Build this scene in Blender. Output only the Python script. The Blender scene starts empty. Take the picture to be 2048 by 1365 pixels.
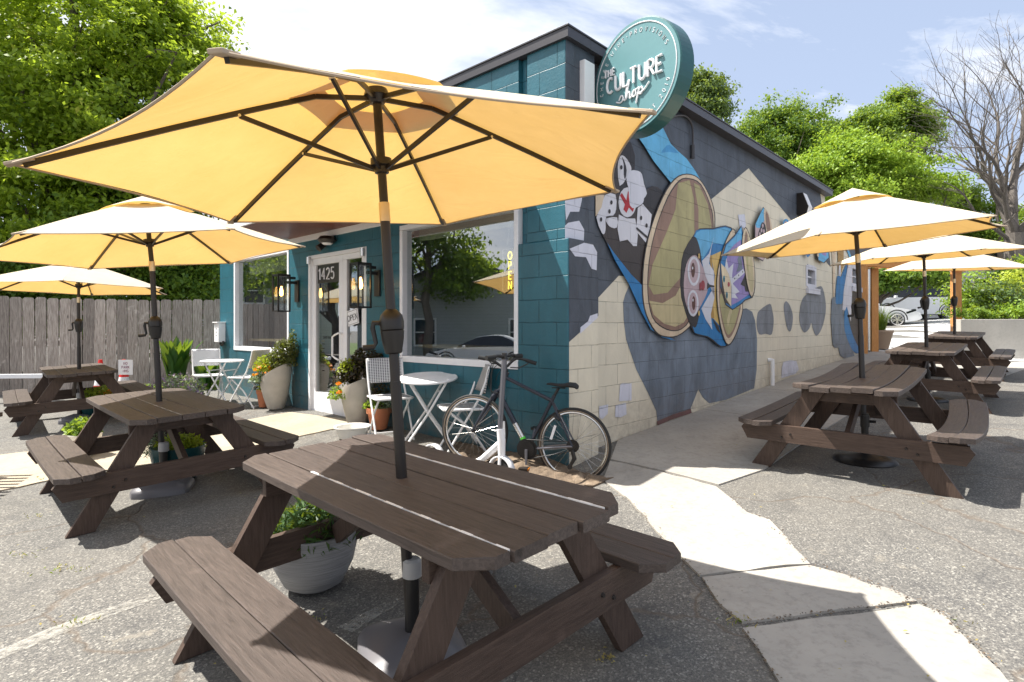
import bpy, bmesh, math, random
import numpy as np
from mathutils import Vector, Matrix, Euler
from mathutils.geometry import tessellate_polygon
random.seed(7); rng = np.random.default_rng(7)
scene = bpy.context.scene
COL = scene.collection
PI = math.pi
F = 1152.0; HY = 653.5; CZ = 1.44          # focal length in photo pixels, horizon row, eye height
def R(d): return math.radians(d)
# ---------------------------------------------------------------- layout
C0 = Vector((.502, 5.07, 0))                # street corner of the building
U = Vector((-.731, .6825, 0)).normalized()  # along the shop front, away from the corner
S = Vector((.6825, .731, 0)).normalized()   # along the mural wall, away from the corner
def frame(o, x, y, z=Vector((0, 0, 1))):
    m = Matrix.Identity(4)
    for i, v in enumerate((x, y, z)):
        m[0][i], m[1][i], m[2][i] = v.x, v.y, v.z
    m[0][3], m[1][3], m[2][3] = o[0], o[1], o[2]
    return m
FM = frame(C0, U, -S)                       # front frame: x = along front, y = out to the street
RO = .12
Q0 = C0 + U * RO
SM = frame(Q0, S, U)                        # side frame: x = along mural wall, -y = out to the walk
def sm(t): t = min(1, max(0, t)); return t * t * (3 - 2 * t)
def G(x, y):
    """height of the ground"""
    xc = max(-40, min(45, x)); yc = max(-25, min(60, y))
    z = .0266 * xc + .0325 * yc
    sx = (x - Q0.x) * S.x + (y - Q0.y) * S.y
    d = -((x - Q0.x) * U.x + (y - Q0.y) * U.y)
    k = .05 + .0125 * min(8, max(0, sx))
    z += k * sm(1 - abs(d) / 2.0) * sm((sx + .9) / .9)
    dx = x - C0.x; dy = y - C0.y
    uu = dx * U.x + dy * U.y; oo = -(dx * S.x + dy * S.y)
    z += .055 * sm(1 - abs(oo) / 1.3) * sm((uu - .9) / 1.4) * sm((10 - uu) / 2)
    e = math.hypot(x - .55, y - 4.85)
    z -= .05 * sm(1 - e / .75)
    z += .22 * sm((y - 15) / 15) * sm((x - 8) / 8)
    return z
def at(px, py, Y):                          # photo pixel at a depth -> point
    return Vector(((px - 1024) / F * Y, Y, CZ - (py - HY) / F * Y))
def gp(px, py, off=0):                      # photo pixel -> point on the ground
    a = (px - 1024) / F; b = (py - HY) / F
    Y = 5.0
    for _ in range(40):
        Y = Y + .6 * ((CZ - G(a * Y, Y)) / b - Y)
    return Vector((a * Y, Y, G(a * Y, Y) + off))
def fu(px):                                 # photo column -> x in the front frame
    r = (px - 1024) / F
    return (C0.x - r * C0.y) / (-U.x + r * U.y)
def fz(px, py):
    Y = C0.y + U.y * fu(px); return CZ - (py - HY) / F * Y
def sp(px, py, off=0.0):                    # photo pixel -> (x,z) in the side frame, plane off outwards
    o = Q0 - U * off
    r = (px - 1024) / F
    s = (r * o.y - o.x) / (S.x - S.y * r)
    return s, CZ - (py - HY) / F * (o.y + S.y * s)
# ---------------------------------------------------------------- objects
WM = {}
def link(o, frm, parent=None):
    COL.objects.link(o)
    if parent is not None:
        o.parent = parent
        o.matrix_basis = WM[parent.name].inverted() @ frm
    else:
        o.matrix_basis = frm
    WM[o.name] = frm.copy()
    return o
def tag(o, label=None, cat=None, group=None, kind=None):
    if label: o['label'] = label
    if cat: o['category'] = cat
    if group: o['group'] = group
    if kind: o['kind'] = kind
    return o
def thing(name, label, cat, frm=None, group=None):
    if frm is None: frm = Matrix.Identity(4)
    if isinstance(frm, (tuple, Vector)): frm = Matrix.Translation(Vector(frm))
    o = bpy.data.objects.new(name, None); o.empty_display_size = .1
    link(o, frm); return tag(o, label, cat, group)
def copy_tree(o, frm, parent=None):
    kids = list(o.children)
    c = o.copy()
    COL.objects.link(c)
    if parent is not None: c.parent = parent
    c.matrix_basis = frm if parent is None else o.matrix_basis
    WM[c.name] = frm.copy()
    for k in kids:
        copy_tree(k, frm @ k.matrix_basis, c)
    return c
class MB:
    """collects shapes of one part"""
    def __init__(s): s.v = []; s.f = []; s.m = []; s.M = Matrix.Identity(4); s.mi = 0
    def add(s, vs, fs, mi=None):
        b = len(s.v)
        for p in vs: s.v.append(tuple(s.M @ Vector(p)))
        for f in fs: s.f.append(tuple(i + b for i in f)); s.m.append(s.mi if mi is None else mi)
    def box(s, c, d, rot=None, mi=None):
        x, y, z = d[0] / 2, d[1] / 2, d[2] / 2
        vs = [Vector(p) for p in ((-x, -y, -z), (x, -y, -z), (x, y, -z), (-x, y, -z), (-x, -y, z), (x, -y, z), (x, y, z), (-x, y, z))]
        if rot is not None: vs = [rot @ p for p in vs]
        c = Vector(c)
        s.add([p + c for p in vs], [(0, 3, 2, 1), (4, 5, 6, 7), (0, 1, 5, 4), (1, 2, 6, 5), (2, 3, 7, 6), (3, 0, 4, 7)], mi)
    def bb(s, lo, hi, mi=None):
        s.box([(a + b) / 2 for a, b in zip(lo, hi)], [abs(b - a) for a, b in zip(lo, hi)], None, mi)
    def beam(s, p0, p1, w, h, up=(0, 0, 1), mi=None, b=0):
        """box from p0 to p1, w sideways, h along up"""
        p0 = Vector(p0); p1 = Vector(p1); d = p1 - p0; L = d.length
        if L < 1e-6: return
        x = d / L; up = Vector(up); y = up.cross(x)
        if y.length < 1e-4: y = Vector((1, 0, 0)).cross(x)
        y.normalize(); z = x.cross(y)
        m = Matrix((x, y, z)).transposed()
        s.box((p0 + p1) / 2, (L, w, h), m, mi)
    def tube(s, pts, r, n=8, mi=None, caps=True, closed=False):
        pts = [Vector(p) for p in pts]
        rs = r if isinstance(r, (list, tuple)) else [r] * len(pts)
        N = len(pts); vs = []; prev = None
        for i, p in enumerate(pts):
            if closed: t = pts[(i + 1) % N] - pts[i - 1]
            else: t = (pts[min(i + 1, N - 1)] - pts[max(i - 1, 0)])
            t = t.normalized() if t.length > 1e-9 else Vector((0, 0, 1))
            if prev is None:
                a = Vector((0, 0, 1)) if abs(t.z) < .9 else Vector((1, 0, 0))
                u = t.cross(a).normalized()
            else:
                u = prev - prev.dot(t) * t
                u = u.normalized() if u.length > 1e-6 else t.cross(Vector((.3, .5, .8))).normalized()
            prev = u; w = t.cross(u)
            for k in range(n):
                a = 2 * PI * k / n
                vs.append(p + (u * math.cos(a) + w * math.sin(a)) * rs[i])
        fs = []
        for i in range(N if closed else N - 1):
            j = (i + 1) % N
            for k in range(n):
                k2 = (k + 1) % n
                fs.append((i * n + k, i * n + k2, j * n + k2, j * n + k))
        if caps and not closed:
            fs.append(tuple(range(n - 1, -1, -1))); fs.append(tuple((N - 1) * n + k for k in range(n)))
        s.add(vs, fs, mi)
    def cyl(s, c, r, h, n=24, r2=None, mi=None):
        c = Vector(c); s.tube([c, c + Vector((0, 0, h))], [r, r if r2 is None else r2], n, mi)
    def lathe(s, prof, c=(0, 0, 0), n=32, mi=None, shear=None):
        c = Vector(c); vs = []; fs = []
        for (r, z) in prof:
            for k in range(n):
                a = 2 * PI * k / n; p = Vector((r * math.cos(a), r * math.sin(a), z))
                if shear: p.z += shear(p)
                vs.append(c + p)
        m = len(prof)
        for i in range(m - 1):
            for k in range(n):
                k2 = (k + 1) % n
                fs.append((i * n + k, i * n + k2, (i + 1) * n + k2, (i + 1) * n + k))
        s.add(vs, fs, mi)
    def prism(s, poly, fn, d, mi=None, side=True):
        """poly: 2D list, fn(x,y,depth)->3D; thickness d"""
        a = 0
        for i in range(len(poly)):
            x1, y1 = poly[i][0], poly[i][1]; x2, y2 = poly[(i + 1) % len(poly)][0], poly[(i + 1) % len(poly)][1]
            a += x1 * y2 - x2 * y1
        if a < 0: poly = poly[::-1]
        n = len(poly)
        tri = tessellate_polygon([[Vector((p[0], p[1], 0)) for p in poly]])
        vs = [fn(p[0], p[1], 0) for p in poly] + [fn(p[0], p[1], d) for p in poly]
        fs = []
        for t in tri:
            t = list(t)
            v = [Vector((poly[i][0], poly[i][1])) for i in t]
            if (v[1] - v[0]).x * (v[2] - v[0]).y - (v[1] - v[0]).y * (v[2] - v[0]).x < 0: t.reverse()
            if side: fs.append(tuple(t[::-1]))
            fs.append(tuple(i + n for i in t))
        if side:
            for i in range(n):
                j = (i + 1) % n; fs.append((i, j, j + n, i + n))
        s.add(vs, fs, mi)
    def build(s, name, mats, parent=None, frm=None, smooth=False, world=False, bevel=0, angle=35, label=None):
        """vertices are in frm space (or world space when world=True)"""
        if frm is None: frm = WM[parent.name] if parent is not None else Matrix.Identity(4)
        vs = np.array(s.v, dtype=float).reshape(-1, 3)
        if world:
            inv = np.array(frm.inverted()); vs = vs @ inv[:3, :3].T + inv[:3, 3]
        me = bpy.data.meshes.new(name)
        me.from_pydata(vs.tolist(), [], s.f)
        if not isinstance(mats, (list, tuple)): mats = [mats]
        for m in mats: me.materials.append(m)
        if max(s.m, default=0) > 0: me.polygons.foreach_set('material_index', s.m)
        if smooth:
            me.polygons.foreach_set('use_smooth', [True] * len(me.polygons))
            try: me.set_sharp_from_angle(angle=R(angle))
            except Exception: pass
        me.update()
        o = bpy.data.objects.new(name, me); link(o, frm, parent)
        if bevel:
            b = o.modifiers.new('Bevel', 'BEVEL'); b.width = bevel; b.segments = 2; b.limit_method = 'ANGLE'; b.angle_limit = R(40)
        if label: o['label'] = label
        return o
def structure(o): o['kind'] = 'structure'; return o
def crom(pts, k=6, closed=True):
    """smooth closed curve through points"""
    n = len(pts); out = []
    for i in range(n if closed else n - 1):
        if closed: p0, p1, p2, p3 = pts[i - 1], pts[i], pts[(i + 1) % n], pts[(i + 2) % n]
        else: p0, p1, p2, p3 = pts[max(i - 1, 0)], pts[i], pts[i + 1], pts[min(i + 2, n - 1)]
        for j in range(k):
            t = j / k
            out.append(tuple(.5 * (2 * b + (c - a) * t + (2 * a - 5 * b + 4 * c - d) * t * t + (3 * b - a - 3 * c + d) * t ** 3)
                             for a, b, c, d in zip(p0, p1, p2, p3)))
    if not closed: out.append(tuple(pts[-1]))
    return out
# ---------------------------------------------------------------- materials
def newmat(name):
    m = bpy.data.materials.new(name); m.use_nodes = True
    nt = m.node_tree; nt.nodes.clear()
    out = nt.nodes.new('ShaderNodeOutputMaterial')
    return m, nt, out
def N(nt, t, **kw):
    n = nt.nodes.new(t)
    for k, v in kw.items():
        if k in n.inputs: n.inputs[k].default_value = v
        else: setattr(n, k, v)
    return n
def L(nt, a, b): nt.links.new(a, b)
def c4(c): return (c[0], c[1], c[2], 1)
def ramp(nt, fac, stops):
    r = nt.nodes.new('ShaderNodeValToRGB'); e = r.color_ramp.elements
    while len(e) < len(stops): e.new(.5)
    for k, (p, c) in enumerate(stops):
        e[k].position = p; e[k].color = c4(c) if len(c) == 3 else c
    L(nt, fac, r.inputs[0]); return r.outputs[0]
def mixc(nt, f, a, b, mode='MIX'):
    m = nt.nodes.new('ShaderNodeMix'); m.data_type = 'RGBA'; m.blend_type = mode
    for s_, v in ((m.inputs[0], f), (m.inputs[6], a), (m.inputs[7], b)):
        if hasattr(v, 'is_linked') or isinstance(v, bpy.types.NodeSocket): L(nt, v, s_)
        elif isinstance(v, (int, float)): s_.default_value = v
        else: s_.default_value = c4(v)
    return m.outputs[2]
def math_(nt, op, a, b=None, clamp=False):
    m = nt.nodes.new('ShaderNodeMath'); m.operation = op; m.use_clamp = clamp
    for i, v in enumerate((a, b)):
        if v is None: continue
        if isinstance(v, bpy.types.NodeSocket): L(nt, v, m.inputs[i])
        else: m.inputs[i].default_value = v
    return m.outputs[0]
def noise(nt, vec, scale, detail=4, rough=.55, dist=0):
    n = N(nt, 'ShaderNodeTexNoise'); n.inputs['Scale'].default_value = scale
    n.inputs['Detail'].default_value = detail; n.inputs['Roughness'].default_value = rough; n.inputs['Distortion'].default_value = dist
    if vec is not None: L(nt, vec, n.inputs['Vector'])
    return n.outputs[0]
def coords(nt, sc=(1, 1, 1), kind='Object'):
    t = nt.nodes.new('ShaderNodeTexCoord')
    m = nt.nodes.new('ShaderNodeMapping'); m.inputs['Scale'].default_value = sc
    L(nt, t.outputs[kind], m.inputs[0]); return m.outputs[0]
def principled(nt, out, col, rough=.6, metal=0, bump=None, bs=.3, bd=.01, spec=.5, **kw):
    b = nt.nodes.new('ShaderNodeBsdfPrincipled')
    if isinstance(col, bpy.types.NodeSocket): L(nt, col, b.inputs['Base Color'])
    else: b.inputs['Base Color'].default_value = c4(col)
    if isinstance(rough, bpy.types.NodeSocket): L(nt, rough, b.inputs['Roughness'])
    else: b.inputs['Roughness'].default_value = rough
    b.inputs['Metallic'].default_value = metal; b.inputs['Specular IOR Level'].default_value = spec
    for k, v in kw.items(): b.inputs[k].default_value = v
    if bump is not None:
        bn = nt.nodes.new('ShaderNodeBump'); bn.inputs['Strength'].default_value = bs; bn.inputs['Distance'].default_value = bd
        L(nt, bump, bn.inputs['Height']); L(nt, bn.outputs[0], b.inputs['Normal'])
    if out is not None: L(nt, b.outputs[0], out.inputs[0])
    return b
def plain(name, col, rough=.5, metal=0, var=.12, scale=6, bs=.05, spec=.5, sc=(1, 1, 1), **kw):
    m, nt, out = newmat(name)
    v = coords(nt, sc); n = noise(nt, v, scale, 5)
    a = tuple(min(1, x * (1 - var)) for x in col); b = tuple(min(1, x * (1 + var)) for x in col)
    c = mixc(nt, n, a, b)
    principled(nt, out, c, rough, metal, n, bs, .004, spec, **kw); return m
MT = {}
def wood(name, c1, c2, sc, rough=.62, knots=True):
    m, nt, out = newmat(name)
    v = coords(nt, sc)
    isl = nt.nodes.new('ShaderNodeNewGeometry').outputs['Random Per Island']
    off = nt.nodes.new('ShaderNodeVectorMath'); off.operation = 'ADD'
    cx = nt.nodes.new('ShaderNodeCombineXYZ')
    k = math_(nt, 'MULTIPLY', isl, 37.0)
    for i in range(3): L(nt, k, cx.inputs[i])
    L(nt, v, off.inputs[0]); L(nt, cx.outputs[0], off.inputs[1]); v = off.outputs[0]
    g = noise(nt, v, 9, 6, .65, .6)
    fine = noise(nt, v, 60, 3, .6)
    col = mixc(nt, ramp(nt, g, [(.3, (0, 0, 0)), (.7, (1, 1, 1))]), c1, c2)
    tint = math_(nt, 'ADD', math_(nt, 'MULTIPLY', isl, .6 if 'grey' in name else .34), .7 if 'grey' in name else .83)
    mul = nt.nodes.new('ShaderNodeVectorMath'); mul.operation = 'SCALE'
    L(nt, col, mul.inputs[0]); L(nt, tint, mul.inputs['Scale'])
    v2 = coords(nt, (1, 1, 1)); blot = noise(nt, v2, 5, 4, .6)
    worn = ramp(nt, blot, [(.62, (0, 0, 0)), (.75, (1, 1, 1))])
    col = mixc(nt, math_(nt, 'MULTIPLY', worn, .35), mul.outputs[0], tuple(min(1, x * 1.7) for x in c2))
    # knots, dark splits and scuffs
    kv = nt.nodes.new('ShaderNodeTexVoronoi'); kv.inputs['Scale'].default_value = 1.1; kv.inputs['Randomness'].default_value = 1
    km = nt.nodes.new('ShaderNodeVectorMath'); km.operation = 'MULTIPLY'; L(nt, v, km.inputs[0]); km.inputs[1].default_value = tuple(2.6 if s_ < 2 else .42 for s_ in sc); L(nt, km.outputs[0], kv.inputs['Vector'])
    kn = ramp(nt, kv.outputs['Distance'], [(.03, (1, 1, 1)), (.085, (0, 0, 0))])
    col = mixc(nt, math_(nt, 'MULTIPLY', kn, .75), col, tuple(x * .35 for x in c1))
    spl = ramp(nt, noise(nt, v, 3.3, 3, .5, .3), [(.0, (0, 0, 0)), (.495, (0, 0, 0)), (.5, (1, 1, 1)), (.507, (0, 0, 0))])
    col = mixc(nt, math_(nt, 'MULTIPLY', spl, .22), col, tuple(x * .4 for x in c1))
    h = math_(nt, 'SUBTRACT', math_(nt, 'ADD', g, math_(nt, 'MULTIPLY', fine, .5)), math_(nt, 'MULTIPLY', math_(nt, 'MULTIPLY', kn, 1.0), .6))
    principled(nt, out, col, rough, 0, h, .5, .004, .35); return m
MT['table_x'] = wood('brown_stained_wood', (.047, .036, .031), (.108, .084, .073), (.7, 9, 9), .5)
MT['table_z'] = wood('brown_stained_wood_upright', (.045, .028, .021), (.09, .06, .046), (9, 9, .8), .55)
MT['table_y'] = wood('brown_stained_wood_cross', (.045, .028, .021), (.09, .06, .046), (9, .7, 9), .55)
MT['fence'] = wood('weathered_grey_wood', (.12, .09, .073), (.56, .49, .43), (12, 12, .55), .85)
MT['cedar'] = wood('orange_cedar', (.42, .18, .05), (.62, .30, .10), (9, 9, .8), .6)
MT['soffit'] = wood('red_brown_soffit', (.12, .035, .018), (.2, .062, .03), (8, .6, 8), .35)
MT['shelf'] = wood('pale_wood', (.45, .32, .18), (.6, .45, .28), (.8, 9, 9), .5)
MT['bark'] = wood('tree_bark', (.07, .055, .045), (.2, .165, .14), (7, 7, 1.2), .9)
MT['deadbark'] = wood('pale_dead_bark', (.07, .06, .052), (.20, .175, .155), (7, 7, 1.2), .9)

def block(name, col, var=.1, rough=.55, mortar=.72, gloss=.4, bs=.6, wide=.418, offx=0, stain=True):
    """painted concrete block: joints follow object x and z"""
    m, nt, out = newmat(name)
    tc = nt.nodes.new('ShaderNodeTexCoord'); sep = nt.nodes.new('ShaderNodeSeparateXYZ'); L(nt, tc.outputs['Object'], sep.inputs[0])
    cb = nt.nodes.new('ShaderNodeCombineXYZ')
    wob = noise(nt, tc.outputs['Object'], 3.0, 3)
    wz = math_(nt, 'ADD', sep.outputs[2], math_(nt, 'MULTIPLY', math_(nt, 'SUBTRACT', wob, .5), .02))
    L(nt, math_(nt, 'ADD', sep.outputs[0], offx + 40), cb.inputs[0]); L(nt, math_(nt, 'ADD', wz, -1.476 + .209 * 40), cb.inputs[1])
    br = nt.nodes.new('ShaderNodeTexBrick'); L(nt, cb.outputs[0], br.inputs[0])
    br.inputs['Scale'].default_value = 1; br.inputs['Brick Width'].default_value = wide; br.inputs['Row Height'].default_value = .209
    br.inputs['Mortar Size'].default_value = .0045; br.inputs['Mortar Smooth'].default_value = .6
    br.inputs['Color1'].default_value = (1, 1, 1, 1); br.inputs['Color2'].default_value = (.86, .86, .86, 1)
    br.inputs['Mortar'].default_value = (.5, .5, .5, 1); br.offset = .5
    n1 = noise(nt, tc.outputs['Object'], 2.2, 5, .6); n2 = noise(nt, tc.outputs['Object'], 34, 5, .7)
    a = tuple(x * (1 - var) for x in col); b = tuple(min(1, x * (1 + var)) for x in col)
    mpb = nt.nodes.new('ShaderNodeMapping'); mpb.inputs['Scale'].default_value = (1.0, 1, .45); L(nt, tc.outputs['Object'], mpb.inputs[0])
    n1 = ramp(nt, noise(nt, mpb.outputs[0], 3.4, 6, .68, .6), [(.32, (0, 0, 0)), (.68, (1, 1, 1))])
    c = mixc(nt, n1, a, b)
    c = mixc(nt, .28, c, br.outputs[0], 'MULTIPLY')
    crk = ramp(nt, noise(nt, tc.outputs['Object'], 5.5, 4, .7), [(.44, (0, 0, 0)), (.62, (1, 1, 1))])
    mf = math_(nt, 'MULTIPLY', br.outputs['Fac'], crk)
    c = mixc(nt, math_(nt, 'MULTIPLY', mf, .75), c, tuple(x * .38 for x in col))
    if stain:
        mp = nt.nodes.new('ShaderNodeMapping'); mp.inputs['Scale'].default_value = (5, 5, .45); L(nt, tc.outputs['Object'], mp.inputs[0])
        st = ramp(nt, noise(nt, mp.outputs[0], 1.6, 4, .6), [(.5, (0, 0, 0)), (.75, (1, 1, 1))])
        c = mixc(nt, math_(nt, 'MULTIPLY', st, .16), c, tuple(x * .6 for x in col))
        zr_ = math_(nt, 'SUBTRACT', sep.outputs[2], math_(nt, 'MULTIPLY', sep.outputs[0], .05))
        gr = math_(nt, 'MULTIPLY', math_(nt, 'SUBTRACT', 1.0, math_(nt, 'DIVIDE', math_(nt, 'SUBTRACT', zr_, .2), .55), True), ramp(nt, noise(nt, tc.outputs['Object'], 7, 6, .75), [(.35, (0, 0, 0)), (.6, (1, 1, 1))]), True)
        c = mixc(nt, math_(nt, 'MULTIPLY', gr, .42), c, (.16, .12, .09))
        chip = ramp(nt, noise(nt, tc.outputs['Object'], 13, 5, .8), [(.66, (0, 0, 0)), (.70, (1, 1, 1))])
        c = mixc(nt, math_(nt, 'MULTIPLY', chip, .35), c, tuple(min(1, x * 1.35 + .03) for x in col))
    h = math_(nt, 'SUBTRACT', math_(nt, 'MULTIPLY', n2, .32), math_(nt, 'MULTIPLY', br.outputs['Fac'], 1.0))
    principled(nt, out, c, rough, 0, h, bs, .011, gloss); return m
TEAL = (.020, .112, .152)
MT['teal'] = block('teal_block_paint', TEAL, .14, .38, gloss=.5, bs=.9)
CREAM = (.69, .635, .51)
MT['cream'] = block('cream_block_paint', CREAM, .07)
def steel(name, c, r=.35, m=0): MT[name] = plain(name, c, r, m, .06, 12, .02)
steel('black_metal', (.012, .011, .011), .38)
steel('bronze_metal', (.019, .015, .013), .35)
steel('dark_coping', (.045, .043, .05), .4)
steel('white_paint', (.78, .78, .8), .35)
steel('white_metal', (.82, .82, .82), .35)
steel('silver', (.6, .58, .55), .25, 1)
steel('brass_sleeve', (.62, .5, .32), .28, 1)
steel('grey_plastic', (.135, .13, .14), .42)
steel('pale_plastic', (.4, .39, .38), .4)
steel('black_rubber', (.015, .015, .015), .75)
steel('tan_rubber', (.24, .19, .14), .8)
steel('frame_blue', (.030, .034, .048), .28, .3)
steel('frame_grey', (.16, .16, .18), .3, .4)
steel('green_paint', (.1, .6, .05), .4)
steel('orange_plastic', (.8, .25, .02), .4)
steel('red_plastic', (.72, .02, .015), .4)
steel('sign_teal', (.115, .255, .275), .4)
steel('sign_teal_rim', (.010, .085, .09), .35)
steel('terracotta', (.42, .15, .07), .8)
steel('ceramic_white', (.75, .74, .7), .25)
steel('pot_teal', (.006, .05, .055), .25)
steel('pot_black', (.02, .02, .025), .35)
steel('shingle_dark', (.05, .05, .055), .9)
steel('car_white', (.72, .73, .75), .2)
steel('car_glass', (.012, .014, .017), .06)
steel('tyre', (.014, .014, .014), .8)
steel('soil', (.05, .035, .025), .95)
MT['planter'] = plain('cast_stone_planter', (.42, .39, .34), .8, 0, .25, 7, .35)
MT['interior'] = plain('dim_interior_wall', (.30, .31, .36), .9)
MT['floor_in'] = plain('interior_floor', (.12, .1, .085), .6)
MT['blind'] = plain('cream_blind', (.62, .58, .42), .8)
MT['grass_card'] = None
def lap(name, c, step=.18):
    m, nt, out = newmat(name); tc = nt.nodes.new('ShaderNodeTexCoord'); sep = nt.nodes.new('ShaderNodeSeparateXYZ')
    L(nt, tc.outputs['Object'], sep.inputs[0])
    fr = math_(nt, 'FRACT', math_(nt, 'DIVIDE', sep.outputs[2], step))
    line = ramp(nt, fr, [(0, (0, 0, 0)), (.12, (1, 1, 1))])
    col = mixc(nt, line, tuple(x * .45 for x in c), c)
    col = mixc(nt, math_(nt, 'MULTIPLY', noise(nt, tc.outputs['Object'], 3), .3), col, tuple(x * .8 for x in c))
    principled(nt, out, col, .7, 0, fr, .5, .02); return m
MT['lap_grey'] = lap('grey_lap_siding', (.40, .42, .43))
MT['lap_white'] = lap('white_lap_siding', (.55, .56, .55))
MT['lap_dark'] = lap('dark_grey_lap_siding', (.12, .13, .14))
def fabric():
    m, nt, out = newmat('cream_umbrella_canvas')
    v = coords(nt); n = noise(nt, v, 2.5, 3); w = noise(nt, v, 400, 2)
    d = nt.nodes.new('ShaderNodeBsdfDiffuse'); t = nt.nodes.new('ShaderNodeBsdfTranslucent')
    n = ramp(nt, noise(nt, v, 1.7, 5, .65), [(.3, (0, 0, 0)), (.7, (1, 1, 1))])
    L(nt, mixc(nt, n, (.74, .65, .49), (.84, .76, .60)), d.inputs[0]); L(nt, mixc(nt, n, (.58, .33, .072), (.67, .385, .096)), t.inputs[0])
    bn = nt.nodes.new('ShaderNodeBump'); bn.inputs['Strength'].default_value = .55; bn.inputs['Distance'].default_value = .02
    wr = noise(nt, coords(nt, (1.6, 4.5, 3)), 1.8, 4, .5, 1.2)
    L(nt, math_(nt, 'ADD', math_(nt, 'MULTIPLY', w, .03), wr), bn.inputs['Height']); L(nt, bn.outputs[0], d.inputs['Normal']); L(nt, bn.outputs[0], t.inputs['Normal'])
    mx = nt.nodes.new('ShaderNodeMixShader'); mx.inputs[0].default_value = .40
    L(nt, d.outputs[0], mx.inputs[1]); L(nt, t.outputs[0], mx.inputs[2]); L(nt, mx.outputs[0], out.inputs[0]); return m
MT['canvas'] = fabric()
MT['hem'] = plain('tan_hem_binding', (.42, .33, .24), .8)
def leafmat(name, c1, c2, c3=None, tr=.35, rough=.5):
    m, nt, out = newmat(name)
    isl = nt.nodes.new('ShaderNodeNewGeometry').outputs['Random Per Island']
    big = noise(nt, coords(nt), .8, 4, .6)
    st = [(0, c1), (.5, tuple((a + b) / 2 for a, b in zip(c1, c2))), (1, c2)]
    if c3: st = [(0, c1), (.45, c2), (.9, c2), (1, c3)]
    f = math_(nt, 'ADD', math_(nt, 'MULTIPLY', isl, .7), math_(nt, 'MULTIPLY', math_(nt, 'SUBTRACT', big, .40), 1.7), True)
    col = ramp(nt, f, st)
    b = principled(nt, None, col, rough, 0, spec=.35)
    t = nt.nodes.new('ShaderNodeBsdfTranslucent')
    L(nt, mixc(nt, .55, col, (.5, .62, .04)), t.inputs[0])
    mx = nt.nodes.new('ShaderNodeMixShader'); mx.inputs[0].default_value = tr
    L(nt, b.outputs[0], mx.inputs[1]); L(nt, t.outputs[0], mx.inputs[2]); L(nt, mx.outputs[0], out.inputs[0]); return m
MT['leaf_maple'] = leafmat('maple_leaves', (.06, .13, .012), (.27, .38, .03), (.55, .56, .10), .52)
MT['leaf_dark'] = leafmat('dark_leaves', (.03, .08, .014), (.13, .24, .035), None, .42)
MT['leaf_mid'] = leafmat('mid_green_leaves', (.045, .11, .018), (.20, .31, .045), None, .46)
MT['leaf_blade'] = leafmat('narrow_green_blades', (.02, .06, .015), (.07, .14, .04), None, .2)
MT['leaf_bright'] = leafmat('bright_green_leaves', (.10, .20, .02), (.26, .40, .045), (.38, .48, .09), .42)
MT['leaf_pine'] = leafmat('blue_green_leaves', (.045, .085, .03), (.12, .19, .06), None, .32)
MT['leaf_hosta'] = leafmat('broad_leaves', (.02, .08, .015), (.06, .17, .03), None, .28, .35)
MT['leaf_coleus'] = leafmat('dark_mottled_leaves', (.03, .02, .015), (.10, .11, .03), (.25, .22, .07), .2)
MT['leaf_wine'] = leafmat('glossy_wine_leaves', (.015, .012, .010), (.05, .035, .025), (.25, .25, .25), .12, .22)
MT['leaf_lime'] = leafmat('lime_leaves', (.25, .33, .03), (.45, .5, .05), None, .4)
MT['leaf_silver'] = leafmat('silver_green_leaves', (.14, .2, .14), (.32, .4, .3), None, .25)
MT['leaf_purple'] = leafmat('purple_petals', (.25, .13, .32), (.5, .38, .6), None, .3)
MT['leaf_orange'] = leafmat('orange_petals', (.8, .12, .01), (.95, .35, .02), None, .3)
MT['leaf_dry'] = leafmat('dry_grass', (.28, .22, .08), (.45, .36, .14), None, .3)
def glassmat(name, tint, refl=.3, rough=.0):
    m, nt, out = newmat(name)
    t = nt.nodes.new('ShaderNodeBsdfTransparent'); t.inputs[0].default_value = c4(tint)
    g = nt.nodes.new('ShaderNodeBsdfGlossy'); g.inputs['Roughness'].default_value = rough; g.inputs[0].default_value = (.95, .98, 1, 1)
    lw = nt.nodes.new('ShaderNodeFresnel'); lw.inputs[0].default_value = 1.5
    gb = nt.nodes.new('ShaderNodeNewGeometry')
    f = math_(nt, 'MULTIPLY', math_(nt, 'ADD', lw.outputs[0], refl, True), math_(nt, 'SUBTRACT', 1.0, gb.outputs['Backfacing']))
    mx = nt.nodes.new('ShaderNodeMixShader'); L(nt, f, mx.inputs[0]); L(nt, t.outputs[0], mx.inputs[1]); L(nt, g.outputs[0], mx.inputs[2])
    L(nt, mx.outputs[0], out.inputs[0]); return m
MT['glass'] = glassmat('shop_window_glass', (.80, .84, .84), .30)
MT['glass_clear'] = glassmat('clear_glass', (.93, .95, .95), .04)
def emit(name, c, s):
    m, nt, out = newmat(name); e = nt.nodes.new('ShaderNodeEmission'); e.inputs[0].default_value = c4(c); e.inputs[1].default_value = s
    L(nt, e.outputs[0], out.inputs[0]); return m
MT['bulb'] = emit('glowing_filament_bulb', (1, .5, .12), 6)
MT['neon'] = emit('yellow_neon', (1, .72, .05), 1.9)
MT['lamp_white'] = emit('white_lamp_lens', (.9, .95, 1), .8)
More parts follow.
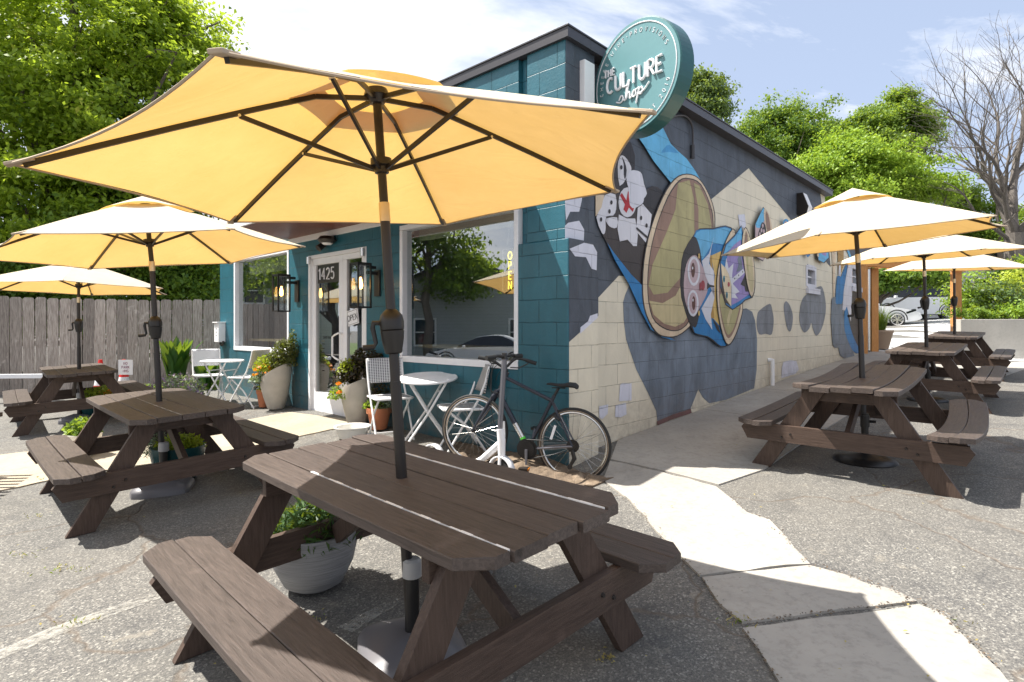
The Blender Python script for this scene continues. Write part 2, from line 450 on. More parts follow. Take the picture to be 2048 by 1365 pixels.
def weave(name, c, hole, sc=60, chev=False):
    m, nt, out = newmat(name); tc = nt.nodes.new('ShaderNodeTexCoord'); sep = nt.nodes.new('ShaderNodeSeparateXYZ'); L(nt, tc.outputs['UV'], sep.inputs[0])
    x, y = sep.outputs[0], sep.outputs[1]
    if chev:
        w = math_(nt, 'ADD', y, math_(nt, 'ABSOLUTE', math_(nt, 'SUBTRACT', x, .5)))
        s = math_(nt, 'SINE', math_(nt, 'MULTIPLY', w, sc)); f = ramp(nt, math_(nt, 'ADD', math_(nt, 'MULTIPLY', s, .5), .5), [(.42, (0, 0, 0)), (.55, (1, 1, 1))])
    else:
        s = math_(nt, 'MULTIPLY', math_(nt, 'SINE', math_(nt, 'MULTIPLY', math_(nt, 'ADD', x, y), sc)), math_(nt, 'SINE', math_(nt, 'MULTIPLY', math_(nt, 'SUBTRACT', x, y), sc)))
        f = ramp(nt, math_(nt, 'ADD', math_(nt, 'MULTIPLY', s, .5), .5), [(.36, (0, 0, 0)), (.44, (1, 1, 1))])
    principled(nt, out, mixc(nt, f, hole, c), .5, 0, f, .4, .003); return m
MT['weave_dot'] = weave('white_weave_with_dark_dots', (.7, .7, .7), (.05, .05, .07), 48)
MT['weave_chev'] = weave('white_weave_with_dark_chevrons', (.62, .61, .6), (.08, .08, .08), 70, True)
MT['weave_tan'] = weave('tan_weave_with_white_lines', (.45, .32, .2), (.75, .74, .7), 75, True)
MT['weave_white'] = weave('white_weave_pale_chevrons', (.82, .82, .82), (.5, .52, .55), 75, True)

# ---- ground materials
def asphalt():
    m, nt, out = newmat('worn_asphalt'); v = coords(nt)
    vo = nt.nodes.new('ShaderNodeTexVoronoi'); vo.inputs['Scale'].default_value = 120; L(nt, v, vo.inputs['Vector'])
    vo2 = nt.nodes.new('ShaderNodeTexVoronoi'); vo2.inputs['Scale'].default_value = 260; L(nt, v, vo2.inputs['Vector'])
    bw = nt.nodes.new('ShaderNodeRGBToBW'); L(nt, vo.outputs['Color'], bw.inputs[0])
    bw2 = nt.nodes.new('ShaderNodeRGBToBW'); L(nt, vo2.outputs['Color'], bw2.inputs[0])
    agg = ramp(nt, bw.outputs[0], [(.15, (.055, .055, .057)), (.45, (.12, .115, .107)), (.72, (.19, .18, .16)), (.9, (.48, .46, .41))])
    agg2 = ramp(nt, bw2.outputs[0], [(.2, (.07, .07, .07)), (.6, (.13, .125, .115)), (.85, (.25, .235, .21))])
    col = mixc(nt, .5, agg, agg2)
    big = noise(nt, v, .55, 5, .6); med = noise(nt, v, 3, 5, .65)
    col = mixc(nt, math_(nt, 'MULTIPLY', ramp(nt, big, [(.4, (0, 0, 0)), (.65, (1, 1, 1))]), .35), col, (.185, .168, .140))
    col = mixc(nt, math_(nt, 'MULTIPLY', ramp(nt, med, [(.3, (1, 1, 1)), (.48, (0, 0, 0))]), .45), col, (.05, .05, .052))
    oil = noise(nt, v, 1.05, 3, .5, .4); col = mixc(nt, math_(nt, 'MULTIPLY', ramp(nt, oil, [(.62, (0, 0, 0)), (.74, (1, 1, 1))]), .42), col, (.045, .045, .05))
    pt = noise(nt, v, 5.5, 6, .75); col = mixc(nt, math_(nt, 'MULTIPLY', ramp(nt, pt, [(.60, (0, 0, 0)), (.66, (1, 1, 1))]), .4), col, (.30, .27, .22))
    # meandering cracks
    mp = nt.nodes.new('ShaderNodeVectorMath'); mp.operation = 'ADD'; nn = nt.nodes.new('ShaderNodeTexNoise'); nn.inputs['Scale'].default_value = 2.5; nn.inputs['Detail'].default_value = 5; L(nt, v, nn.inputs['Vector'])
    sc = nt.nodes.new('ShaderNodeVectorMath'); sc.operation = 'SCALE'; sc.inputs['Scale'].default_value = .5; L(nt, nn.outputs['Color'], sc.inputs[0]); L(nt, v, mp.inputs[0]); L(nt, sc.outputs[0], mp.inputs[1])
    cr = nt.nodes.new('ShaderNodeTexVoronoi'); cr.feature = 'DISTANCE_TO_EDGE'; cr.inputs['Scale'].default_value = .62; L(nt, mp.outputs[0], cr.inputs['Vector'])
    ck = ramp(nt, cr.outputs['Distance'], [(.0, (1, 1, 1)), (.013, (0, 0, 0))])
    col = mixc(nt, math_(nt, 'MULTIPLY', ck, .6), col, (.13, .10, .075))
    h = math_(nt, 'SUBTRACT', math_(nt, 'MULTIPLY', bw.outputs[0], .6), math_(nt, 'MULTIPLY', ck, 2.0))
    principled(nt, out, col, .85, 0, h, .55, .006, .3); return m
MT['asphalt'] = asphalt()
def concrete(name, c1, c2, dirt=.35):
    m, nt, out = newmat(name); v = coords(nt)
    a = noise(nt, v, 1.3, 6, .6); b = noise(nt, v, 22, 5, .7); s = nt.nodes.new('ShaderNodeTexVoronoi'); s.inputs['Scale'].default_value = 9; L(nt, v, s.inputs['Vector'])
    col = mixc(nt, ramp(nt, a, [(.3, (0, 0, 0)), (.7, (1, 1, 1))]), c1, c2)
    st = noise(nt, v, 2.6, 7, .7, .8); col = mixc(nt, math_(nt, 'MULTIPLY', ramp(nt, st, [(.52, (0, 0, 0)), (.72, (1, 1, 1))]), .35), col, tuple(x * .55 for x in c1)); col = mixc(nt, math_(nt, 'MULTIPLY', ramp(nt, b, [(.35, (1, 1, 1)), (.5, (0, 0, 0))]), dirt), col, tuple(x * .55 for x in c1))
    sp_ = ramp(nt, s.outputs['Distance'], [(.03, (1, 1, 1)), (.05, (0, 0, 0))])
    col = mixc(nt, math_(nt, 'MULTIPLY', sp_, .5), col, (.08, .07, .06))
    principled(nt, out, col, .85, 0, b, .2, .004, .3); return m
MT['concrete'] = concrete('pale_concrete_walk', (.30, .28, .25), (.40, .375, .335), .3)
MT['concrete_wall'] = concrete('retaining_wall_concrete', (.40, .38, .34), (.52, .5, .45), .15)
MT['concrete_pad'] = concrete('sand_concrete', (.33, .285, .215), (.43, .37, .285), .3)
def gravel():
    m, nt, out = newmat('pale_gravel'); v = coords(nt); vo = nt.nodes.new('ShaderNodeTexVoronoi'); vo.inputs['Scale'].default_value = 22; L(nt, v, vo.inputs['Vector'])
    bw = nt.nodes.new('ShaderNodeRGBToBW'); L(nt, vo.outputs['Color'], bw.inputs[0])
    principled(nt, out, ramp(nt, bw.outputs[0], [(0, (.26, .26, .27)), (1, (.6, .59, .58))]), .9, 0, bw.outputs[0], .6, .02); return m
MT['gravel'] = gravel()
def dirt():
    m, nt, out = newmat('dry_dirt'); v = coords(nt); a = noise(nt, v, 6, 6, .7)
    principled(nt, out, ramp(nt, a, [(.3, (.07, .05, .035)), (.55, (.17, .125, .085)), (.75, (.30, .235, .17))]), .95, 0, a, .8, .03); return m
MT['dirt'] = dirt()
def lawnmat():
    m, nt, out = newmat('lawn_green'); v = coords(nt); a = noise(nt, v, 3, 6, .7)
    principled(nt, out, ramp(nt, a, [(.3, (.05, .09, .02)), (.7, (.14, .19, .05))]), .95, 0, a, .8, .03); return m
MT['lawn'] = lawnmat()
def worn_paint():
    m, nt, out = newmat('worn_white_road_paint'); v = coords(nt); a = noise(nt, v, 26, 5, .75); b = noise(nt, v, 2.4, 4)
    f = ramp(nt, math_(nt, 'ADD', math_(nt, 'MULTIPLY', a, .7), math_(nt, 'MULTIPLY', b, .45)), [(.5, (0, 0, 0)), (.66, (1, 1, 1))])
    bs = principled(nt, None, (.5, .48, .43), .8); t = nt.nodes.new('ShaderNodeBsdfTransparent')
    mx = nt.nodes.new('ShaderNodeMixShader'); L(nt, math_(nt, 'MULTIPLY', f, .45), mx.inputs[0]); L(nt, t.outputs[0], mx.inputs[1]); L(nt, bs.outputs[0], mx.inputs[2]); L(nt, mx.outputs[0], out.inputs[0]); return m
MT['road_paint'] = worn_paint()
# ---------------------------------------------------------------- stroke lettering
def arc(cx, cy, rx, ry, a0, a1, k=10):
    return [(cx + rx * math.cos(R(a0 + (a1 - a0) * i / k)), cy + ry * math.sin(R(a0 + (a1 - a0) * i / k))) for i in range(k + 1)]
GL = {
 'A': (.62, [[(0, 0), (.31, 1), (.62, 0)], [(.12, .36), (.5, .36)]]),
 'C': (.62, [arc(.33, .5, .33, .5, 50, 310, 14)]),
 'D': (.6, [[(0, 0), (0, 1), (.25, 1)] + arc(.25, .5, .35, .5, 90, -90, 10) + [(0, 0)]]),
 'E': (.5, [[(.5, 1), (0, 1), (0, 0), (.5, 0)], [(0, .5), (.42, .5)]]),
 'G': (.66, [arc(.33, .5, .33, .5, 50, 350, 14) + [(.4, .42)]]),
 'H': (.58, [[(0, 0), (0, 1)], [(.58, 0), (.58, 1)], [(0, .5), (.58, .5)]]),
 'I': (.0, [[(0, 0), (0, 1)]]),
 'K': (.55, [[(0, 0), (0, 1)], [(.52, 1), (0, .42)], [(.18, .6), (.55, 0)]]),
 'L': (.46, [[(0, 1), (0, 0), (.46, 0)]]),
 'N': (.58, [[(0, 0), (0, 1), (.58, 0), (.58, 1)]]),
 'O': (.68, [arc(.34, .5, .34, .5, 0, 360, 18)]),
 'P': (.52, [[(0, 0), (0, 1), (.25, 1)] + arc(.25, .74, .27, .26, 90, -90, 8) + [(0, .48)]]),
 'R': (.54, [[(0, 0), (0, 1), (.25, 1)] + arc(.25, .74, .27, .26, 90, -90, 8) + [(0, .48)], [(.25, .48), (.54, 0)]]),
 'S': (.5, [arc(.25, .75, .25, .25, 30, 270, 9) + arc(.25, .25, .25, .25, 90, -150, 9)]),
 'T': (.58, [[(0, 1), (.58, 1)], [(.29, 1), (.29, 0)]]),
 'U': (.58, [[(0, 1), (0, .3)] + arc(.29, .3, .29, .3, 180, 360, 8) + [(.58, 1)]]),
 'V': (.6, [[(0, 1), (.3, 0), (.6, 1)]]),
 'W': (.84, [[(0, 1), (.21, 0), (.42, .9), (.63, 0), (.84, 1)]]),
 '0': (.56, [arc(.28, .5, .28, .5, 0, 360, 16)]),
 '1': (.2, [[(0, .8), (.17, 1), (.17, 0)]]),
 '2': (.52, [arc(.26, .72, .25, .28, 160, -40, 8) + [(0, 0), (.52, 0)]]),
 '4': (.55, [[(.42, 0), (.42, 1), (0, .3), (.55, .3)]]),
 '5': (.5, [[(.46, 1), (.08, 1), (.04, .56)] + arc(.23, .32, .26, .32, 100, -140, 10)]),
 '9': (.52, [arc(.26, .7, .25, .29, 0, 360, 12), [(.51, .7), (.42, .2), (.2, 0)]]),
 '.': (.1, [arc(.05, .5, .05, .07, 0, 360, 8)]),
 '-': (.35, [[(0, .45), (.35, .45)]]),
 ':': (.05, [[(0, .2), (.02, .22)], [(0, .7), (.02, .72)]]),
 ' ': (.3, []),
}
def textw(s, h, sp_=.22): return sum(GL[c][0] * h + sp_ * h for c in s) - sp_ * h
def text(mb, s, pos, h, r, sp_=.22, mi=None, n=6, centre=True, xs=1):
    """pos(x,y)->3D"""
    x = -textw(s, h, sp_) * xs / 2 if centre else 0
    for c in s:
        w, st = GL[c]
        for pl in st: mb.tube([pos(x + p[0] * h * xs, p[1] * h) for p in pl], r, n, mi)
        x += (w + sp_) * h * xs
# ---------------------------------------------------------------- foliage
def leafmesh(name, pts, size, mat, parent, frm=None, seed=1, up=.25, asp=.55, svar=.4, mats=None, out_c=None):
    """one diamond leaf per point"""
    g = np.random.default_rng(seed); n = len(pts)
    nr = g.normal(size=(n, 3)); nr[:, 2] += up * 2
    if out_c is not None: nr += .8 * (pts - out_c) / (np.linalg.norm(pts - out_c, axis=1)[:, None] + 1e-6)
    nr /= np.linalg.norm(nr, axis=1)[:, None]
    t = g.normal(size=(n, 3)); t[:, 2] -= .35; t -= (t * nr).sum(1)[:, None] * nr; t /= np.linalg.norm(t, axis=1)[:, None]
    b = np.cross(nr, t)
    L_ = size * (1 + svar * g.uniform(-1, 1, n))[:, None]; W = L_ * asp
    v = np.stack([pts - t * L_ * .5, pts - t * L_ * .05 + b * W * .5 + nr * L_ * .06, pts + t * L_ * .5 - nr * L_ * .1, pts - t * L_ * .05 - b * W * .5 + nr * L_ * .06], 1).reshape(-1, 3)
    if frm is None: frm = WM[parent.name] if parent is not None else Matrix.Identity(4)
    inv = np.array(frm.inverted()); v = v @ inv[:3, :3].T + inv[:3, 3]
    me = bpy.data.meshes.new(name)
    me.vertices.add(4 * n); me.vertices.foreach_set('co', v.astype(np.float32).ravel())
    me.loops.add(4 * n); me.loops.foreach_set('vertex_index', np.arange(4 * n, dtype=np.int32))
    me.polygons.add(n); me.polygons.foreach_set('loop_start', np.arange(0, 4 * n, 4, dtype=np.int32)); me.polygons.foreach_set('loop_total', np.full(n, 4, dtype=np.int32))
    for m in (mats or [mat]): me.materials.append(m)
    if mats: me.polygons.foreach_set('material_index', g.choice(len(mats), n).astype(np.int32))
    me.update(calc_edges=True); me.validate()
    o = bpy.data.objects.new(name, me); link(o, frm, parent); return o
def cluster_points(blobs, per, crad, seed, shell=.55):
    """blobs: (centre, radii, clusters)"""
    g = np.random.default_rng(seed); P = []; CC = []
    for c, r, n in blobs:
        d = g.normal(size=(n, 3)); d /= np.linalg.norm(d, axis=1)[:, None]
        rad = shell + (1 - shell) * g.uniform(0, 1, n) ** .6; rad *= 1 + .24 * g.normal(size=n)
        cc = np.array(c) + d * rad[:, None] * np.array(r); CC.append(cc)
        k = per
        q = g.normal(size=(n, k, 3)) * crad * (0.6 + .7 * g.uniform(size=(n, 1, 1))) * np.array([1.15, 1.15, .5])
        P.append((cc[:, None, :] + q).reshape(-1, 3))
    return np.concatenate(P), np.concatenate(CC)
def limb(mb, a, b, r0, r1, k=5, wob=.12, sd=0):
    g = random.Random(sd); a = Vector(a); b = Vector(b); d = (b - a).length; pts = []
    for i in range(k + 1):
        t = i / k; p = a.lerp(b, t)
        if 0 < i < k: p += Vector((g.uniform(-1, 1), g.uniform(-1, 1), g.uniform(-.5, .8))) * d * wob * .5
        pts.append(p)
    mb.tube(pts, [r0 + (r1 - r0) * i / k for i in range(k + 1)], 7); return pts
def tree(name, label, base, height, blobs, per, crad, size, mat, trunk_r=.25, seed=1, group=None, limbs=14, shell=.5, cat='tree', split=.3, up=.25):
    base = Vector(base); t = thing(name, label, cat, base, group)
    P, CC = cluster_points(blobs, per, crad, seed, shell)
    leafmesh('crown', P, size, mat, t, seed=seed, up=up, out_c=P.mean(0))
    mb = MB(); top = Vector(P.mean(0)); top.z = P[:, 2].max() - .2 * height
    g = random.Random(seed)
    main = limb(mb, base - Vector((0, 0, .2)), top, trunk_r, trunk_r * .25, 8, .04, seed)
    for i in range(limbs):
        a = main[2 + int(g.random() * 5)]; b = Vector(CC[g.randrange(len(CC))])
        limb(mb, a, b, trunk_r * .38, .02, 5, .14, seed + i)
    mb.build('trunk', MT['bark'], t, world=True, smooth=True); return t
# ================================================================ camera, light, sky
cam = bpy.data.cameras.new('camera'); cam.lens = F * 36 / 2048; cam.sensor_width = 36; cam.clip_end = 600; cam.clip_start = .05
cam.shift_y = (HY - 682.5) / 2048
co = bpy.data.objects.new('camera', cam); COL.objects.link(co); co.location = (0, 0, CZ); co.rotation_euler = (PI / 2, 0, 0); scene.camera = co
SUND = Vector((.58, -.09, -1)).normalized()
sl = bpy.data.lights.new('sun', 'SUN'); sl.energy = 5.0; sl.angle = R(.55); sl.color = (1, .955, .88)
so = bpy.data.objects.new('sun', sl); COL.objects.link(so); so.rotation_euler = SUND.to_track_quat('-Z', 'Y').to_euler(); so.location = (-8, 2, 14)
w = bpy.data.worlds.new('World'); scene.world = w; w.use_nodes = True; nt = w.node_tree; nt.nodes.clear()
wo = nt.nodes.new('ShaderNodeOutputWorld'); bg = nt.nodes.new('ShaderNodeBackground')
sky = nt.nodes.new('ShaderNodeTexSky'); sky.sky_type = 'NISHITA'; sky.sun_disc = False
sky.sun_elevation = math.asin(-SUND.z); sky.sun_rotation = math.atan2(-SUND.x, -SUND.y); sky.air_density = 1.0; sky.dust_density = 1.6; sky.ozone_density = 1.5
tc = nt.nodes.new('ShaderNodeTexCoord'); sep = nt.nodes.new('ShaderNodeSeparateXYZ'); L(nt, tc.outputs['Generated'], sep.inputs[0])
zz = math_(nt, 'ADD', math_(nt, 'MAXIMUM', sep.outputs[2], 0), .18)
cx = nt.nodes.new('ShaderNodeCombineXYZ'); L(nt, math_(nt, 'DIVIDE', sep.outputs[0], zz), cx.inputs[0]); L(nt, math_(nt, 'DIVIDE', sep.outputs[1], zz), cx.inputs[1])
mp = nt.nodes.new('ShaderNodeMapping'); mp.inputs['Scale'].default_value = (.9, 1.5, 1); mp.inputs['Rotation'].default_value = (0, 0, .5); mp.inputs['Location'].default_value = (1.3, .4, 0)
L(nt, cx.outputs[0], mp.inputs[0])
n1 = noise(nt, mp.outputs[0], .75, 8, .62, .5)
# more cloud towards the left of the view, clearer to the right
bias = math_(nt, 'MULTIPLY', sep.outputs[0], -.08)
cl = ramp(nt, math_(nt, 'ADD', n1, bias), [(.43, (0, 0, 0)), (.535, (1, 1, 1))])
haz = ramp(nt, sep.outputs[2], [(.0, (1, 1, 1)), (.7, (.8, .8, .8))])
skyc = mixc(nt, math_(nt, 'MULTIPLY', haz, .85), sky.outputs[0], (3.9, 4.65, 6.2))
n2 = noise(nt, mp.outputs[0], 2.2, 6, .6)
cloudc = mixc(nt, ramp(nt, n2, [(.35, (0, 0, 0)), (.6, (1, 1, 1))]), (5.9, 6.4, 7.3), (8.6, 8.6, 8.7))
col = mixc(nt, math_(nt, 'MULTIPLY', cl, .92), skyc, cloudc)
L(nt, col, bg.inputs[0]); bg.inputs[1].default_value = .074; L(nt, bg.outputs[0], wo.inputs[0])
scene.view_settings.view_transform = 'Standard'; scene.view_settings.look = 'None'; scene.view_settings.exposure = 1.15; scene.view_settings.gamma = 1
scene.cycles.max_bounces = 8; scene.cycles.transparent_max_bounces = 16; scene.cycles.diffuse_bounces = 4
scene.cycles.caustics_reflective = False; scene.cycles.caustics_refractive = False; scene.cycles.sample_clamp_indirect = 6
scene.cycles.use_denoising = True

# ================================================================ ground
def grid_axis(lo, hi, fine_lo, fine_hi, fs, cs):
    a = list(np.arange(lo, fine_lo, cs)) + list(np.arange(fine_lo, fine_hi, fs)) + list(np.arange(fine_hi, hi + cs, cs)); return a
gx = grid_axis(-150, 150, -8, 9, .2, 3.55); gy = grid_axis(-80, 220, 1, 15, .2, 4.0)
mb = MB(); mb.v = [(x, y, G(x, y)) for y in gy for x in gx]; nx = len(gx)
mb.f = [(j * nx + i, j * nx + i + 1, (j + 1) * nx + i + 1, (j + 1) * nx + i) for j in range(len(gy) - 1) for i in range(nx - 1)]; mb.m = [0] * len(mb.f)
structure(mb.build('asphalt_ground', MT['asphalt'], smooth=True))
def drape(name, poly, off, mat, skirt=.03, cell=.4, jit=0, parent=None, kind='structure', seed=1, sub=.12):
    g = random.Random(seed)
    if jit:
        p2 = []
        for i in range(len(poly)):
            a = Vector(poly[i][:2]); b = Vector(poly[(i + 1) % len(poly)][:2]); n = max(1, int((b - a).length / sub))
            for k in range(n):
                q = a.lerp(b, k / n); p2.append((q.x + g.uniform(-jit, jit), q.y + g.uniform(-jit, jit)))
        poly = p2
    bm = bmesh.new(); vs = [bm.verts.new((p[0], p[1], 0)) for p in poly]; f = bm.faces.new(vs)
    if f.normal.z < 0: pass
    bmesh.ops.triangulate(bm, faces=bm.faces[:])
    xs = [p[0] for p in poly]; ys = [p[1] for p in poly]
    for ax, lo, hi in ((0, min(xs), max(xs)), (1, min(ys), max(ys))):
        x = math.floor(lo / cell) * cell + .013
        while x < hi:
            if x > lo:
                pl = Vector((x, 0, 0)) if ax == 0 else Vector((0, x, 0)); no = Vector((1, 0, 0)) if ax == 0 else Vector((0, 1, 0))
                bmesh.ops.bisect_plane(bm, geom=bm.verts[:] + bm.edges[:] + bm.faces[:], plane_co=pl, plane_no=no, dist=1e-5)
            x += cell
    bmesh.ops.recalc_face_normals(bm, faces=bm.faces[:])
    if sum(f.normal.z for f in bm.faces) < 0: bmesh.ops.reverse_faces(bm, faces=bm.faces[:])
    for v in bm.verts: v.co.z = G(v.co.x, v.co.y) + off
    if skirt:
        ed = [e for e in bm.edges if len(e.link_faces) == 1]
        r = bmesh.ops.extrude_edge_only(bm, edges=ed)
        for v in [q for q in r['geom'] if isinstance(q, bmesh.types.BMVert)]: v.co.z -= skirt
        bmesh.ops.recalc_face_normals(bm, faces=bm.faces[:])
    me = bpy.data.meshes.new(name); bm.to_mesh(me); bm.free(); me.materials.append(mat)
    o = bpy.data.objects.new(name, me); link(o, Matrix.Identity(4), parent)
    if kind: o['kind'] = kind
    return o
def gpx(l): return [tuple(gp(*p)[:2]) for p in l]
def sw(s, d):                                # s along mural wall, d metres out from it
    p = Q0 + S * s - U * d; return (p.x, p.y)
# concrete walk: the part beside the mural, and the old path curving towards the street
walk1 = [sw(-.42, .30), sw(1.35, .02)]
structure(drape('concrete_walk', [gpx([(1222, 921)])[0], sw(.95, .015), sw(2.9, .015)] + [sw(2.9, 1.42), sw(1.9, 1.42), sw(.95, 1.45)] + gpx([(1437, 972)]), .012, MT['concrete'], .03, .4))
for i, (a, b) in enumerate(((2.912, 4.9), (4.912, 6.9), (6.912, 9.2), (9.212, 12.4))):
    structure(drape('concrete_walk', [sw(a, .015), sw(b, .015), sw(b, 1.42 if i < 3 else 3.2), sw(a, 1.42 if i < 3 else 2.6)], .012, MT['concrete'], .03, .4))
pathR = [(1434, 976), (1468, 1005), (1499, 1029), (1540, 1042), (1562, 1071), (1589, 1103), (1618, 1131)]
pathL = [(1400, 1153), (1363, 1122), (1301, 1052), (1273, 1017), (1240, 990), (1206, 962), (1219, 924)]
drape('concrete_path', gpx(pathR + pathL), .012, MT['concrete'], .03, .4, .013, seed=3)
drape('concrete_path', gpx([(1620, 1134), (1690, 1153), (1729, 1169), (1784, 1184), (1832, 1206), (1640, 1230), (1484, 1250), (1437, 1212), (1404, 1158)]), .012, MT['concrete'], .03, .4, .006, seed=4)
drape('concrete_path', gpx([(1838, 1213), (1889, 1235), (1912, 1262), (1951, 1297), (1998, 1348), (2080, 1460), (1620, 1480), (1558, 1364), (1515, 1305), (1488, 1262), (1650, 1240)]), .010, MT['concrete'], .03, .4, .008, seed=5)
a_ = gp(2082, 1463); b_ = gp(1622, 1483)
drape('concrete_path', [(a_.x, a_.y - .012), (2.3, .2), (2.5, -3.5), (.9, -3.5), (.75, .3), (b_.x, b_.y - .012)], .010, MT['concrete'], .03, .4, .008, seed=15)
# sand-coloured pad at the door running off to the left
drape('concrete_pad', gpx([(-260, 960), (0, 912), (150, 894), (300, 868), (487, 843), (579, 826), (705, 842), (700, 853), (592, 876), (500, 896), (420, 913), (200, 944), (80, 967), (0, 984), (-260, 1040)]), .012, MT['concrete_pad'], .02, .4, .01, seed=6)
# dirt strip and mound at the foot of the corner
bd = []
def dz(x, y): return G(x, y)
drape('dirt_bed', [tuple((C0 - U * .5 - S * .02)[:2])] + [tuple((C0 + U * a - S * b)[:2]) for a, b in ((-.45, .35), (-.25, .62), (.2, .66), (.8, .5), (1.3, .22), (1.45, .02), (0, 0))], .016, MT['dirt'], .02, .07, .03, seed=8)
for v in bpy.data.objects['dirt_bed'].data.vertices:
    x, y = v.co.x, v.co.y; v.co.z += .035 * max(0, math.sin(x * 23 + 2 * math.sin(y * 17))) * max(0, math.sin(y * 19 + x * 7)) + .02 * math.sin(x * 61) * math.sin(y * 53) * .5 + .05 * math.exp(-((x - .15) ** 2 + (y - 5.02) ** 2) / .05)
# gravel yard behind
def yard():
    P = [sw(12.2, -6), sw(12.2, 3.0), (13.2, 14.9), (22, 17), (60, 22), (70, 60), (10, 60), (-2, 24)]
    drape('gravel_yard', P, .02, MT['gravel'], 0, 2.0)
yard()
# worn parking lines
def pline(pts, wd, seed):
    q = gpx(pts); n = len(q); Lf = []; Rt = []
    for i in range(n):
        a = Vector(q[max(i - 1, 0)]); b = Vector(q[min(i + 1, n - 1)]); d = (b - a).normalized(); nn = Vector((-d.y, d.x)); c = Vector(q[i])
        Lf.append(tuple(c + nn * wd / 2)); Rt.append(tuple(c - nn * wd / 2))
    drape('parking_line', Lf + Rt[::-1], .005, MT['road_paint'], 0, .4, .006, seed=seed)
pline([(-120, 1360), (0, 1312), (100, 1268), (230, 1222), (330, 1186)], .10, 1)
pline([(470, 1145), (560, 1112), (640, 1092), (740, 1066), (810, 1050)], .09, 2)
pline([(690, 1262), (745, 1230), (800, 1200)], .08, 3)
# lawn far left (seen mirrored in the shop window)
drape('lawn', [(-60, -14), (-19, -14), (-19, 10.5), (-60, 22)], .03, MT['lawn'], 0, 4.0)
# ================================================================ shop building
shop = thing('shop_building', 'flat-roofed block shop with teal front and a mural on its long side wall', 'building', FM)
TOPZ = 4.0
def part(name, mb, mats, parent=None, frm=None, **k): return mb.build(name, mats, parent or shop, frm or FM, **k)
# --- front wall (front frame: x along, y outwards)
XW2a, XW2b, XDa, XDb, XW1a, XW1b, XE = .602, 2.487, 3.19, 4.68, 5.28, 7.34, 7.98
ZW0, ZW1, ZD0, ZD1 = 1.03, 2.62, .235, 2.45
mb = MB(); th = -.2; lo = -.4
def seg(x0, x1, z0, z1, y1=0.0, y0=th): mb.bb((x0, y0, z0), (x1, y1, z1))
seg(XW2a, XDa, lo, ZW0); seg(XDb, XE, lo, ZW0); seg(XDa, XDb, lo, ZD0 - .02)
seg(XW2b, XDa, ZW0, TOPZ); seg(XDb, XW1a, ZW0, TOPZ); seg(XW1b, XE, ZW0, TOPZ)
seg(XW2a, XW2b, ZW1, TOPZ); seg(XDa, XDb, ZD1, TOPZ); seg(XW1a, XW1b, ZW1, TOPZ)
part('front_wall', mb, MT['teal'])
# corner pier: wide below, slimmer above
mb = MB(); mb.bb((0, -.45, -.4), (XW2a - .003, .012, 2.22)); mb.bb((.038, -.44, 2.22), (XW2a - .11, .004, TOPZ)); mb.bb((XW2a - .11, -.2, 2.22), (XW2a - .003, -.05, TOPZ))
part('corner_pier', mb, MT['teal'], bevel=.008)
# painted side face of the pier
def sidelay(mb, poly, layer, off=0.0, smooth=0, px=True, t=.0009):
    q = [sp(x, y, off) for x, y in poly] if px else poly
    if smooth: q = crom(q, smooth)
    y0 = -off - .002 - layer * .0012
    mb.prism(q, lambda x, y, d: Vector((x, y0 - d, y)), t)
MURC = {}
def murmat(key, col, **k):
    if key not in MURC: MURC[key] = block('mural_paint_' + key, col, .34 if key in ('dark', 'mid', 'grey') else .1 if key in ('cream', 'white', 'patch') else .2, .55, stain=True, **k)
    return MURC[key]
def mural(off, items, name, extra=0):
    """items: (colour key, polygon in photo pixels, smooth)"""
    keys = []; mb = MB()
    for i, (key, poly, smth) in enumerate(items):
        if key not in keys: keys.append(key)
        mb.mi = keys.index(key)
        sidelay(mb, poly, i + extra, off, smth)
    return mb, [MURC[k] for k in keys]
PAL = dict(dark=(.062, .074, .096), mid=(.15, .185, .235), grey=(.18, .195, .225), cream=CREAM, tan=(.48, .36, .24), rim=(.62, .50, .36),
           olive=(.37, .33, .16), brown=(.255, .155, .115), black=(.022, .019, .022), blk2=(.042, .033, .033), white=(.62, .62, .68), patch=(.62, .63, .72),
           blue=(.012, .17, .42), lblue=(.11, .40, .66), mblue=(.05, .27, .55), red=(.42, .012, .022), pink=(.46, .34, .37), lips=(.33, .04, .06),
           eye=(.09, .03, .02), yellow=(.62, .42, .13), ochre=(.38, .22, .05), purple=(.27, .21, .46), skin=(.66, .54, .36), teal2=(.05, .25, .33), brick=(.16, .07, .07), ltan=(.52, .44, .25))
for k, c in PAL.items(): murmat(k, c)
pier = [('dark', [(1130, 60), (1230, 60), (1230, 632), (1195, 632), (1141, 684), (1130, 690)], 0),
        ('cream', [(1130, 692), (1141, 684), (1195, 632), (1230, 610), (1230, 1000), (1130, 1000)], 0)]
def pz(px, py): return sp(px, py, RO)[1]
mb = MB(); keys = ['dark', 'cream', 'patch']
def pierlay(key, poly, layer, smooth=0):
    q = [sp(x, y, RO + .003) for x, y in poly]
    if smooth: q = crom(q, smooth)
    mb.mi = keys.index(key); mb.prism(q, lambda x, y, d: Vector((x, -RO - .0035 - layer * .0012 - d, y)), .001)
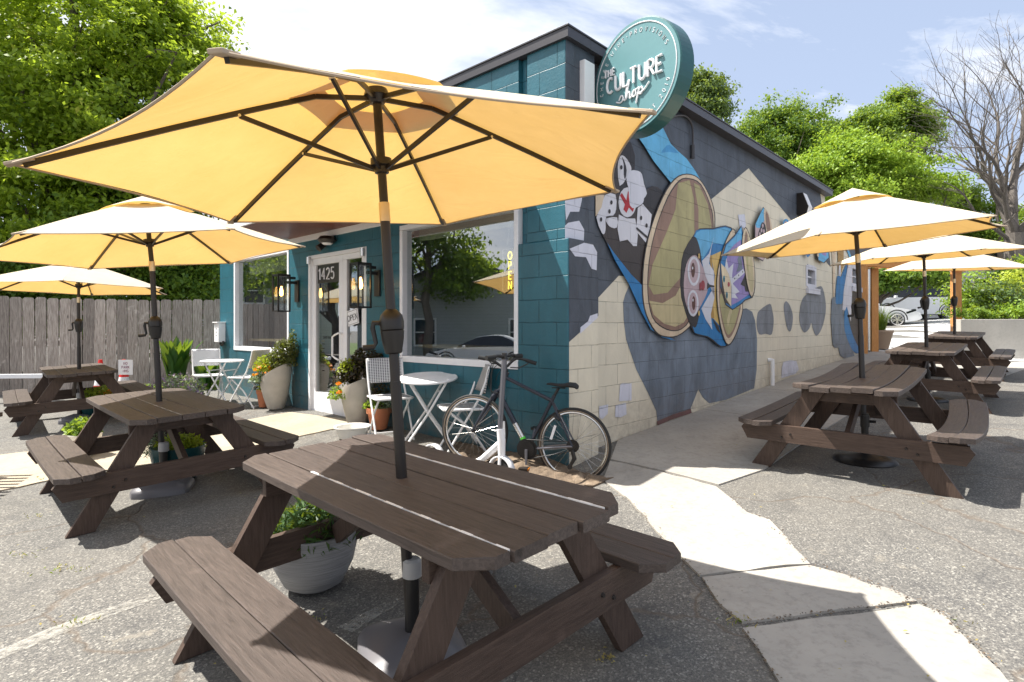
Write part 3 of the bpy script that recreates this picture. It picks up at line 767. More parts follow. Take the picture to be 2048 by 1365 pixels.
# lower half of the pier flank; the upper half sits 38 mm further in
mb.mi = 0
zt = 2.22; zc = pz(1141, 684); zr = pz(1195, 632)
mb.prism([(0.0, zc), (.447, zr), (.447, zt), (0.0, zt)], lambda x, y, d: Vector((x, -RO - .0005 - d, y)), .002)
mb.mi = 1; mb.prism([(0.0, -.3), (.447, -.3), (.447, zr - .002), (0.0, zc - .002)], lambda x, y, d: Vector((x, -RO - .0005 - d, y)), .002)
mb.mi = 0; mb.prism([(0.0, 2.223), (.437, 2.223), (.437, TOPZ), (0.0, TOPZ)], lambda x, y, d: Vector((x, -RO + .0375 - d, y)), .002)
pierlay('patch', [(1139, 498), (1168, 486), (1186, 490), (1194, 505), (1193, 541), (1183, 538), (1172, 515), (1150, 513)], 0, 0)
pierlay('patch', [(1176, 643), (1180, 632), (1195, 627), (1195, 636), (1160, 668), (1161, 655)], 0, 0)
mb.mi = 2
for pl in ([(1131, 380), (1165, 380), (1163, 402), (1158, 424), (1140, 424), (1132, 441), (1130, 410)],
           [(1130, 452), (1136, 446), (1158, 442), (1168, 460), (1167, 484), (1180, 484), (1186, 498), (1130, 498)]):
    q = [sp(x, y, RO - .036) for x, y in pl]; mb.prism(q, lambda x, y, d: Vector((x, -RO + .0345 - d, y)), .001)
part('pier_flank', mb, [MURC[k] for k in keys], frm=SM)
# --- side wall with openings for two small windows
def sr(px): return sp(px, 600)[0]
SW1 = (sr(1612), sr(1631)); SZ1 = (sp(1614, 573)[1], sp(1614, 531)[1]); SW2 = (sr(1702), sr(1719)); SZ2 = (sp(1704, 571)[1], sp(1704, 531)[1])
SEND = 8.35; STOT = 12.3; REARZ = 3.42
mb = MB()
def sseg(x0, x1, z0, z1): mb.bb((x0, 0, z0), (x1, .2, z1))
sseg(.40, SW1[0], -.4, REARZ); sseg(SW1[0], SW1[1], -.4, SZ1[0]); sseg(SW1[0], SW1[1], SZ1[1], REARZ); sseg(SW1[1], SW2[0], -.4, REARZ)
sseg(SW2[0], SW2[1], -.4, SZ2[0]); sseg(SW2[0], SW2[1], SZ2[1], REARZ); sseg(SW2[1], STOT, -.4, REARZ)
sseg(.40, SEND, REARZ, TOPZ)
part('side_wall', mb, MT['cream'], frm=SM)
# end/back walls and roof
mb = MB(); mb.bb((XE - .2, -12.0, -.4), (XE, -.2, TOPZ - .3)); mb.bb((.36, -12.3, -.4), (XE - .2, -12.1, 3.3)); part('rear_wall', mb, MT['teal'])
mb = MB(); mb.bb((.25, -8.3, TOPZ - .35), (XE - .22, -.22, TOPZ - .25)); mb.bb((.45, -12.1, 3.1), (XE - .22, -8.32, 3.2)); mb.bb((.45, -8.5, 3.2), (XE, -8.32, TOPZ - .01)); part('roof', mb, MT['shingle_dark'])
# coping
mb = MB()
mb.bb((-.015, -SEND - .03, TOPZ - .02), (.30, -.31, TOPZ + .07)); mb.bb((-.015, -.308, TOPZ - .018), (XE + .03, .035, TOPZ + .072))
mb.bb((-.025, -SEND - .04, TOPZ + .073), (.31, .045, TOPZ + .088)); mb.bb((.312, -.32, TOPZ + .073), (XE + .04, .045, TOPZ + .088))
mb.bb((.06, -12.33, REARZ + .0), (.35, -SEND - .05, REARZ + .07))
for x in (2.2, 4.6, 6.8): mb.bb((x, .036, TOPZ - .02), (x + .03, .039, TOPZ + .07))
part('coping', mb, MT['dark_coping'], bevel=.004)
# --- entrance canopy
mb = MB(); ca, cb_, cp = .56, 5.27, 1.0
for k in range(int((cb_ - ca) / .105)):
    x = ca + .02 + k * .105; mb.bb((x, .0, 2.745), (x + .1, cp - .03, 2.765))
can = part('canopy_soffit', mb, MT['soffit'])
mb = MB(); mb.bb((ca, cp - .03, 2.735), (cb_, cp, 2.93)); mb.bb((cb_ - .03, 0, 2.735), (cb_, cp - .032, 2.93)); mb.bb((ca, 0, 2.735), (ca + .018, cp - .032, 2.93))
mb.bb((ca + .02, .001, 2.665), (cb_ - .032, .03, 2.744)); part('canopy_fascia', mb, MT['white_paint'], bevel=.003)
mb = MB(); mb.bb((ca + .02, 0.0, 2.768), (cb_ - .032, cp - .032, 2.925)); part('canopy_deck', mb, MT['dark_coping'])
# --- shop windows
def shopwin(name, x0, x1, z0, z1, blindz):
    f = MB(); t = .055
    f.bb((x0, -.13, z0), (x1, .012, z0 + t + .015)); f.bb((x0, -.13, z1 - t), (x1, .008, z1))
    f.bb((x0, -.13, z0 + t + .017), (x0 + t, .008, z1 - t - .002)); f.bb((x1 - t, -.13, z0 + t + .017), (x1, .008, z1 - t - .002))
    w = part(name, f, MT['white_paint'], bevel=.004)
    g = MB(); g.bb((x0 + t, -.07, z0 + t + .015), (x1 - t, -.062, z1 - t)); g.build('pane', MT['glass'], w, FM)
    b = MB(); b.bb((x0 + t, -.26, z1 - blindz), (x1 - t, -.245, z1 - .02)); b.build('roller_blind', MT['blind'], w, FM)
    return w
W1 = shopwin('shop_window', XW1a, XW1b, ZW0, ZW1, .27)
W2 = shopwin('shop_window', XW2a, XW2b, ZW0, ZW1, .16)
# --- interior
mb = MB(); mb.bb((.5, -4.2, .1), (XE - .3, -4.15, 3.2)); mb.bb((.5, -4.15, .12), (.52, -.25, 3.2)); mb.bb((XE - .35, -4.15, .12), (XE - .32, -.25, 3.2)); mb.bb((.5, -4.15, 3.0), (XE - .4, -.21, 3.05))
part('interior_wall', mb, MT['interior'])
mb = MB(); mb.bb((.5, -4.15, .08), (XE - .3, -.21, .2)); part('interior_floor', mb, MT['floor_in'])
for a, b in ((.62, 2.45), (5.35, 7.3)):
    t = thing('window_counter', 'pale wood counter inside the ' + ('front window beside the corner' if a < 2 else 'front window at the left end'), 'counter', FM)
    m_ = MB(); m_.bb((a, -.62, 1.19), (b, -.24, 1.225)); m_.build('counter_top', MT['shelf'], t)
    for x in ((a + b) / 2 - .35, b - .2):
        m_ = MB(); m_.bb((x, -.56, .2), (x + .05, -.51, 1.188)); m_.build('leg', MT['shelf'], t)
# --- door: two leaves
def leaf(x0, x1, gx0, gx1, gz0, gz1, handle):
    f = MB(); z0, z1 = ZD0, ZD1 - .05
    f.bb((x0, -.09, z0), (x1, -.03, gz0)); f.bb((x0, -.09, gz1), (x1, -.03, z1)); f.bb((x0, -.09, gz0 + .001), (gx0, -.031, gz1 - .001)); f.bb((gx1, -.09, gz0 + .001), (x1, -.031, gz1 - .001))
    d = part('door_leaf', f, MT['white_paint'], bevel=.003)
    g = MB(); g.bb((gx0, -.064, gz0), (gx1, -.056, gz1)); g.build('pane', MT['glass'], d, FM)
    if handle:
        h = MB(); hx = gx0 - .10
        h.tube([(hx, -.03, 1.0), (hx, .04, 1.0), (hx + .05, .055, 1.02), (hx + .12, .055, 1.05), (hx + .12, .055, 1.30), (hx + .05, .055, 1.33), (hx, .04, 1.35), (hx, -.03, 1.35)], .013, 10); h.build('handle', MT['white_metal'], d, FM, smooth=True)
    return d
dl = leaf(3.81, 4.63, 3.905, 4.53, .52, 2.31, True); dr = leaf(3.25, 3.805, 3.35, 3.71, .52, 2.33, False)
mb = MB(); mb.bb((XDb - .052, -.12, ZD0), (XDb, .006, ZD1)); mb.bb((XDa, -.12, ZD0), (XDa + .055, .006, ZD1)); mb.bb((XDa + .057, -.12, ZD1 - .048), (XDb - .054, .005, ZD1)); mb.bb((XDa, -.2, ZD0 - .018), (XDb, .05, ZD0 - .001))
part('door_frame', mb, MT['white_paint'], bevel=.003)
mb = MB()
for x in (XDb - .05, XDa + .05): mb.cyl((x, .03, ZD1 - .12), .028, .10, 14)
part('door_hinge', mb, MT['silver'], smooth=True)
# lettering on the door glass
mb = MB(); fm = lambda cx, z, y=-.052: (lambda x, h: Vector((cx - x, y, z + h)))
mb.bb((3.92, -.0558, 2.05), (4.52, -.0548, 2.305)); sb_ = part('number_band', mb, MT['black_metal'])
mb = MB(); text(mb, '1425', fm(4.27, 2.10), .155, .011, .28); part('street_number', mb, MT['white_paint'])
mb = MB(); text(mb, 'SHOP HOURS', fm(4.23, 1.27), .036, .0016, .22)
for k, (a, b) in enumerate((('MON', '11-5'), ('TUE', '11-5'), ('WED', '11-5'), ('THU', '11-5'), ('FRI', '11-5'), ('SAT', '11-5'), ('SUN', '11-4'))):
    pass
for k in range(7):                        # illegible rows of opening hours
    z = 1.19 - k * .062
    for x0, x1 in ((4.45, 4.33), (4.14, 4.02)):
        w_ = abs(x0 - x1) * (.75 + .25 * math.sin(k * 2.1 + x0)); mb.bb((x1, -.0545, z), (x1 + w_, -.0535, z + .011))
part('hours_lettering', mb, MT['black_metal'])
# ---- step-light over the door
t = thing('security_light', 'dark oval floodlight fixed over the shop door', 'light', FM)
p = (3.98, .10, 2.60)
m_ = MB(); m_.lathe([(.0, .05), (.09, .045), (.13, .0), (.10, -.035), (.075, -.045)], (p[0], p[1], p[2])); m_.tube([(p[0], 0.0, p[2] + .02), (p[0], .1, p[2] + .02)], .04, 12)
m_.build('housing', MT['bronze_metal'], t, smooth=True)
m_ = MB(); m_.lathe([(.074, -.044), (.05, -.065), (0, -.07)], p); m_.build('lens', MT['white_paint'], t, smooth=True)
m_ = MB(); m_.tube([(p[0] + .2, 0.0, p[2] - .02), (p[0] + .2, .06, p[2] - .05), (p[0] + .2, .12, p[2] - .1)], [.035, .04, .05], 12); m_.build('sensor', MT['bronze_metal'], t, smooth=True)
# ---- lanterns
def lantern(x, z, lab):
    o = C0 + U * x - S * .25; t = thing('wall_lantern', lab, 'lantern', frame((o.x, o.y, z), U, -S), 'black box lanterns beside the shop door')
    w, h = .085, .26; m_ = MB(); b = .009
    for sx in (-1, 1):
        for sy in (-1, 1): m_.bb((sx * w - b, sy * w - b, -h), (sx * w + b, sy * w + b, h))
    for zz in (-h, h):
        for s_ in (-1, 1):
            m_.bb((-w - b, s_ * w - b, zz - b), (w + b, s_ * w + b, zz + b)); m_.bb((s_ * w - b, -w, zz - b - .001), (s_ * w + b, w, zz + b + .001))
    m_.bb((-w, -w, h - .02), (w, w, h - .012)); m_.bb((-.022, -w - .12, h - .05), (.022, -w, h - .015))
    m_.build('lantern_frame', MT['black_metal'], t)
    m_ = MB(); m_.bb((-.055, -.248, -.12), (.055, -.222, .20)); m_.bb((-.02, -.225, .14), (.02, -w, .18)); m_.build('back_plate', MT['bronze_metal'], t, bevel=.003)
    m_ = MB()
    for s_ in (-1, 1): m_.bb((-w + .01, s_ * (w - .003) - .0015, -h + .01), (w - .01, s_ * (w - .003) + .0015, h - .02)); m_.bb((s_ * (w - .003) - .0015, -w + .012, -h + .01), (s_ * (w - .003) + .0015, w - .012, h - .02))
    m_.build('glass', MT['glass_clear'], t)
    m_ = MB(); m_.cyl((0, 0, .10), .018, .13, 12); m_.build('bulb_holder', MT['black_metal'], t, smooth=True)
    m_ = MB(); m_.lathe([(.0, -.045), (.02, -.035), (.027, 0), (.024, .04), (.013, .085), (.012, .1)], (0, 0, 0), 14); m_.build('bulb', MT['bulb'], t, smooth=True)
lantern(5.0, 1.92, 'black box lantern with a lit bulb between the left window and the door')
lantern(2.93, 1.93, 'black box lantern with a lit bulb between the door and the corner window')
# ---- mailbox
t = thing('mailbox', 'white wall mailbox at the left end of the shop front', 'mailbox', FM)
m_ = MB(); x0, x1 = 7.72, 7.93; m_.bb((x0, .0, 1.16), (x1, .12, 1.50)); m_.beam((x0 - .01, .07, 1.512), (x1 + .01, .07, 1.512), .16, .02); m_.build('box', MT['white_metal'], t, bevel=.006)
m_ = MB()
for k in range(3): m_.cyl(((x0 + x1) / 2, .121, 1.27 + .06 * k), .008, .018, 8)
m_.build('slots', MT['black_metal'], t)
m_ = MB(); m_.tube([(x0 - .03, .05, 1.18), (x0 - .03, .05, 1.13), (x0 + .04, .05, 1.10), (x0 + .10, .05, 1.12), (x0 + .1, .05, 1.16)], .02, 8); m_.build('paper_holder', MT['bronze_metal'], t, smooth=True)
# ---- hanging OPEN board on the right leaf
o = C0 + U * 3.53 + S * .02; t = thing('hanging_open_board', 'small white board reading OPEN hanging on the right door leaf', 'sign', frame((o.x, o.y, 1.56), (U * .985 - Vector((0, 0, .17))).normalized(), -S, (Vector((0, 0, .985)) + U * .17).normalized()))
m_ = MB(); m_.bb((-.13, 0, -.10), (.13, .012, .10)); m_.build('board', MT['white_paint'], t, bevel=.002)
m_ = MB(); text(m_, 'OPEN', lambda x, h: Vector((-x, .0135, h - .04)), .075, .0045, .25)
for q in (((-.115, -.085), (.115, -.085)), ((-.115, .085), (.115, .085)), ((-.115, -.085), (-.115, .085)), ((.115, -.085), (.115, .085))): m_.tube([(q[0][0], .0125, q[0][1]), (q[1][0], .0125, q[1][1])], .0025, 4)
m_.build('lettering', MT['black_metal'], t)
m_ = MB(); m_.tube([(-.11, .006, .1), (.01, .004, .27), (.11, .006, .1)], .0025, 5); m_.build('cord', MT['black_metal'], t)
# ---- neon OPEN sign
o = C0 + U * .80 + S * .10; t = thing('neon_open_sign', 'upright neon sign with yellow letters OPEN inside the corner window', 'neon sign', frame((o.x, o.y, 2.0), U, -S))
m_ = MB(); m_.bb((-.11, -.012, -.21), (.11, -.008, .21)); m_.build('backing', plain('smoky_acrylic', (.035, .024, .008), .3), t)
m_ = MB(); q = [(-.11, -.21), (.11, -.21), (.11, .21), (-.11, .21)]
m_.tube([(a, -.006, b) for a, b in q], .004, 6, closed=True); m_.build('edge', MT['white_paint'], t)
m_ = MB()
for k, c in enumerate('OPEN'): text(m_, c, (lambda kk: (lambda x, h: Vector((-x, .008, .19 - .098 * (kk + 1) + .012 + h))))(k), .074, .0055, .2, xs=.95)
m_.build('neon_letters', MT['neon'], t, smooth=True)
m_ = MB(); m_.tube([(-.05, 0, .21), (.0, 0, .5)], .002, 4); m_.tube([(.05, 0, .21), (.0, 0, .5)], .002, 4); m_.tube([(-.04, 0, -.21), (-.07, 0, -.6), (-.05, 0, -.9)], .003, 4); m_.build('cable', MT['silver'], t)
# ---- wall pack lamp, conduit, vent pipe on the mural wall
def sidefrm(px, py, off=.0):
    x, z = sp(px, py, off); p = Q0 + S * x - U * off; return frame((p.x, p.y, z), S, U)
t = thing('wall_pack_light', 'square white lamp box high on the grey part of the mural wall', 'light', sidefrm(1597, 412))
m_ = MB(); m_.prism([(0, -.17), (-.16, -.17), (-.19, -.05), (-.10, .2), (0, .2)], lambda x, y, d: Vector((-.11 + d, x, y)), .22); m_.build('housing', MT['bronze_metal'], t, bevel=.006)
m_ = MB(); m_.prism([(-.163, -.165), (-.196, -.045), (-.108, .195), (-.10, .195), (-.185, -.045), (-.155, -.165)], lambda x, y, d: Vector((-.10 + d, x, y)), .2); m_.build('lens', MT['white_paint'], t)
t = thing('conduit_pipe', 'dark bent conduit running down from the roof edge over the mural', 'pipe', SM)
a = [sp(1330, 236), sp(1358, 232), sp(1371, 238), sp(1379, 252), sp(1381, 268), sp(1381, 318)]
m_ = MB(); m_.tube([(x, -.03, z) for x, z in crom(a, 5, False)], .014, 8); x, z = a[-1]; m_.tube([(x, -.03, z - .0), (x, -.03, z + .16)], .026, 8); m_.build('conduit', MT['dark_coping'], t, smooth=True)
t = thing('vent_pipe', 'white plastic pipe with an elbow at the foot of the mural wall', 'pipe', SM)
x, z = sp(1537, 720); m_ = MB(); m_.tube(crom([(x - .03, 0, z), (x - .01, -.05, z), (x, -.06, z - .04), (x, -.06, z - .55)], 3, False), .03, 10); m_.build('pipe', MT['white_paint'], t, smooth=True)
# ---- small windows in the mural wall
for (x0, x1), (z0, z1) in ((SW1, SZ1), (SW2, SZ2)):
    f = MB(); k = .07
    f.bb((x0 - .02, -.012, z0), (x0 + k, .10, z1)); f.bb((x1 - k, -.012, z0), (x1 + .02, .10, z1)); f.bb((x0 + k, -.012, z1 - k), (x1 - k, .10, z1 + .02)); f.bb((x0 + k, -.012, z0 - .02), (x1 - k, .10, z0 + .05))
    wv = part('side_window', f, MURC['white'], frm=SM)
    f = MB(); f.bb((x0 + k, .055, z0 + .05), (x1 - k, .06, z1 - k)); f.build('pane', MT['glass'], wv, SM)
    f = MB(); f.bb((x0 - .02, -.05, z0 - .13), (x1 + .14, .0, z0 - .025)); f.build('sill', MURC['white'], wv, SM)
    f = MB(); f.bb((x0 + k, .05, (z0 + z1) / 2 - .012), (x1 - k, .0545, (z0 + z1) / 2 + .012)); f.build('sash_bar', MT['white_paint'], wv, SM)
# ================================================================ mural
def ell(cx, cy, rx, ry, k=16, rot=0): return [(cx + rx * math.cos(2 * PI * i / k) * math.cos(rot) - ry * math.sin(2 * PI * i / k) * math.sin(rot), cy + rx * math.cos(2 * PI * i / k) * math.sin(rot) + ry * math.sin(2 * PI * i / k) * math.cos(rot)) for i in range(k)]
B1 = [  # fields of colour
 ('dark', [(1100, -120), (1352, 120), (1500, 210), (1640, 300), (1650, 340), (1654, 380), (1661, 535), (1584, 443), (1497, 337), (1420, 401), (1350, 480), (1262, 560), (1254, 553), (1237, 552), (1195, 597), (1140, 640)], 0),
 ('mid', [(1262, 562), (1250, 590), (1246, 605), (1247, 640), (1252, 680), (1272, 739), (1297, 789), (1312, 822), (1315, 848), (1379, 822), (1388, 800), (1396, 779), (1405, 795), (1418, 807), (1452, 800), (1508, 777), (1513, 740), (1514, 680), (1510, 642), (1504, 624), (1492, 617), (1470, 622), (1400, 600), (1320, 600), (1290, 590)], 0),
 ('grey', [(1514, 632), (1519, 621), (1539, 608), (1544, 620), (1547, 642), (1543, 669), (1531, 668), (1518, 669), (1513, 652)], 3),
 ('grey', [(1572, 603), (1580, 613), (1585.5, 635), (1581, 662), (1574, 657), (1568, 627), (1567.5, 610)], 4),
 ('grey', [(1603, 602), (1614, 588), (1636, 574), (1645, 577), (1651, 607), (1650, 631), (1642.4, 659), (1632.5, 672), (1626, 661), (1622, 646.4), (1618, 657.4), (1608.4, 665.7), (1600.7, 653), (1598, 631)], 3),
 ('patch', [(1563, 735), (1566, 724), (1580, 721), (1592, 722), (1597, 740), (1590, 748), (1577, 752), (1562, 757)], 0),
 ('patch', [(1239, 770), (1243, 767), (1262, 767), (1262, 801), (1237, 803)], 0), ('patch', [(1230, 811), (1251, 806), (1252, 829), (1240, 835), (1229, 834)], 0), ('patch', [(1197, 813), (1215, 809), (1214, 828), (1204, 838), (1197, 836)], 0),
 ('patch', [(1475, 430), (1488, 429), (1491, 450), (1489, 457), (1478, 455)], 0),
 ('ltan', [(1197, 600), (1228, 572), (1236, 700), (1240, 760), (1222, 752), (1197, 758)], 0) if 0 else ('cream', [(1530, 790), (1531, 790), (1531, 791)], 0),
 ('brick', [(1312, 843), (1345, 829), (1380, 818), (1382, 826), (1340, 840), (1314, 851)], 0),
 # rear figure
 ('rim', [(1662, 490), (1671, 490), (1669, 560), (1668, 596), (1665.5, 596), (1664, 540)], 0),
 ('dark', [(1686, 470), (1760, 470), (1760, 540), (1712, 540), (1700, 515), (1690, 500)], 0),
 ('ochre', [(1674, 500), (1686, 500), (1686, 532), (1681, 548), (1675, 548)], 0),
 ('lblue', [(1690, 494), (1694, 494), (1702, 516), (1699, 520)], 0),
 ('mid', [(1662, 598), (1667, 594), (1684, 608), (1687, 646), (1700, 692), (1708, 712), (1688, 717), (1679, 712), (1676, 696), (1668, 696), (1664, 690), (1660.5, 640)], 0),
 ('blue', [(1673, 553), (1680.6, 554), (1689.7, 531), (1693.6, 530), (1690, 554), (1686, 590), (1683, 607), (1676, 608), (1669.6, 605)], 2),
 ('blue', [(1689.7, 609), (1687, 635), (1688, 662), (1699, 693), (1710, 707), (1722, 704), (1740, 690), (1740, 620), (1700, 590)], 2),
 ('blk2', [(1700, 585), (1717, 587), (1740, 585), (1740, 650), (1718, 690), (1715, 694), (1704.4, 671.5), (1697, 646), (1694, 622)], 2),
 ('white', [(1695, 528.6), (1702.6, 530), (1702.6, 584), (1700, 644), (1692, 613), (1688, 622), (1683, 620), (1686, 580)], 0),
 ('white', [(1676, 530), (1680, 530), (1680, 551), (1675, 551)], 0),
]
B2 = [  # hound-like face half painted over, stripes and the big barrel end
 ('blk2', [(1190, 430), (1202, 470), (1219, 503), (1242, 536), (1281, 573), (1300, 540), (1330, 440), (1322, 383), (1312, 375), (1301, 373), (1289, 381), (1280, 398), (1266, 345), (1267, 312), (1259, 286), (1240, 280), (1222, 320), (1200, 390)], 0),
 ('black', [(1240, 282), (1259, 286), (1267, 315), (1266, 345), (1280, 400), (1301, 373), (1322, 383), (1318, 430), (1300, 432), (1282, 412), (1250, 435), (1232, 420), (1236, 380)], 0),
 ('rim', [(1188, 392), (1206, 390), (1200, 420), (1188, 434)], 0),
 ('white', [(1206.7, 391), (1227.6, 390), (1229, 419), (1223, 432), (1209, 434), (1208, 455), (1206.7, 466), (1201, 468), (1189.5, 436), (1200, 415)], 2),
 ('white', [(1242, 312), (1251, 320), (1259, 335), (1258, 345), (1249.5, 358), (1236, 373), (1232, 335), (1236, 316)], 2),
 ('black', [(1240, 314), (1246, 325), (1250, 342), (1247, 360), (1244, 350), (1244, 330)], 2),
 ('white', ell(1251.4, 405.7, 18, 30), 0),
 ('white', [(1272, 417), (1282, 409), (1300, 430), (1296, 459), (1288, 486), (1268.6, 463)], 0),
 ('white', [(1234, 430), (1250, 438), (1266.7, 438), (1272, 470), (1270, 493), (1263, 493), (1251.4, 480), (1236, 484), (1231.4, 459)], 0),
 ('white', [(1209, 438), (1230.5, 436), (1230, 456), (1219, 456), (1211, 449)], 2),
 ('red', [(1236, 392), (1240, 387), (1249, 402), (1252, 384), (1255, 384), (1255, 408), (1264, 418), (1262, 425), (1254, 416), (1249, 427), (1243, 420), (1246, 410)], 0),
 ('patch', [(1255, 343), (1272, 343), (1280, 350), (1284, 369), (1290, 388), (1284, 398), (1282, 407), (1267, 417), (1256, 412), (1253, 377), (1249, 362)], 2),
] + [('black', ell(x, y, 2.3, 4.5, 10), 0) for x, y in ((1219, 406), (1215, 424), (1198, 440), (1278, 437), (1289, 452), (1238.5, 336))] + [
 ('black', [(1269, 455), (1298, 480), (1297, 484), (1268, 459)], 0),
 ('lblue', [(1262, 262), (1318, 250), (1337, 289), (1352, 304), (1369, 319), (1385, 341), (1402, 370), (1380, 390), (1337, 366), (1303, 324), (1284, 293)], 0),
 ('mblue', [(1318, 307), (1325, 297), (1334, 291), (1353, 308), (1335, 305)], 2),
 ('blue', [(1209, 486), (1222, 505), (1257, 549), (1281, 573), (1290, 620), (1300, 655), (1326, 671), (1347, 682), (1320, 675), (1297, 659), (1279, 626), (1253, 569), (1226, 523)], 0),
 ('black', [(1279, 590), (1282, 522), (1296, 457), (1320, 394), (1344, 358.5), (1368.5, 348.5), (1393, 357), (1412, 386), (1424, 419), (1426, 457), (1418, 560), (1384, 636), (1374, 656), (1350, 673), (1326, 675), (1305, 665), (1287, 631)], 3),
 ('rim', [(1281.7, 588), (1284, 522.5), (1298, 457), (1321.6, 396), (1345, 361), (1368.5, 350.5), (1392, 358.5), (1410.7, 386.6), (1422.4, 419.4), (1424, 457), (1416, 560), (1382.5, 635), (1373, 654), (1350, 671), (1326, 672.6), (1307.5, 663), (1289, 630)], 3),
 ('black', [(1290, 588), (1292.5, 522.5), (1306.5, 457), (1330, 395), (1353, 362), (1373, 357.5), (1397, 369), (1416, 410), (1422.5, 447), (1419, 530), (1379, 631), (1364, 655), (1345, 663), (1321, 657), (1299.5, 636)], 3),
 ('brown', [(1291.5, 588), (1294, 522.5), (1308, 457), (1331.5, 396.5), (1354.5, 364), (1373, 359.5), (1396, 371), (1414.5, 410), (1421, 447), (1418, 530), (1377.5, 630), (1363, 653.5), (1345, 661), (1322, 655), (1301, 635)], 3),
 ('olive', [(1351, 368), (1346, 420), (1328, 466), (1300, 530), (1292, 572), (1302, 590), (1330, 586), (1356, 556), (1372, 600), (1378, 612), (1418, 520), (1418, 450), (1411, 410), (1394, 373), (1373, 362)], 0),
 ('brown', [(1374, 361), (1382, 363), (1392, 420), (1392, 470), (1384, 470), (1383, 400)], 0),
 ('ltan', [(1293, 602), (1320, 607), (1346, 592), (1357, 570), (1369, 600), (1376, 624), (1362, 646), (1345, 654), (1323, 648), (1302, 630)], 0),
]
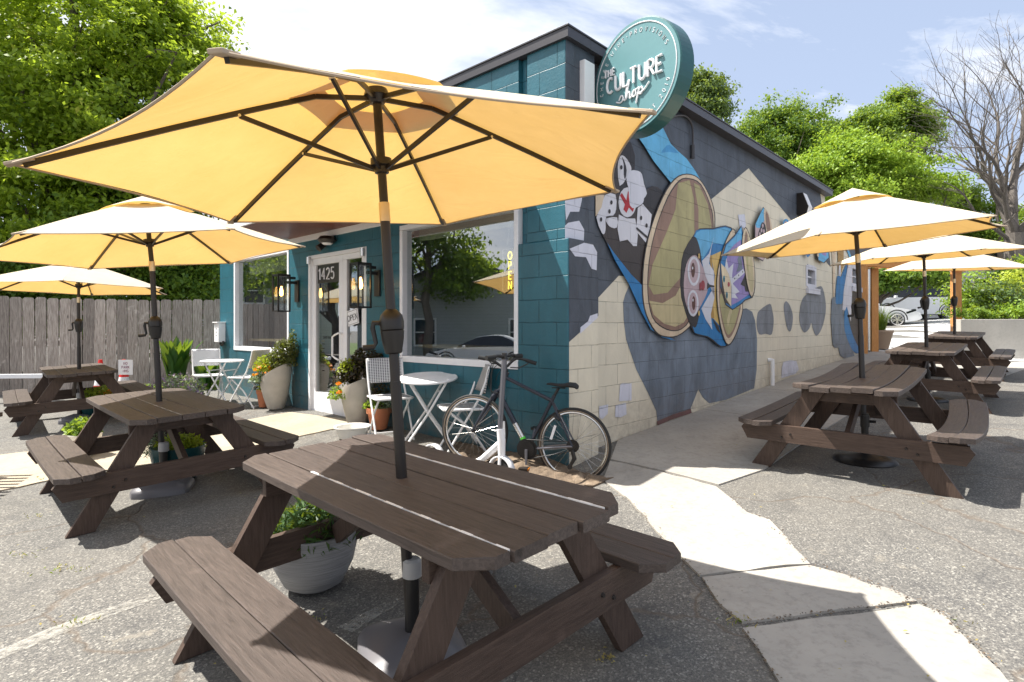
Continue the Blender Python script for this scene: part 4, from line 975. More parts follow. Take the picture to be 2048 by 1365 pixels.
B3 = [  # nested barrel figures
 ('black', [(1380, 474), (1394, 458), (1421, 457.5), (1446, 452), (1464, 462), (1452, 482), (1439, 508), (1430, 552), (1430, 618), (1438, 664), (1452, 690), (1436, 694.5), (1422, 683.5), (1409, 674.5), (1389, 670), (1377, 655), (1357, 596), (1356, 543), (1362, 504)], 2),
 ('blue', [(1382, 474), (1395, 460), (1421, 459.6), (1445.5, 454), (1463, 464), (1450, 481.5), (1436.7, 508), (1428, 552), (1428, 618), (1436.7, 662), (1450, 688), (1436.7, 692), (1423.5, 681.5), (1410, 672.5), (1390.5, 668), (1380, 653), (1376, 560)], 2),
 ('lblue', [(1384, 474), (1396, 461.5), (1421, 461), (1445, 456), (1461, 464), (1449, 480), (1441, 490), (1420, 488), (1400, 520), (1394, 495)], 2),
 ('black', [(1381.8, 474), (1364, 503.5), (1357.6, 543), (1359.8, 596), (1368.6, 635), (1384, 656), (1391.6, 638), (1397, 596), (1398, 530), (1393, 492.5)], 3),
 ('pink', [(1363, 552), (1370.8, 521), (1384, 511), (1393, 521), (1409, 556), (1409, 585), (1393, 618), (1382, 634), (1371, 622), (1363, 591)], 3),
 ('yellow', [(1437, 503), (1417, 512), (1424, 552), (1420, 600), (1421, 637), (1434, 652), (1430, 600), (1430, 552)], 0),
 ('ochre', [(1413, 510), (1418, 512), (1421, 552), (1415, 530)], 0), ('ochre', [(1412, 622), (1421, 612), (1423, 637), (1415, 637)], 0),
 ('white', [(1422.4, 475), (1412.5, 508), (1398, 523), (1405, 552), (1414, 572), (1423.5, 574), (1414.7, 587), (1397, 618), (1406, 640), (1419, 660), (1416, 629), (1423.5, 596), (1422, 543), (1412.5, 528), (1417, 497)], 0),
 ('black', [(1409, 566), (1414, 570), (1423, 572), (1423, 575), (1414, 575), (1408, 580)], 0),
 ('black', [(1419, 637), (1432, 653), (1436, 668), (1428, 660)], 0),
 ('white', ell(1381.8, 543, 12.7, 29.7), 0), ('pink', ell(1381.8, 543, 9, 24), 0), ('eye', ell(1380, 541, 3.9, 15), 0), ('white', ell(1379, 537, 1.3, 3, 8), 0),
 ('white', ell(1379.8, 607, 11.4, 26.5), 0), ('pink', ell(1379.8, 607, 8, 21.5), 0), ('eye', ell(1381, 607, 3.5, 14), 0), ('white', ell(1379.5, 601, 1.2, 3, 8), 0),
 ('lips', ell(1399.5, 571.5, 4, 10, 12), 0), ('lips', ell(1394, 574, 1.4, 9, 10), 0), ('yellow', ell(1391.5, 513, 1.8, 5.5, 8), 0), ('yellow', ell(1391.5, 627, 1.8, 5.5, 8), 0),
 ('black', [(1464, 461), (1449, 474), (1435, 512), (1426.5, 560), (1428, 618), (1437.5, 668), (1450, 692), (1464, 675), (1475.5, 642), (1480, 607), (1470, 540)], 3),
 ('rim', [(1463, 463), (1450, 475), (1436.7, 512), (1428, 560), (1430, 618), (1439, 666), (1450, 689), (1463, 672), (1474, 640), (1478.5, 607), (1468, 540)], 3),
 ('brown', [(1431, 560), (1433, 618), (1441.5, 660), (1450, 677), (1461, 664), (1471, 633), (1474.5, 606), (1460, 560), (1445, 520), (1436, 530)], 3),
 ('olive', [(1433.5, 590), (1436, 625), (1443, 656), (1450, 670), (1460, 658), (1469, 630), (1472, 607), (1455, 590)], 3),
 ('ltan', [(1447, 640), (1449, 655), (1457, 625), (1459, 600), (1455, 612)], 0),
 ('black', [(1476, 451.5), (1462, 471), (1444, 489), (1433, 525), (1433, 574), (1444, 611), (1458, 621), (1477, 609), (1484, 602), (1499, 596), (1503, 585), (1494, 560), (1480, 470)], 0),
 ('blue', [(1476, 454), (1463, 473), (1445.5, 490), (1434.5, 525.5), (1434.5, 574), (1445.5, 609), (1458.7, 619), (1476, 607), (1483, 600), (1498, 594), (1500, 584), (1490, 560), (1479, 470)], 0),
 ('lblue', [(1476, 456), (1463, 475), (1446, 492), (1440, 510), (1460, 495), (1477, 480)], 0),
 ('purple', [(1475, 480), (1462, 490), (1450, 504), (1443, 534), (1456.5, 561), (1456.5, 611), (1470, 604), (1476, 600), (1492, 589), (1488, 552), (1478, 519)], 0),
 ('blk2', [(1434.8, 532), (1443, 575), (1455, 613), (1444, 606), (1436, 580)], 0),
 ('skin', [(1434.8, 527.7), (1446, 539), (1456, 563), (1455.5, 614), (1444, 597), (1437.5, 560)], 0),
 ('white', [(1445.5, 517), (1450, 538), (1460, 527.7), (1457, 552), (1459, 569), (1472, 584), (1463, 589), (1469, 598), (1456.5, 596), (1457, 575), (1450, 548), (1443, 535)], 0),
 ('black', [(1484, 547), (1479, 560), (1474, 569.5), (1482, 574), (1484, 584), (1496, 584), (1494, 560)], 0), ('mid', [(1474, 505), (1478.5, 540), (1466, 545), (1470, 530), (1468, 520)], 0),
 ('white', [(1456.5, 558.5), (1479, 538.5), (1483, 546), (1458.7, 567)], 0), ('black', ell(1462, 558, .9, 2, 6), 0), ('black', ell(1470, 551.5, .9, 2, 6), 0), ('black', ell(1478, 544.5, .9, 2, 6), 0),
 ('lips', ell(1450, 569.5, 2.2, 5, 8), 0), ('teal2', ell(1440.5, 559, 2, 7, 10), 0), ('black', ell(1440.5, 560, 1, 4, 8), 0), ('teal2', ell(1446, 591, 2, 7, 10), 0), ('black', ell(1446, 592, 1, 4, 8), 0),
 ('black', [(1483, 455), (1494, 479), (1501.5, 530), (1503, 575), (1496.5, 596), (1488.5, 579), (1482, 543), (1476, 486)], 3),
 ('rim', [(1483, 457), (1493.5, 481.5), (1500.4, 530), (1501.5, 574), (1496, 593.6), (1489.5, 578), (1483, 543), (1477, 486)], 3),
 ('ltan', [(1484, 463), (1491.5, 484), (1498.2, 530), (1499.4, 572), (1496, 585), (1491.5, 574), (1486, 543), (1480.5, 490)], 3),
 ('olive', [(1484, 480), (1488, 500), (1489, 545), (1486.5, 540), (1483, 500)], 0), ('brown', [(1484, 463), (1487, 470), (1488, 490), (1482, 500), (1480.5, 485)], 0),
 # small far figures
 ('black', [(1518.5, 415), (1501.5, 451), (1501.5, 514), (1518, 524), (1533.5, 496), (1537, 461), (1529, 428)], 0),
 ('pink', [(1518.5, 417), (1502.5, 452), (1502.5, 513), (1518.5, 522), (1532.6, 494), (1536, 461.6), (1528, 429)], 0),
 ('lblue', [(1518.5, 417), (1503, 450), (1505, 457), (1512, 457), (1521, 442), (1524, 424)], 0),
 ('black', [(1516, 446), (1512, 458), (1508, 472), (1514, 490), (1525, 478), (1523, 452)], 2),
 ('rim', [(1521, 419), (1527, 424), (1533, 440), (1537, 461), (1535, 490), (1528, 478), (1523, 452), (1520, 435)], 2),
 ('brown', [(1524, 424), (1530, 436), (1533.5, 460), (1532, 480), (1527, 466), (1523.5, 444)], 2),
] + [('pink', ell(x, y, 1.9, 4.5, 8), 0) for x, y in ((1517.5, 453), (1515, 462), (1519.5, 464), (1511.5, 470), (1516, 475), (1520.5, 472))] + [
 ('mblue', ell(1564, 447, 6, 8, 12), 0), ('pink', ell(1564, 449, 3.4, 5.5, 10), 0), ('eye', ell(1564, 449, 1.6, 2.6, 8), 0),
 ('blue', [(1601, 500), (1616, 500), (1612, 512), (1608, 516), (1604, 511)], 0),
 ('black', [(1625, 495), (1650, 495), (1651.5, 517), (1641, 528), (1629, 522)], 0),
 ('lblue', [(1626, 495), (1649, 495), (1650, 516), (1640, 526), (1630, 521)], 0), ('purple', [(1632, 495), (1646, 495), (1645, 514), (1637, 510)], 0), ('rim', [(1626, 496), (1630, 496), (1630, 514), (1627, 514)], 0),
]
ks = []; mb = MB(); L0 = 0
for items, st in ((B1, .7), (B2, .55), (B3, .45)):
    for i, (key, poly, smth) in enumerate(items):
        if key not in ks: ks.append(key)
        mb.mi = ks.index(key)
        q = [sp(x, y) for x, y in poly]
        if smth: q = crom(q, smth)
        q = [(max(.41, min(a, 12.25)), min(b, 3.995 if a < SEND else REARZ - .004)) for a, b in q]
        y0 = -.002 - L0; L0 += st * .001
        mb.prism(q, lambda x, y, d: Vector((x, y0 - d, y)), .0005)
part('mural', mb, [MURC[k] for k in ks], frm=SM)
# ================================================================ round hanging sign
a_ = Vector((.605, -.796, 0)); nrm = Vector((-.796, -.605, 0))
SC = Vector((1.081, 5.10, 3.652)); SR = .5
SG = frame(SC, a_, -nrm, Vector((0, 0, 1)))      # x across the face, y away from the street
sg = thing('round_shop_sign', 'round teal blade sign reading THE CULTURE shop high on the building corner', 'sign', SG)
mb = MB(); n = 64
pr = [(SR - .012, 0), (SR, .008), (SR, .172), (SR - .012, .18)]
for i in range(len(pr) - 1):
    for k in range(n):
        a0, a1 = 2 * PI * k / n, 2 * PI * (k + 1) / n
        mb.add([(pr[i][0] * math.cos(a0), pr[i][1], pr[i][0] * math.sin(a0)), (pr[i][0] * math.cos(a1), pr[i][1], pr[i][0] * math.sin(a1)), (pr[i + 1][0] * math.cos(a1), pr[i + 1][1], pr[i + 1][0] * math.sin(a1)), (pr[i + 1][0] * math.cos(a0), pr[i + 1][1], pr[i + 1][0] * math.sin(a0))], [(0, 1, 2, 3)])
mb.build('sign_rim', MT['sign_teal_rim'], sg, smooth=True)
mb = MB()
for y in (.0, .18): mb.add([((SR - .012) * math.cos(2 * PI * k / n), y, (SR - .012) * math.sin(2 * PI * k / n)) for k in range(n)], [tuple(range(n)) if y == 0 else tuple(range(n - 1, -1, -1))])
mb.build('sign_face', MT['sign_teal'], sg)
def ring(r, tube_r, mb): mb.tube([(r * math.cos(2 * PI * k / 72), -.002, r * math.sin(2 * PI * k / 72)) for k in range(72)], tube_r, 6, closed=True)
mb = MB(); ring(.455, .0052, mb)
def ringtext(mb, s, r, a_start, h, rad, step=1, inward=False):
    """letters along a circle, a_start in degrees; clockwise reading along the top"""
    a = a_start
    for c in s:
        w, st = GL[c]; w_ = w * h
        for pl in st:
            pts = []
            for (x, y) in pl:
                if not inward:
                    ang = R(a) - (x * h) / r; rr = r + y * h
                else:
                    ang = R(a) + (x * h) / (r); rr = r - y * h
                pts.append((rr * math.cos(ang), -.002, rr * math.sin(ang)))
            mb.tube(pts, rad, 5)
        adv = (w_ + .034 * (1 if c != ' ' else .3)) / r
        a = a - math.degrees(adv) if not inward else a + math.degrees(adv)
ringtext(mb, 'CHEESE.WINE.PROVISIONS', .375, 188, .036, .0027)
ringtext(mb, 'EST  2019', .415, -72, .038, .0027, inward=True)
mb.build('ring_lettering', MT['white_paint'], sg, smooth=True)
mb = MB()
def raised(fn, r, d=-.022):
    return lambda x, y: Vector(fn(x, y))
text(mb, 'CULTURE', lambda x, y: Vector((x * 1.0 + .002, -.011, y - .06)), .135, .0125, .26, n=8, xs=.86)
text(mb, 'THE', lambda x, y: Vector((x - .285, -.01, y + .095)), .062, .0085, .3, n=8, xs=.9)
mb.build('raised_lettering', MT['white_paint'], sg, smooth=True)
mb = MB()
shop_pl = [[(-.16, -.185), (-.135, -.150), (-.115, -.165), (-.125, -.2), (-.15, -.205), (-.19, -.19)],
           [(-.115, -.165), (-.09, -.20), (-.045, -.06), (-.055, -.05), (-.07, -.09), (-.085, -.2), (-.055, -.145), (-.038, -.16), (-.04, -.2), (-.02, -.195)],
           [(-.02, -.195), (.0, -.15), (.025, -.155), (.022, -.19), (.0, -.2), (-.008, -.175), (.01, -.15), (.05, -.145)],
           [(.05, -.145), (.062, -.15), (.03, -.265), (.055, -.17), (.085, -.145), (.10, -.165), (.085, -.198), (.06, -.19), (.11, -.18), (.17, -.13)]]
for pl in shop_pl: mb.tube([(x * 1.05, -.01, z * 1.05 + .03) for x, z in crom(pl, 4, False)], .0078, 7)
mb.build('script_lettering', MT['white_paint'], sg, smooth=True)
# white bracket box between the wall and the disc
mb = MB(); mb.bb((-.022, -.36, 3.30), (.037, -.205, 3.86)); mb.build('mounting_box', MT['white_paint'], sg, FM, bevel=.004)
# dark flank post piece joining the box and pier
# ================================================================ umbrellas
POLE = {}
def umbrella(label, base, T, apex, r, baseKind, lit=1, crank_dir=-1, joint=.50, seed=0):
    """T: six rib tips (world), apex (world), base on the ground"""
    base = Vector((base[0], base[1], G(base[0], base[1]))); apex = Vector(apex); T = [Vector(t) for t in T]
    t = thing('patio_umbrella', label, 'umbrella', base, 'cream market umbrellas through the picnic tables')
    cen = sum(T, Vector()) / 6; nr = (apex - cen).normalized(); d = (apex - cen).length
    # canopy
    mb = MB(); NI, NJ = 8, 8; h0 = .17
    def rib(k, s):
        k %= 6; p = apex.lerp(T[k], s); return p + nr * (.010 * math.sin(PI * s))
    for k in range(6):
        vs = []
        for i in range(NI + 1):
            s = h0 + (1 - h0) * i / NI
            for j in range(NJ + 1):
                q = j / NJ; p = rib(k, s).lerp(rib(k + 1, s), q); c = 4 * q * (1 - q)
                ax = apex.lerp(cen, s); p = p + (ax - p) * (.055 * s * s * c) - nr * (.010 * c * math.sin(PI * min(1, s * .9)))
                p += nr * .006 * c * math.sin(9 * s + 5 * q + k + seed) * s
                vs.append(p)
        fs = [(i * (NJ + 1) + j, (i + 1) * (NJ + 1) + j, (i + 1) * (NJ + 1) + j + 1, i * (NJ + 1) + j + 1) for i in range(NI) for j in range(NJ)]
        mb.add(vs, fs)
    o = mb.build('canopy', MT['canvas'], t, world=True, smooth=True, angle=60)
    hm = MB()
    for k in range(6):
        pts = []
        for j in range(13):
            q = j / 12; p = rib(k, 1).lerp(rib(k + 1, 1), q); c = 4 * q * (1 - q); pts.append(p + (cen - p) * (.055 * c) - nr * (.010 * c * math.sin(PI * .9)) - nr * .002)
        hm.tube(pts, .0042, 5)
    hm.build('hem', MT['hem'], o, WM[t.name], world=True)
    # vent cap
    mb = MB(); NI2 = 4
    for k in range(6):
        vs = []
        for i in range(NI2 + 1):
            s = .0 + .29 * i / NI2
            for j in range(NJ + 1):
                q = j / NJ; c = 4 * q * (1 - q); p = rib(k, s).lerp(rib(k + 1, s), q) + nr * (.034 - .020 * i / NI2 + .010 * c * math.sin((k * 2.3 + seed) + 3) * i / NI2 + .018 * c * (i / NI2))
                vs.append(p)
        mb.add(vs, [(i * (NJ + 1) + j, (i + 1) * (NJ + 1) + j, (i + 1) * (NJ + 1) + j + 1, i * (NJ + 1) + j + 1) for i in range(NI2) for j in range(NJ)])
    mb.build('vent_cap', MT['canvas'], t, world=True, smooth=True, angle=60)
    # tip pockets
    for k in range(6):
        m_ = MB(); dd = (T[k] - apex).normalized(); m_.beam(T[k] - dd * .075 - nr * .006, T[k] + dd * .012 - nr * .002, .034, .012, nr)
        m_.build('tip_pocket', MT['hem'], t, world=True, bevel=.003)
    # hub, ribs, struts
    pd = (nr * .82 + Vector((0, 0, 1)) * .18).normalized() if False else nr
    hub = apex - nr * .068; run = apex - nr * .36; jt = apex - nr * joint
    mb = MB(); mb.tube([hub + nr * .0, hub + nr * .03], [.055, .045], 16); mb.tube([hub - nr * .03, hub], [.03, .05], 16); mb.build('hub', MT['bronze_metal'], t, world=True, smooth=True)
    mb = MB(); mb.tube([run - nr * .03, run - nr * .005, run, run + nr * .03], [.03, .032, .046, .044], 16); mb.build('runner', MT['bronze_metal'], t, world=True, smooth=True)
    for k in range(6):
        m_ = MB(); pts = [rib(k, s) - nr * .016 for s in (.0, .2, .4, .6, .8, .97)]
        pts[0] = hub + (T[k] - apex).normalized() * .03
        for i in range(5): m_.beam(pts[i], pts[i + 1], .012, .019, nr)
        rb = m_.build('rib', MT['bronze_metal'], t, world=True)
        m_ = MB(); a = run + (T[k] - apex).normalized() * .035; b = rib(k, .43) - nr * .028; m_.beam(a, b, .011, .017, nr); m_.build('strut', MT['bronze_metal'], t, world=True)
        m_ = MB(); m_.tube([b - (b - a).cross(nr).normalized() * .011, b + (b - a).cross(nr).normalized() * .011], .006, 8); m_.build('rivet', MT['silver'], rb, WM[t.name], world=True)
    # pole
    foot = base + Vector((0, 0, .06)); dv = (jt - foot)
    m_ = MB(); m_.tube([jt + nr * .03, hub + nr * .01], .0185, 14); m_.tube([foot, foot + dv * .60], .0235, 16); m_.tube([foot + dv * .60, foot + dv * .975], .0205, 16)
    m_.build('pole', MT['bronze_metal'], t, world=True, smooth=True)
    m_ = MB(); m_.tube([foot + dv * .975, jt + nr * .035], .0225, 14); m_.build('tilt_joint', MT['brass_sleeve'], t, world=True, smooth=True)
    # crank housing
    cz = foot + dv * ((1.42 + 0 - foot.z + (base.z)) / (jt.z - foot.z)) if False else foot + dv * (1.30 / dv.length)
    ud = dv.normalized(); m_ = MB(); pr = [(-.10, .030), (-.095, .036), (-.035, .047), (-.003, .050), (.0, .0465), (.003, .050), (.035, .052), (.062, .046), (.08, .032), (.088, .022)]
    m_.tube([cz + ud * a for a, b in pr], [b for a, b in pr], 18); ch = m_.build('crank_housing', MT['black_metal'], t, world=True, smooth=True)
    m_ = MB(); sd = Vector((crank_dir, -.25, 0)).normalized(); a = cz + ud * .03 + sd * .05
    m_.tube([a, a + sd * .025, a + sd * .03 - ud * .02, a + sd * .02 - ud * .085, a + sd * .03 - ud * .10, a + sd * .075 - ud * .105], [.011, .012, .011, .009, .011, .013], 10)
    m_.build('crank_handle', MT['black_metal'], ch, WM[t.name], world=True, smooth=True)
    # weighted base
    m_ = MB(); z = base.z
    if baseKind == 'disc':
        m_.lathe([(0, .07), (.04, .07), (.05, .062), (.16, .045), (.235, .022), (.255, .0), (.25, -.02)], base, 40); bs = m_.build('weighted_base', MT['black_metal'], t, world=True, smooth=True)
        m_ = MB(); m_.tube([base + Vector((0, 0, .05)), base + Vector((0, 0, .42))], .029, 14); m_.tube([base + Vector((0, 0, .30)), base + Vector((0, 0, .40))], .037, 14); m_.tube([base + Vector((.03, -.02, .35)), base + Vector((.07, -.045, .35))], .012, 8)
        m_.build('collar', MT['black_metal'], t, world=True, smooth=True)
    else:
        n = 6; w0, w1 = .215, .185; ang = .35
        def sq(rr, zz, k=32):
            out = []
            for i in range(k):
                a = 2 * PI * i / k; c_, s_ = math.cos(a), math.sin(a); e = (abs(c_) ** 5 + abs(s_) ** 5) ** (-1 / 5)
                x, y = c_ * e * rr, s_ * e * rr; out.append(base + Vector((x * math.cos(ang) - y * math.sin(ang), x * math.sin(ang) + y * math.cos(ang), zz)))
            return out
        rings = [sq(w0, -.02), sq(w0, .03), sq(w0 * .97, .045), sq(w1, .065), sq(.10, .095), sq(.04, .10)]
        vs = [v for rg in rings for v in rg]; k = 32; fs = [(i * k + j, i * k + (j + 1) % k, (i + 1) * k + (j + 1) % k, (i + 1) * k + j) for i in range(5) for j in range(k)] + [tuple(5 * k + j for j in range(k))]
        m_.add(vs, fs); m_.build('weighted_base', MT['grey_plastic'], t, world=True, smooth=True, angle=30)
        m_ = MB(); b_ = base + Vector((0, 0, .08)); m_.tube([b_, b_ + Vector((0, 0, .25))], .030, 14); m_.build('collar_tube', MT['black_metal'], t, world=True, smooth=True)
        m_ = MB(); m_.tube([b_ + Vector((0, 0, .24)), b_ + Vector((0, 0, .245)), b_ + Vector((0, 0, .31)), b_ + Vector((0, 0, .32))], [.033, .041, .039, .03], 16); m_.build('locking_collar', MT['pale_plastic'], t, world=True, smooth=True)
    return t
def pix(T, px):                              # nudge a modelled tip sideways to where the photo has it, same distance
    return [at(p[0], p[1], q[1]) for p, q in zip(px, T)]
TM = pix([(.54, 2.96), (-.46, 3.65), (-1.55, 3.12), (-1.64, 1.91), (-.64, 1.23), (.45, 1.76)], [(1232, 382), (888, 449), (462, 444), (18, 327), (434, 101), (1303, 223)])
umbrella('large cream umbrella nearest the camera, seen from below over the front picnic table', (-.42, 2.42), TM, (-.575, 2.43, 2.478), 1.2, 'plastic', joint=.55)
umbrella('cream umbrella left of the near one, over the middle left picnic table', (-2.903, 4.80), [(-1.92, 5.32, 2.18), (-2.93, 6.0, 2.1), (-4.01, 5.47, 1.99), (-4.09, 4.26, 1.95), (-3.09, 3.58, 2.02), (-2.0, 4.12, 2.14)], (-3.045, 4.78, 2.493), 1.2, 'plastic', seed=2, joint=.55)
umbrella('nearest cream umbrella of the right row beside the mural', (3.137, 5.12), [(4.22, 4.93, 2.3), (3.91, 6.03, 2.28), (2.8, 6.3, 2.19), (2.0, 5.48, 2.12), (2.32, 4.38, 2.14), (3.43, 4.1, 2.23)], (3.076, 5.2, 2.656), 1.15, 'disc', seed=3, joint=.60)
T2 = [(6.66, 7.35, 2.45), (6.76, 8.49, 2.48), (5.83, 9.15, 2.44), (4.79, 8.67, 2.36), (4.69, 7.53, 2.33), (5.63, 6.87, 2.37)]
umbrella('middle cream umbrella of the right row', (5.778, 8.006), T2, (5.704, 8.0, 2.777), 1.2, 'disc', seed=5, joint=.60)
T3 = [(9.01, 9.91, 2.46), (9.19, 10.98, 2.52), (8.35, 11.7, 2.57), (7.33, 11.36, 2.54), (7.13, 10.27, 2.46), (7.95, 9.55, 2.43)]
umbrella('farthest cream umbrella of the right row in front of the timber pergola', (8.126, 10.568), T3, (8.139, 10.6, 2.883), 1.2, 'disc', seed=6, joint=.60)
T4 = [(-5.5, 9.15, 1.95), (-6.69, 9.18, 1.94), (-7.31, 8.17, 1.96), (-6.74, 7.12, 2.0), (-5.55, 7.09, 2.01), (-4.93, 8.11, 1.98)]
umbrella('far left cream umbrella in front of the grey plank fence', (-6.124, 8.158), T4, (-6.12, 8.15, 2.368), 1.2, 'plastic', seed=8, joint=.55)
# ================================================================ picnic tables
def tilt_frame(x, y, yaw, slope=True):
    z = G(x, y); e = .5
    n = Vector((-(G(x + e, y) - G(x - e, y)) / (2 * e), -(G(x, y + e) - G(x, y - e)) / (2 * e), 1)).normalized() if slope else Vector((0, 0, 1))
    a = Vector((math.cos(yaw), math.sin(yaw), 0)); a = (a - a.dot(n) * n).normalized(); return frame((x, y, z), a, n.cross(a), n)
def picnic(label, x, y, yaw, Lx=1.83, W=.74, warp=.008, lat=0, seed=0):
    g = random.Random(seed); t = thing('picnic_table', label, 'picnic table', tilt_frame(x, y, yaw), 'brown picnic tables'); HX = Lx / 2; top = .74; bz = .43; hw = .80
    def boards(name, y0, y1, n, zt, thick, wk, cut, gap=.006, lt=0):
        mb = MB(); bw = (y1 - y0) / n; NX = 14
        for k in range(n):
            a = y0 + k * bw + gap / 2; b = a + bw - gap; dx = g.uniform(-.012, .012); dz = g.uniform(-.002, .002); kk = wk * g.uniform(.6, 1.3); bow = g.uniform(-.004, .004) + lt
            vs = []; xs = [-HX + dx] + [-HX + dx + cut] + list(np.linspace(-HX + dx + cut + .02, HX + dx - cut - .02, NX)) + [HX + dx - cut, HX + dx]
            for i, xx in enumerate(xs):
                u_ = xx / HX; zz = zt + dz + kk * u_ * u_ * 1.0 - wk * .25; yy = bow * (1 - u_ * u_)
                ya, yb = a, b
                if i in (0, len(xs) - 1):
                    if k == 0: ya = a + min(cut, bw * .75)
                    if k == n - 1: yb = b - min(cut, bw * .75)
                e = .003
                for (py, pz_) in ((ya + e, zz), (yb - e, zz), (yb, zz - e), (yb, zz - thick + e), (yb - e, zz - thick), (ya + e, zz - thick), (ya, zz - thick + e), (ya, zz - e)): vs.append((xx, py + yy, pz_))
            m = 8; fs = [(i * m + j, i * m + (j + 1) % m, (i + 1) * m + (j + 1) % m, (i + 1) * m + j) for i in range(len(xs) - 1) for j in range(m)]
            fs = [f[::-1] for f in fs]; fs += [tuple(range(m)), tuple((len(xs) - 1) * m + j for j in range(m - 1, -1, -1))]
            mb.add(vs, fs)
        return mb.build(name, MT['table_x'], t, smooth=True, angle=12)
    boards('tabletop', -W / 2, W / 2, 5, top, .038, warp, .085, .010 if seed == 1 else .006)
    for s_ in (-1, 1):
        a, b = (.52, .80) if s_ > 0 else (-.80, -.52); boards('seat', a, b, 2, bz, .038, warp * (1.6 if s_ < 0 else .3), .075, .005, lat if s_ < 0 else 0)
    if seed in (1, 2):                       # raw pale edges showing in the gaps between boards
        for k in ((1, 4) if seed == 1 else (2,)):
            m_ = MB()
            yy = -W / 2 + k * W / 5; wd = .0062 if seed == 1 else .003
            xs_ = np.linspace(-HX * .45, HX - .02, 24)
            for xa, xb in zip(xs_[:-1], xs_[1:]):
                ww = wd * (.55 + .45 * math.sin(xa * 31 + k)); hz = top + .0012 - (warp * .25) + warp * (xa / HX) ** 2; m_.bb((xa, yy - ww, hz - .02), (xb + .001, yy + ww, hz))
            m_.build('bare_board_edge', MT['white_metal'] if seed == 1 else MT['concrete'], t)
    lx = HX - .22; ang = math.atan2(.42, top)
    for sx in (-1, 1):
        for sy in (-1, 1):
            m_ = MB(); p0 = Vector((sx * lx, sy * .22, top - .045)); p1 = Vector((sx * lx, sy * .66, .0)); d = (p1 - p0).normalized(); w_ = .07
            q = [(p0.y - w_ * 1.06, top - .04), (p0.y + w_ * 1.06, top - .04), (p1.y + w_ * 1.15, .002), (p1.y - w_ * 1.15, .002)]
            m_.prism(q, (lambda xx: (lambda a, b, dd: Vector((xx + dd, a, b))))(sx * lx - .019), .038); m_.build('leg', MT['table_z'], t, bevel=.003)
        m_ = MB(); xo = sx * (lx + .0385); m_.prism([(-hw + .03, bz - .05), (-hw + .0, bz - .085), (-hw + .05, bz - .18), (hw - .05, bz - .18), (hw, bz - .085), (hw - .03, bz - .05)][::1], (lambda xx: (lambda a, b, dd: Vector((xx + dd, a, b))))(xo - .019), .038)
        m_.prism([(-hw + .03, bz - .0505), (hw - .03, bz - .0505), (hw - .03, bz - .0385), (-hw + .03, bz - .0385)], (lambda xx: (lambda a, b, dd: Vector((xx + dd, a, b))))(xo - .019), .038)
        m_.build('seat_support', MT['table_y'], t)
        m_ = MB(); m_.bb((sx * (lx - .0385) - .019, -W / 2 + .03, top - .128), (sx * (lx - .0385) + .019, W / 2 - .03, top - .0395)); m_.build('top_batten', MT['table_y'], t, bevel=.003)
        m_ = MB(); m_.beam((sx * .08, .0, top - .045), (sx * (lx - .02), .0, bz - .10), .038, .09, (0, 0, 1)); m_.build('brace', MT['table_z'], t, bevel=.003)
        m_ = MB()
        for sy in (-1, 1):
            for k in (-.03, .04): m_.tube([(sx * (lx + .055), sy * (.43 + k), bz - .12 - k * .5), (sx * (lx + .066), sy * (.43 + k), bz - .12 - k * .5)], [.011, .008], 8)
            for k in (.02, .09, .15, .22):
                pass
        m_.build('bolt', MT['bronze_metal'], t)
    return t
picnic('near brown picnic table in the foreground with the large umbrella through its top', -.425, 2.45, -.790, 1.74, .77, .004, seed=1)
picnic('brown picnic table at middle left under its own umbrella', -2.903, 4.80, -.79, 1.82, .76, .005, seed=2)
picnic('brown picnic table farthest left, in front of the plank fence', -6.124, 8.158, -.84, 1.82, .76, .01, seed=3)
picnic('nearest brown picnic table of the right row, with strongly warped boards', 3.137, 5.122, .85, 1.9, .73, .035, -.05, seed=4)
picnic('middle brown picnic table of the right row', 5.778, 8.006, .83, 1.9, .73, .008, seed=5)
picnic('farthest brown picnic table of the right row by the concrete retaining wall', 8.126, 10.568, .82, 1.9, .73, .006, seed=6)

# ================================================================ bistro chairs and tables
def uvquad(name, P, mat, parent, thick=.012, frm=None):
    """curved woven panel: P = rows of points"""
    nr_, nc = len(P), len(P[0]); me = bpy.data.meshes.new(name)
    vs = [tuple(p) for r in P for p in r]; fs = [(i * nc + j, i * nc + j + 1, (i + 1) * nc + j + 1, (i + 1) * nc + j) for i in range(nr_ - 1) for j in range(nc - 1)]
    me.from_pydata(vs, [], fs); uv = me.uv_layers.new(name='UVMap')
    for p in me.polygons:
        for li in p.loop_indices:
            v = me.loops[li].vertex_index; uv.data[li].uv = ((v % nc) / (nc - 1), (v // nc) / (nr_ - 1))
    me.materials.append(mat); me.polygons.foreach_set('use_smooth', [True] * len(me.polygons))
    o = bpy.data.objects.new(name, me); link(o, WM[parent.name], parent); s = o.modifiers.new('Solidify', 'SOLIDIFY'); s.thickness = thick; s.offset = 0; return o
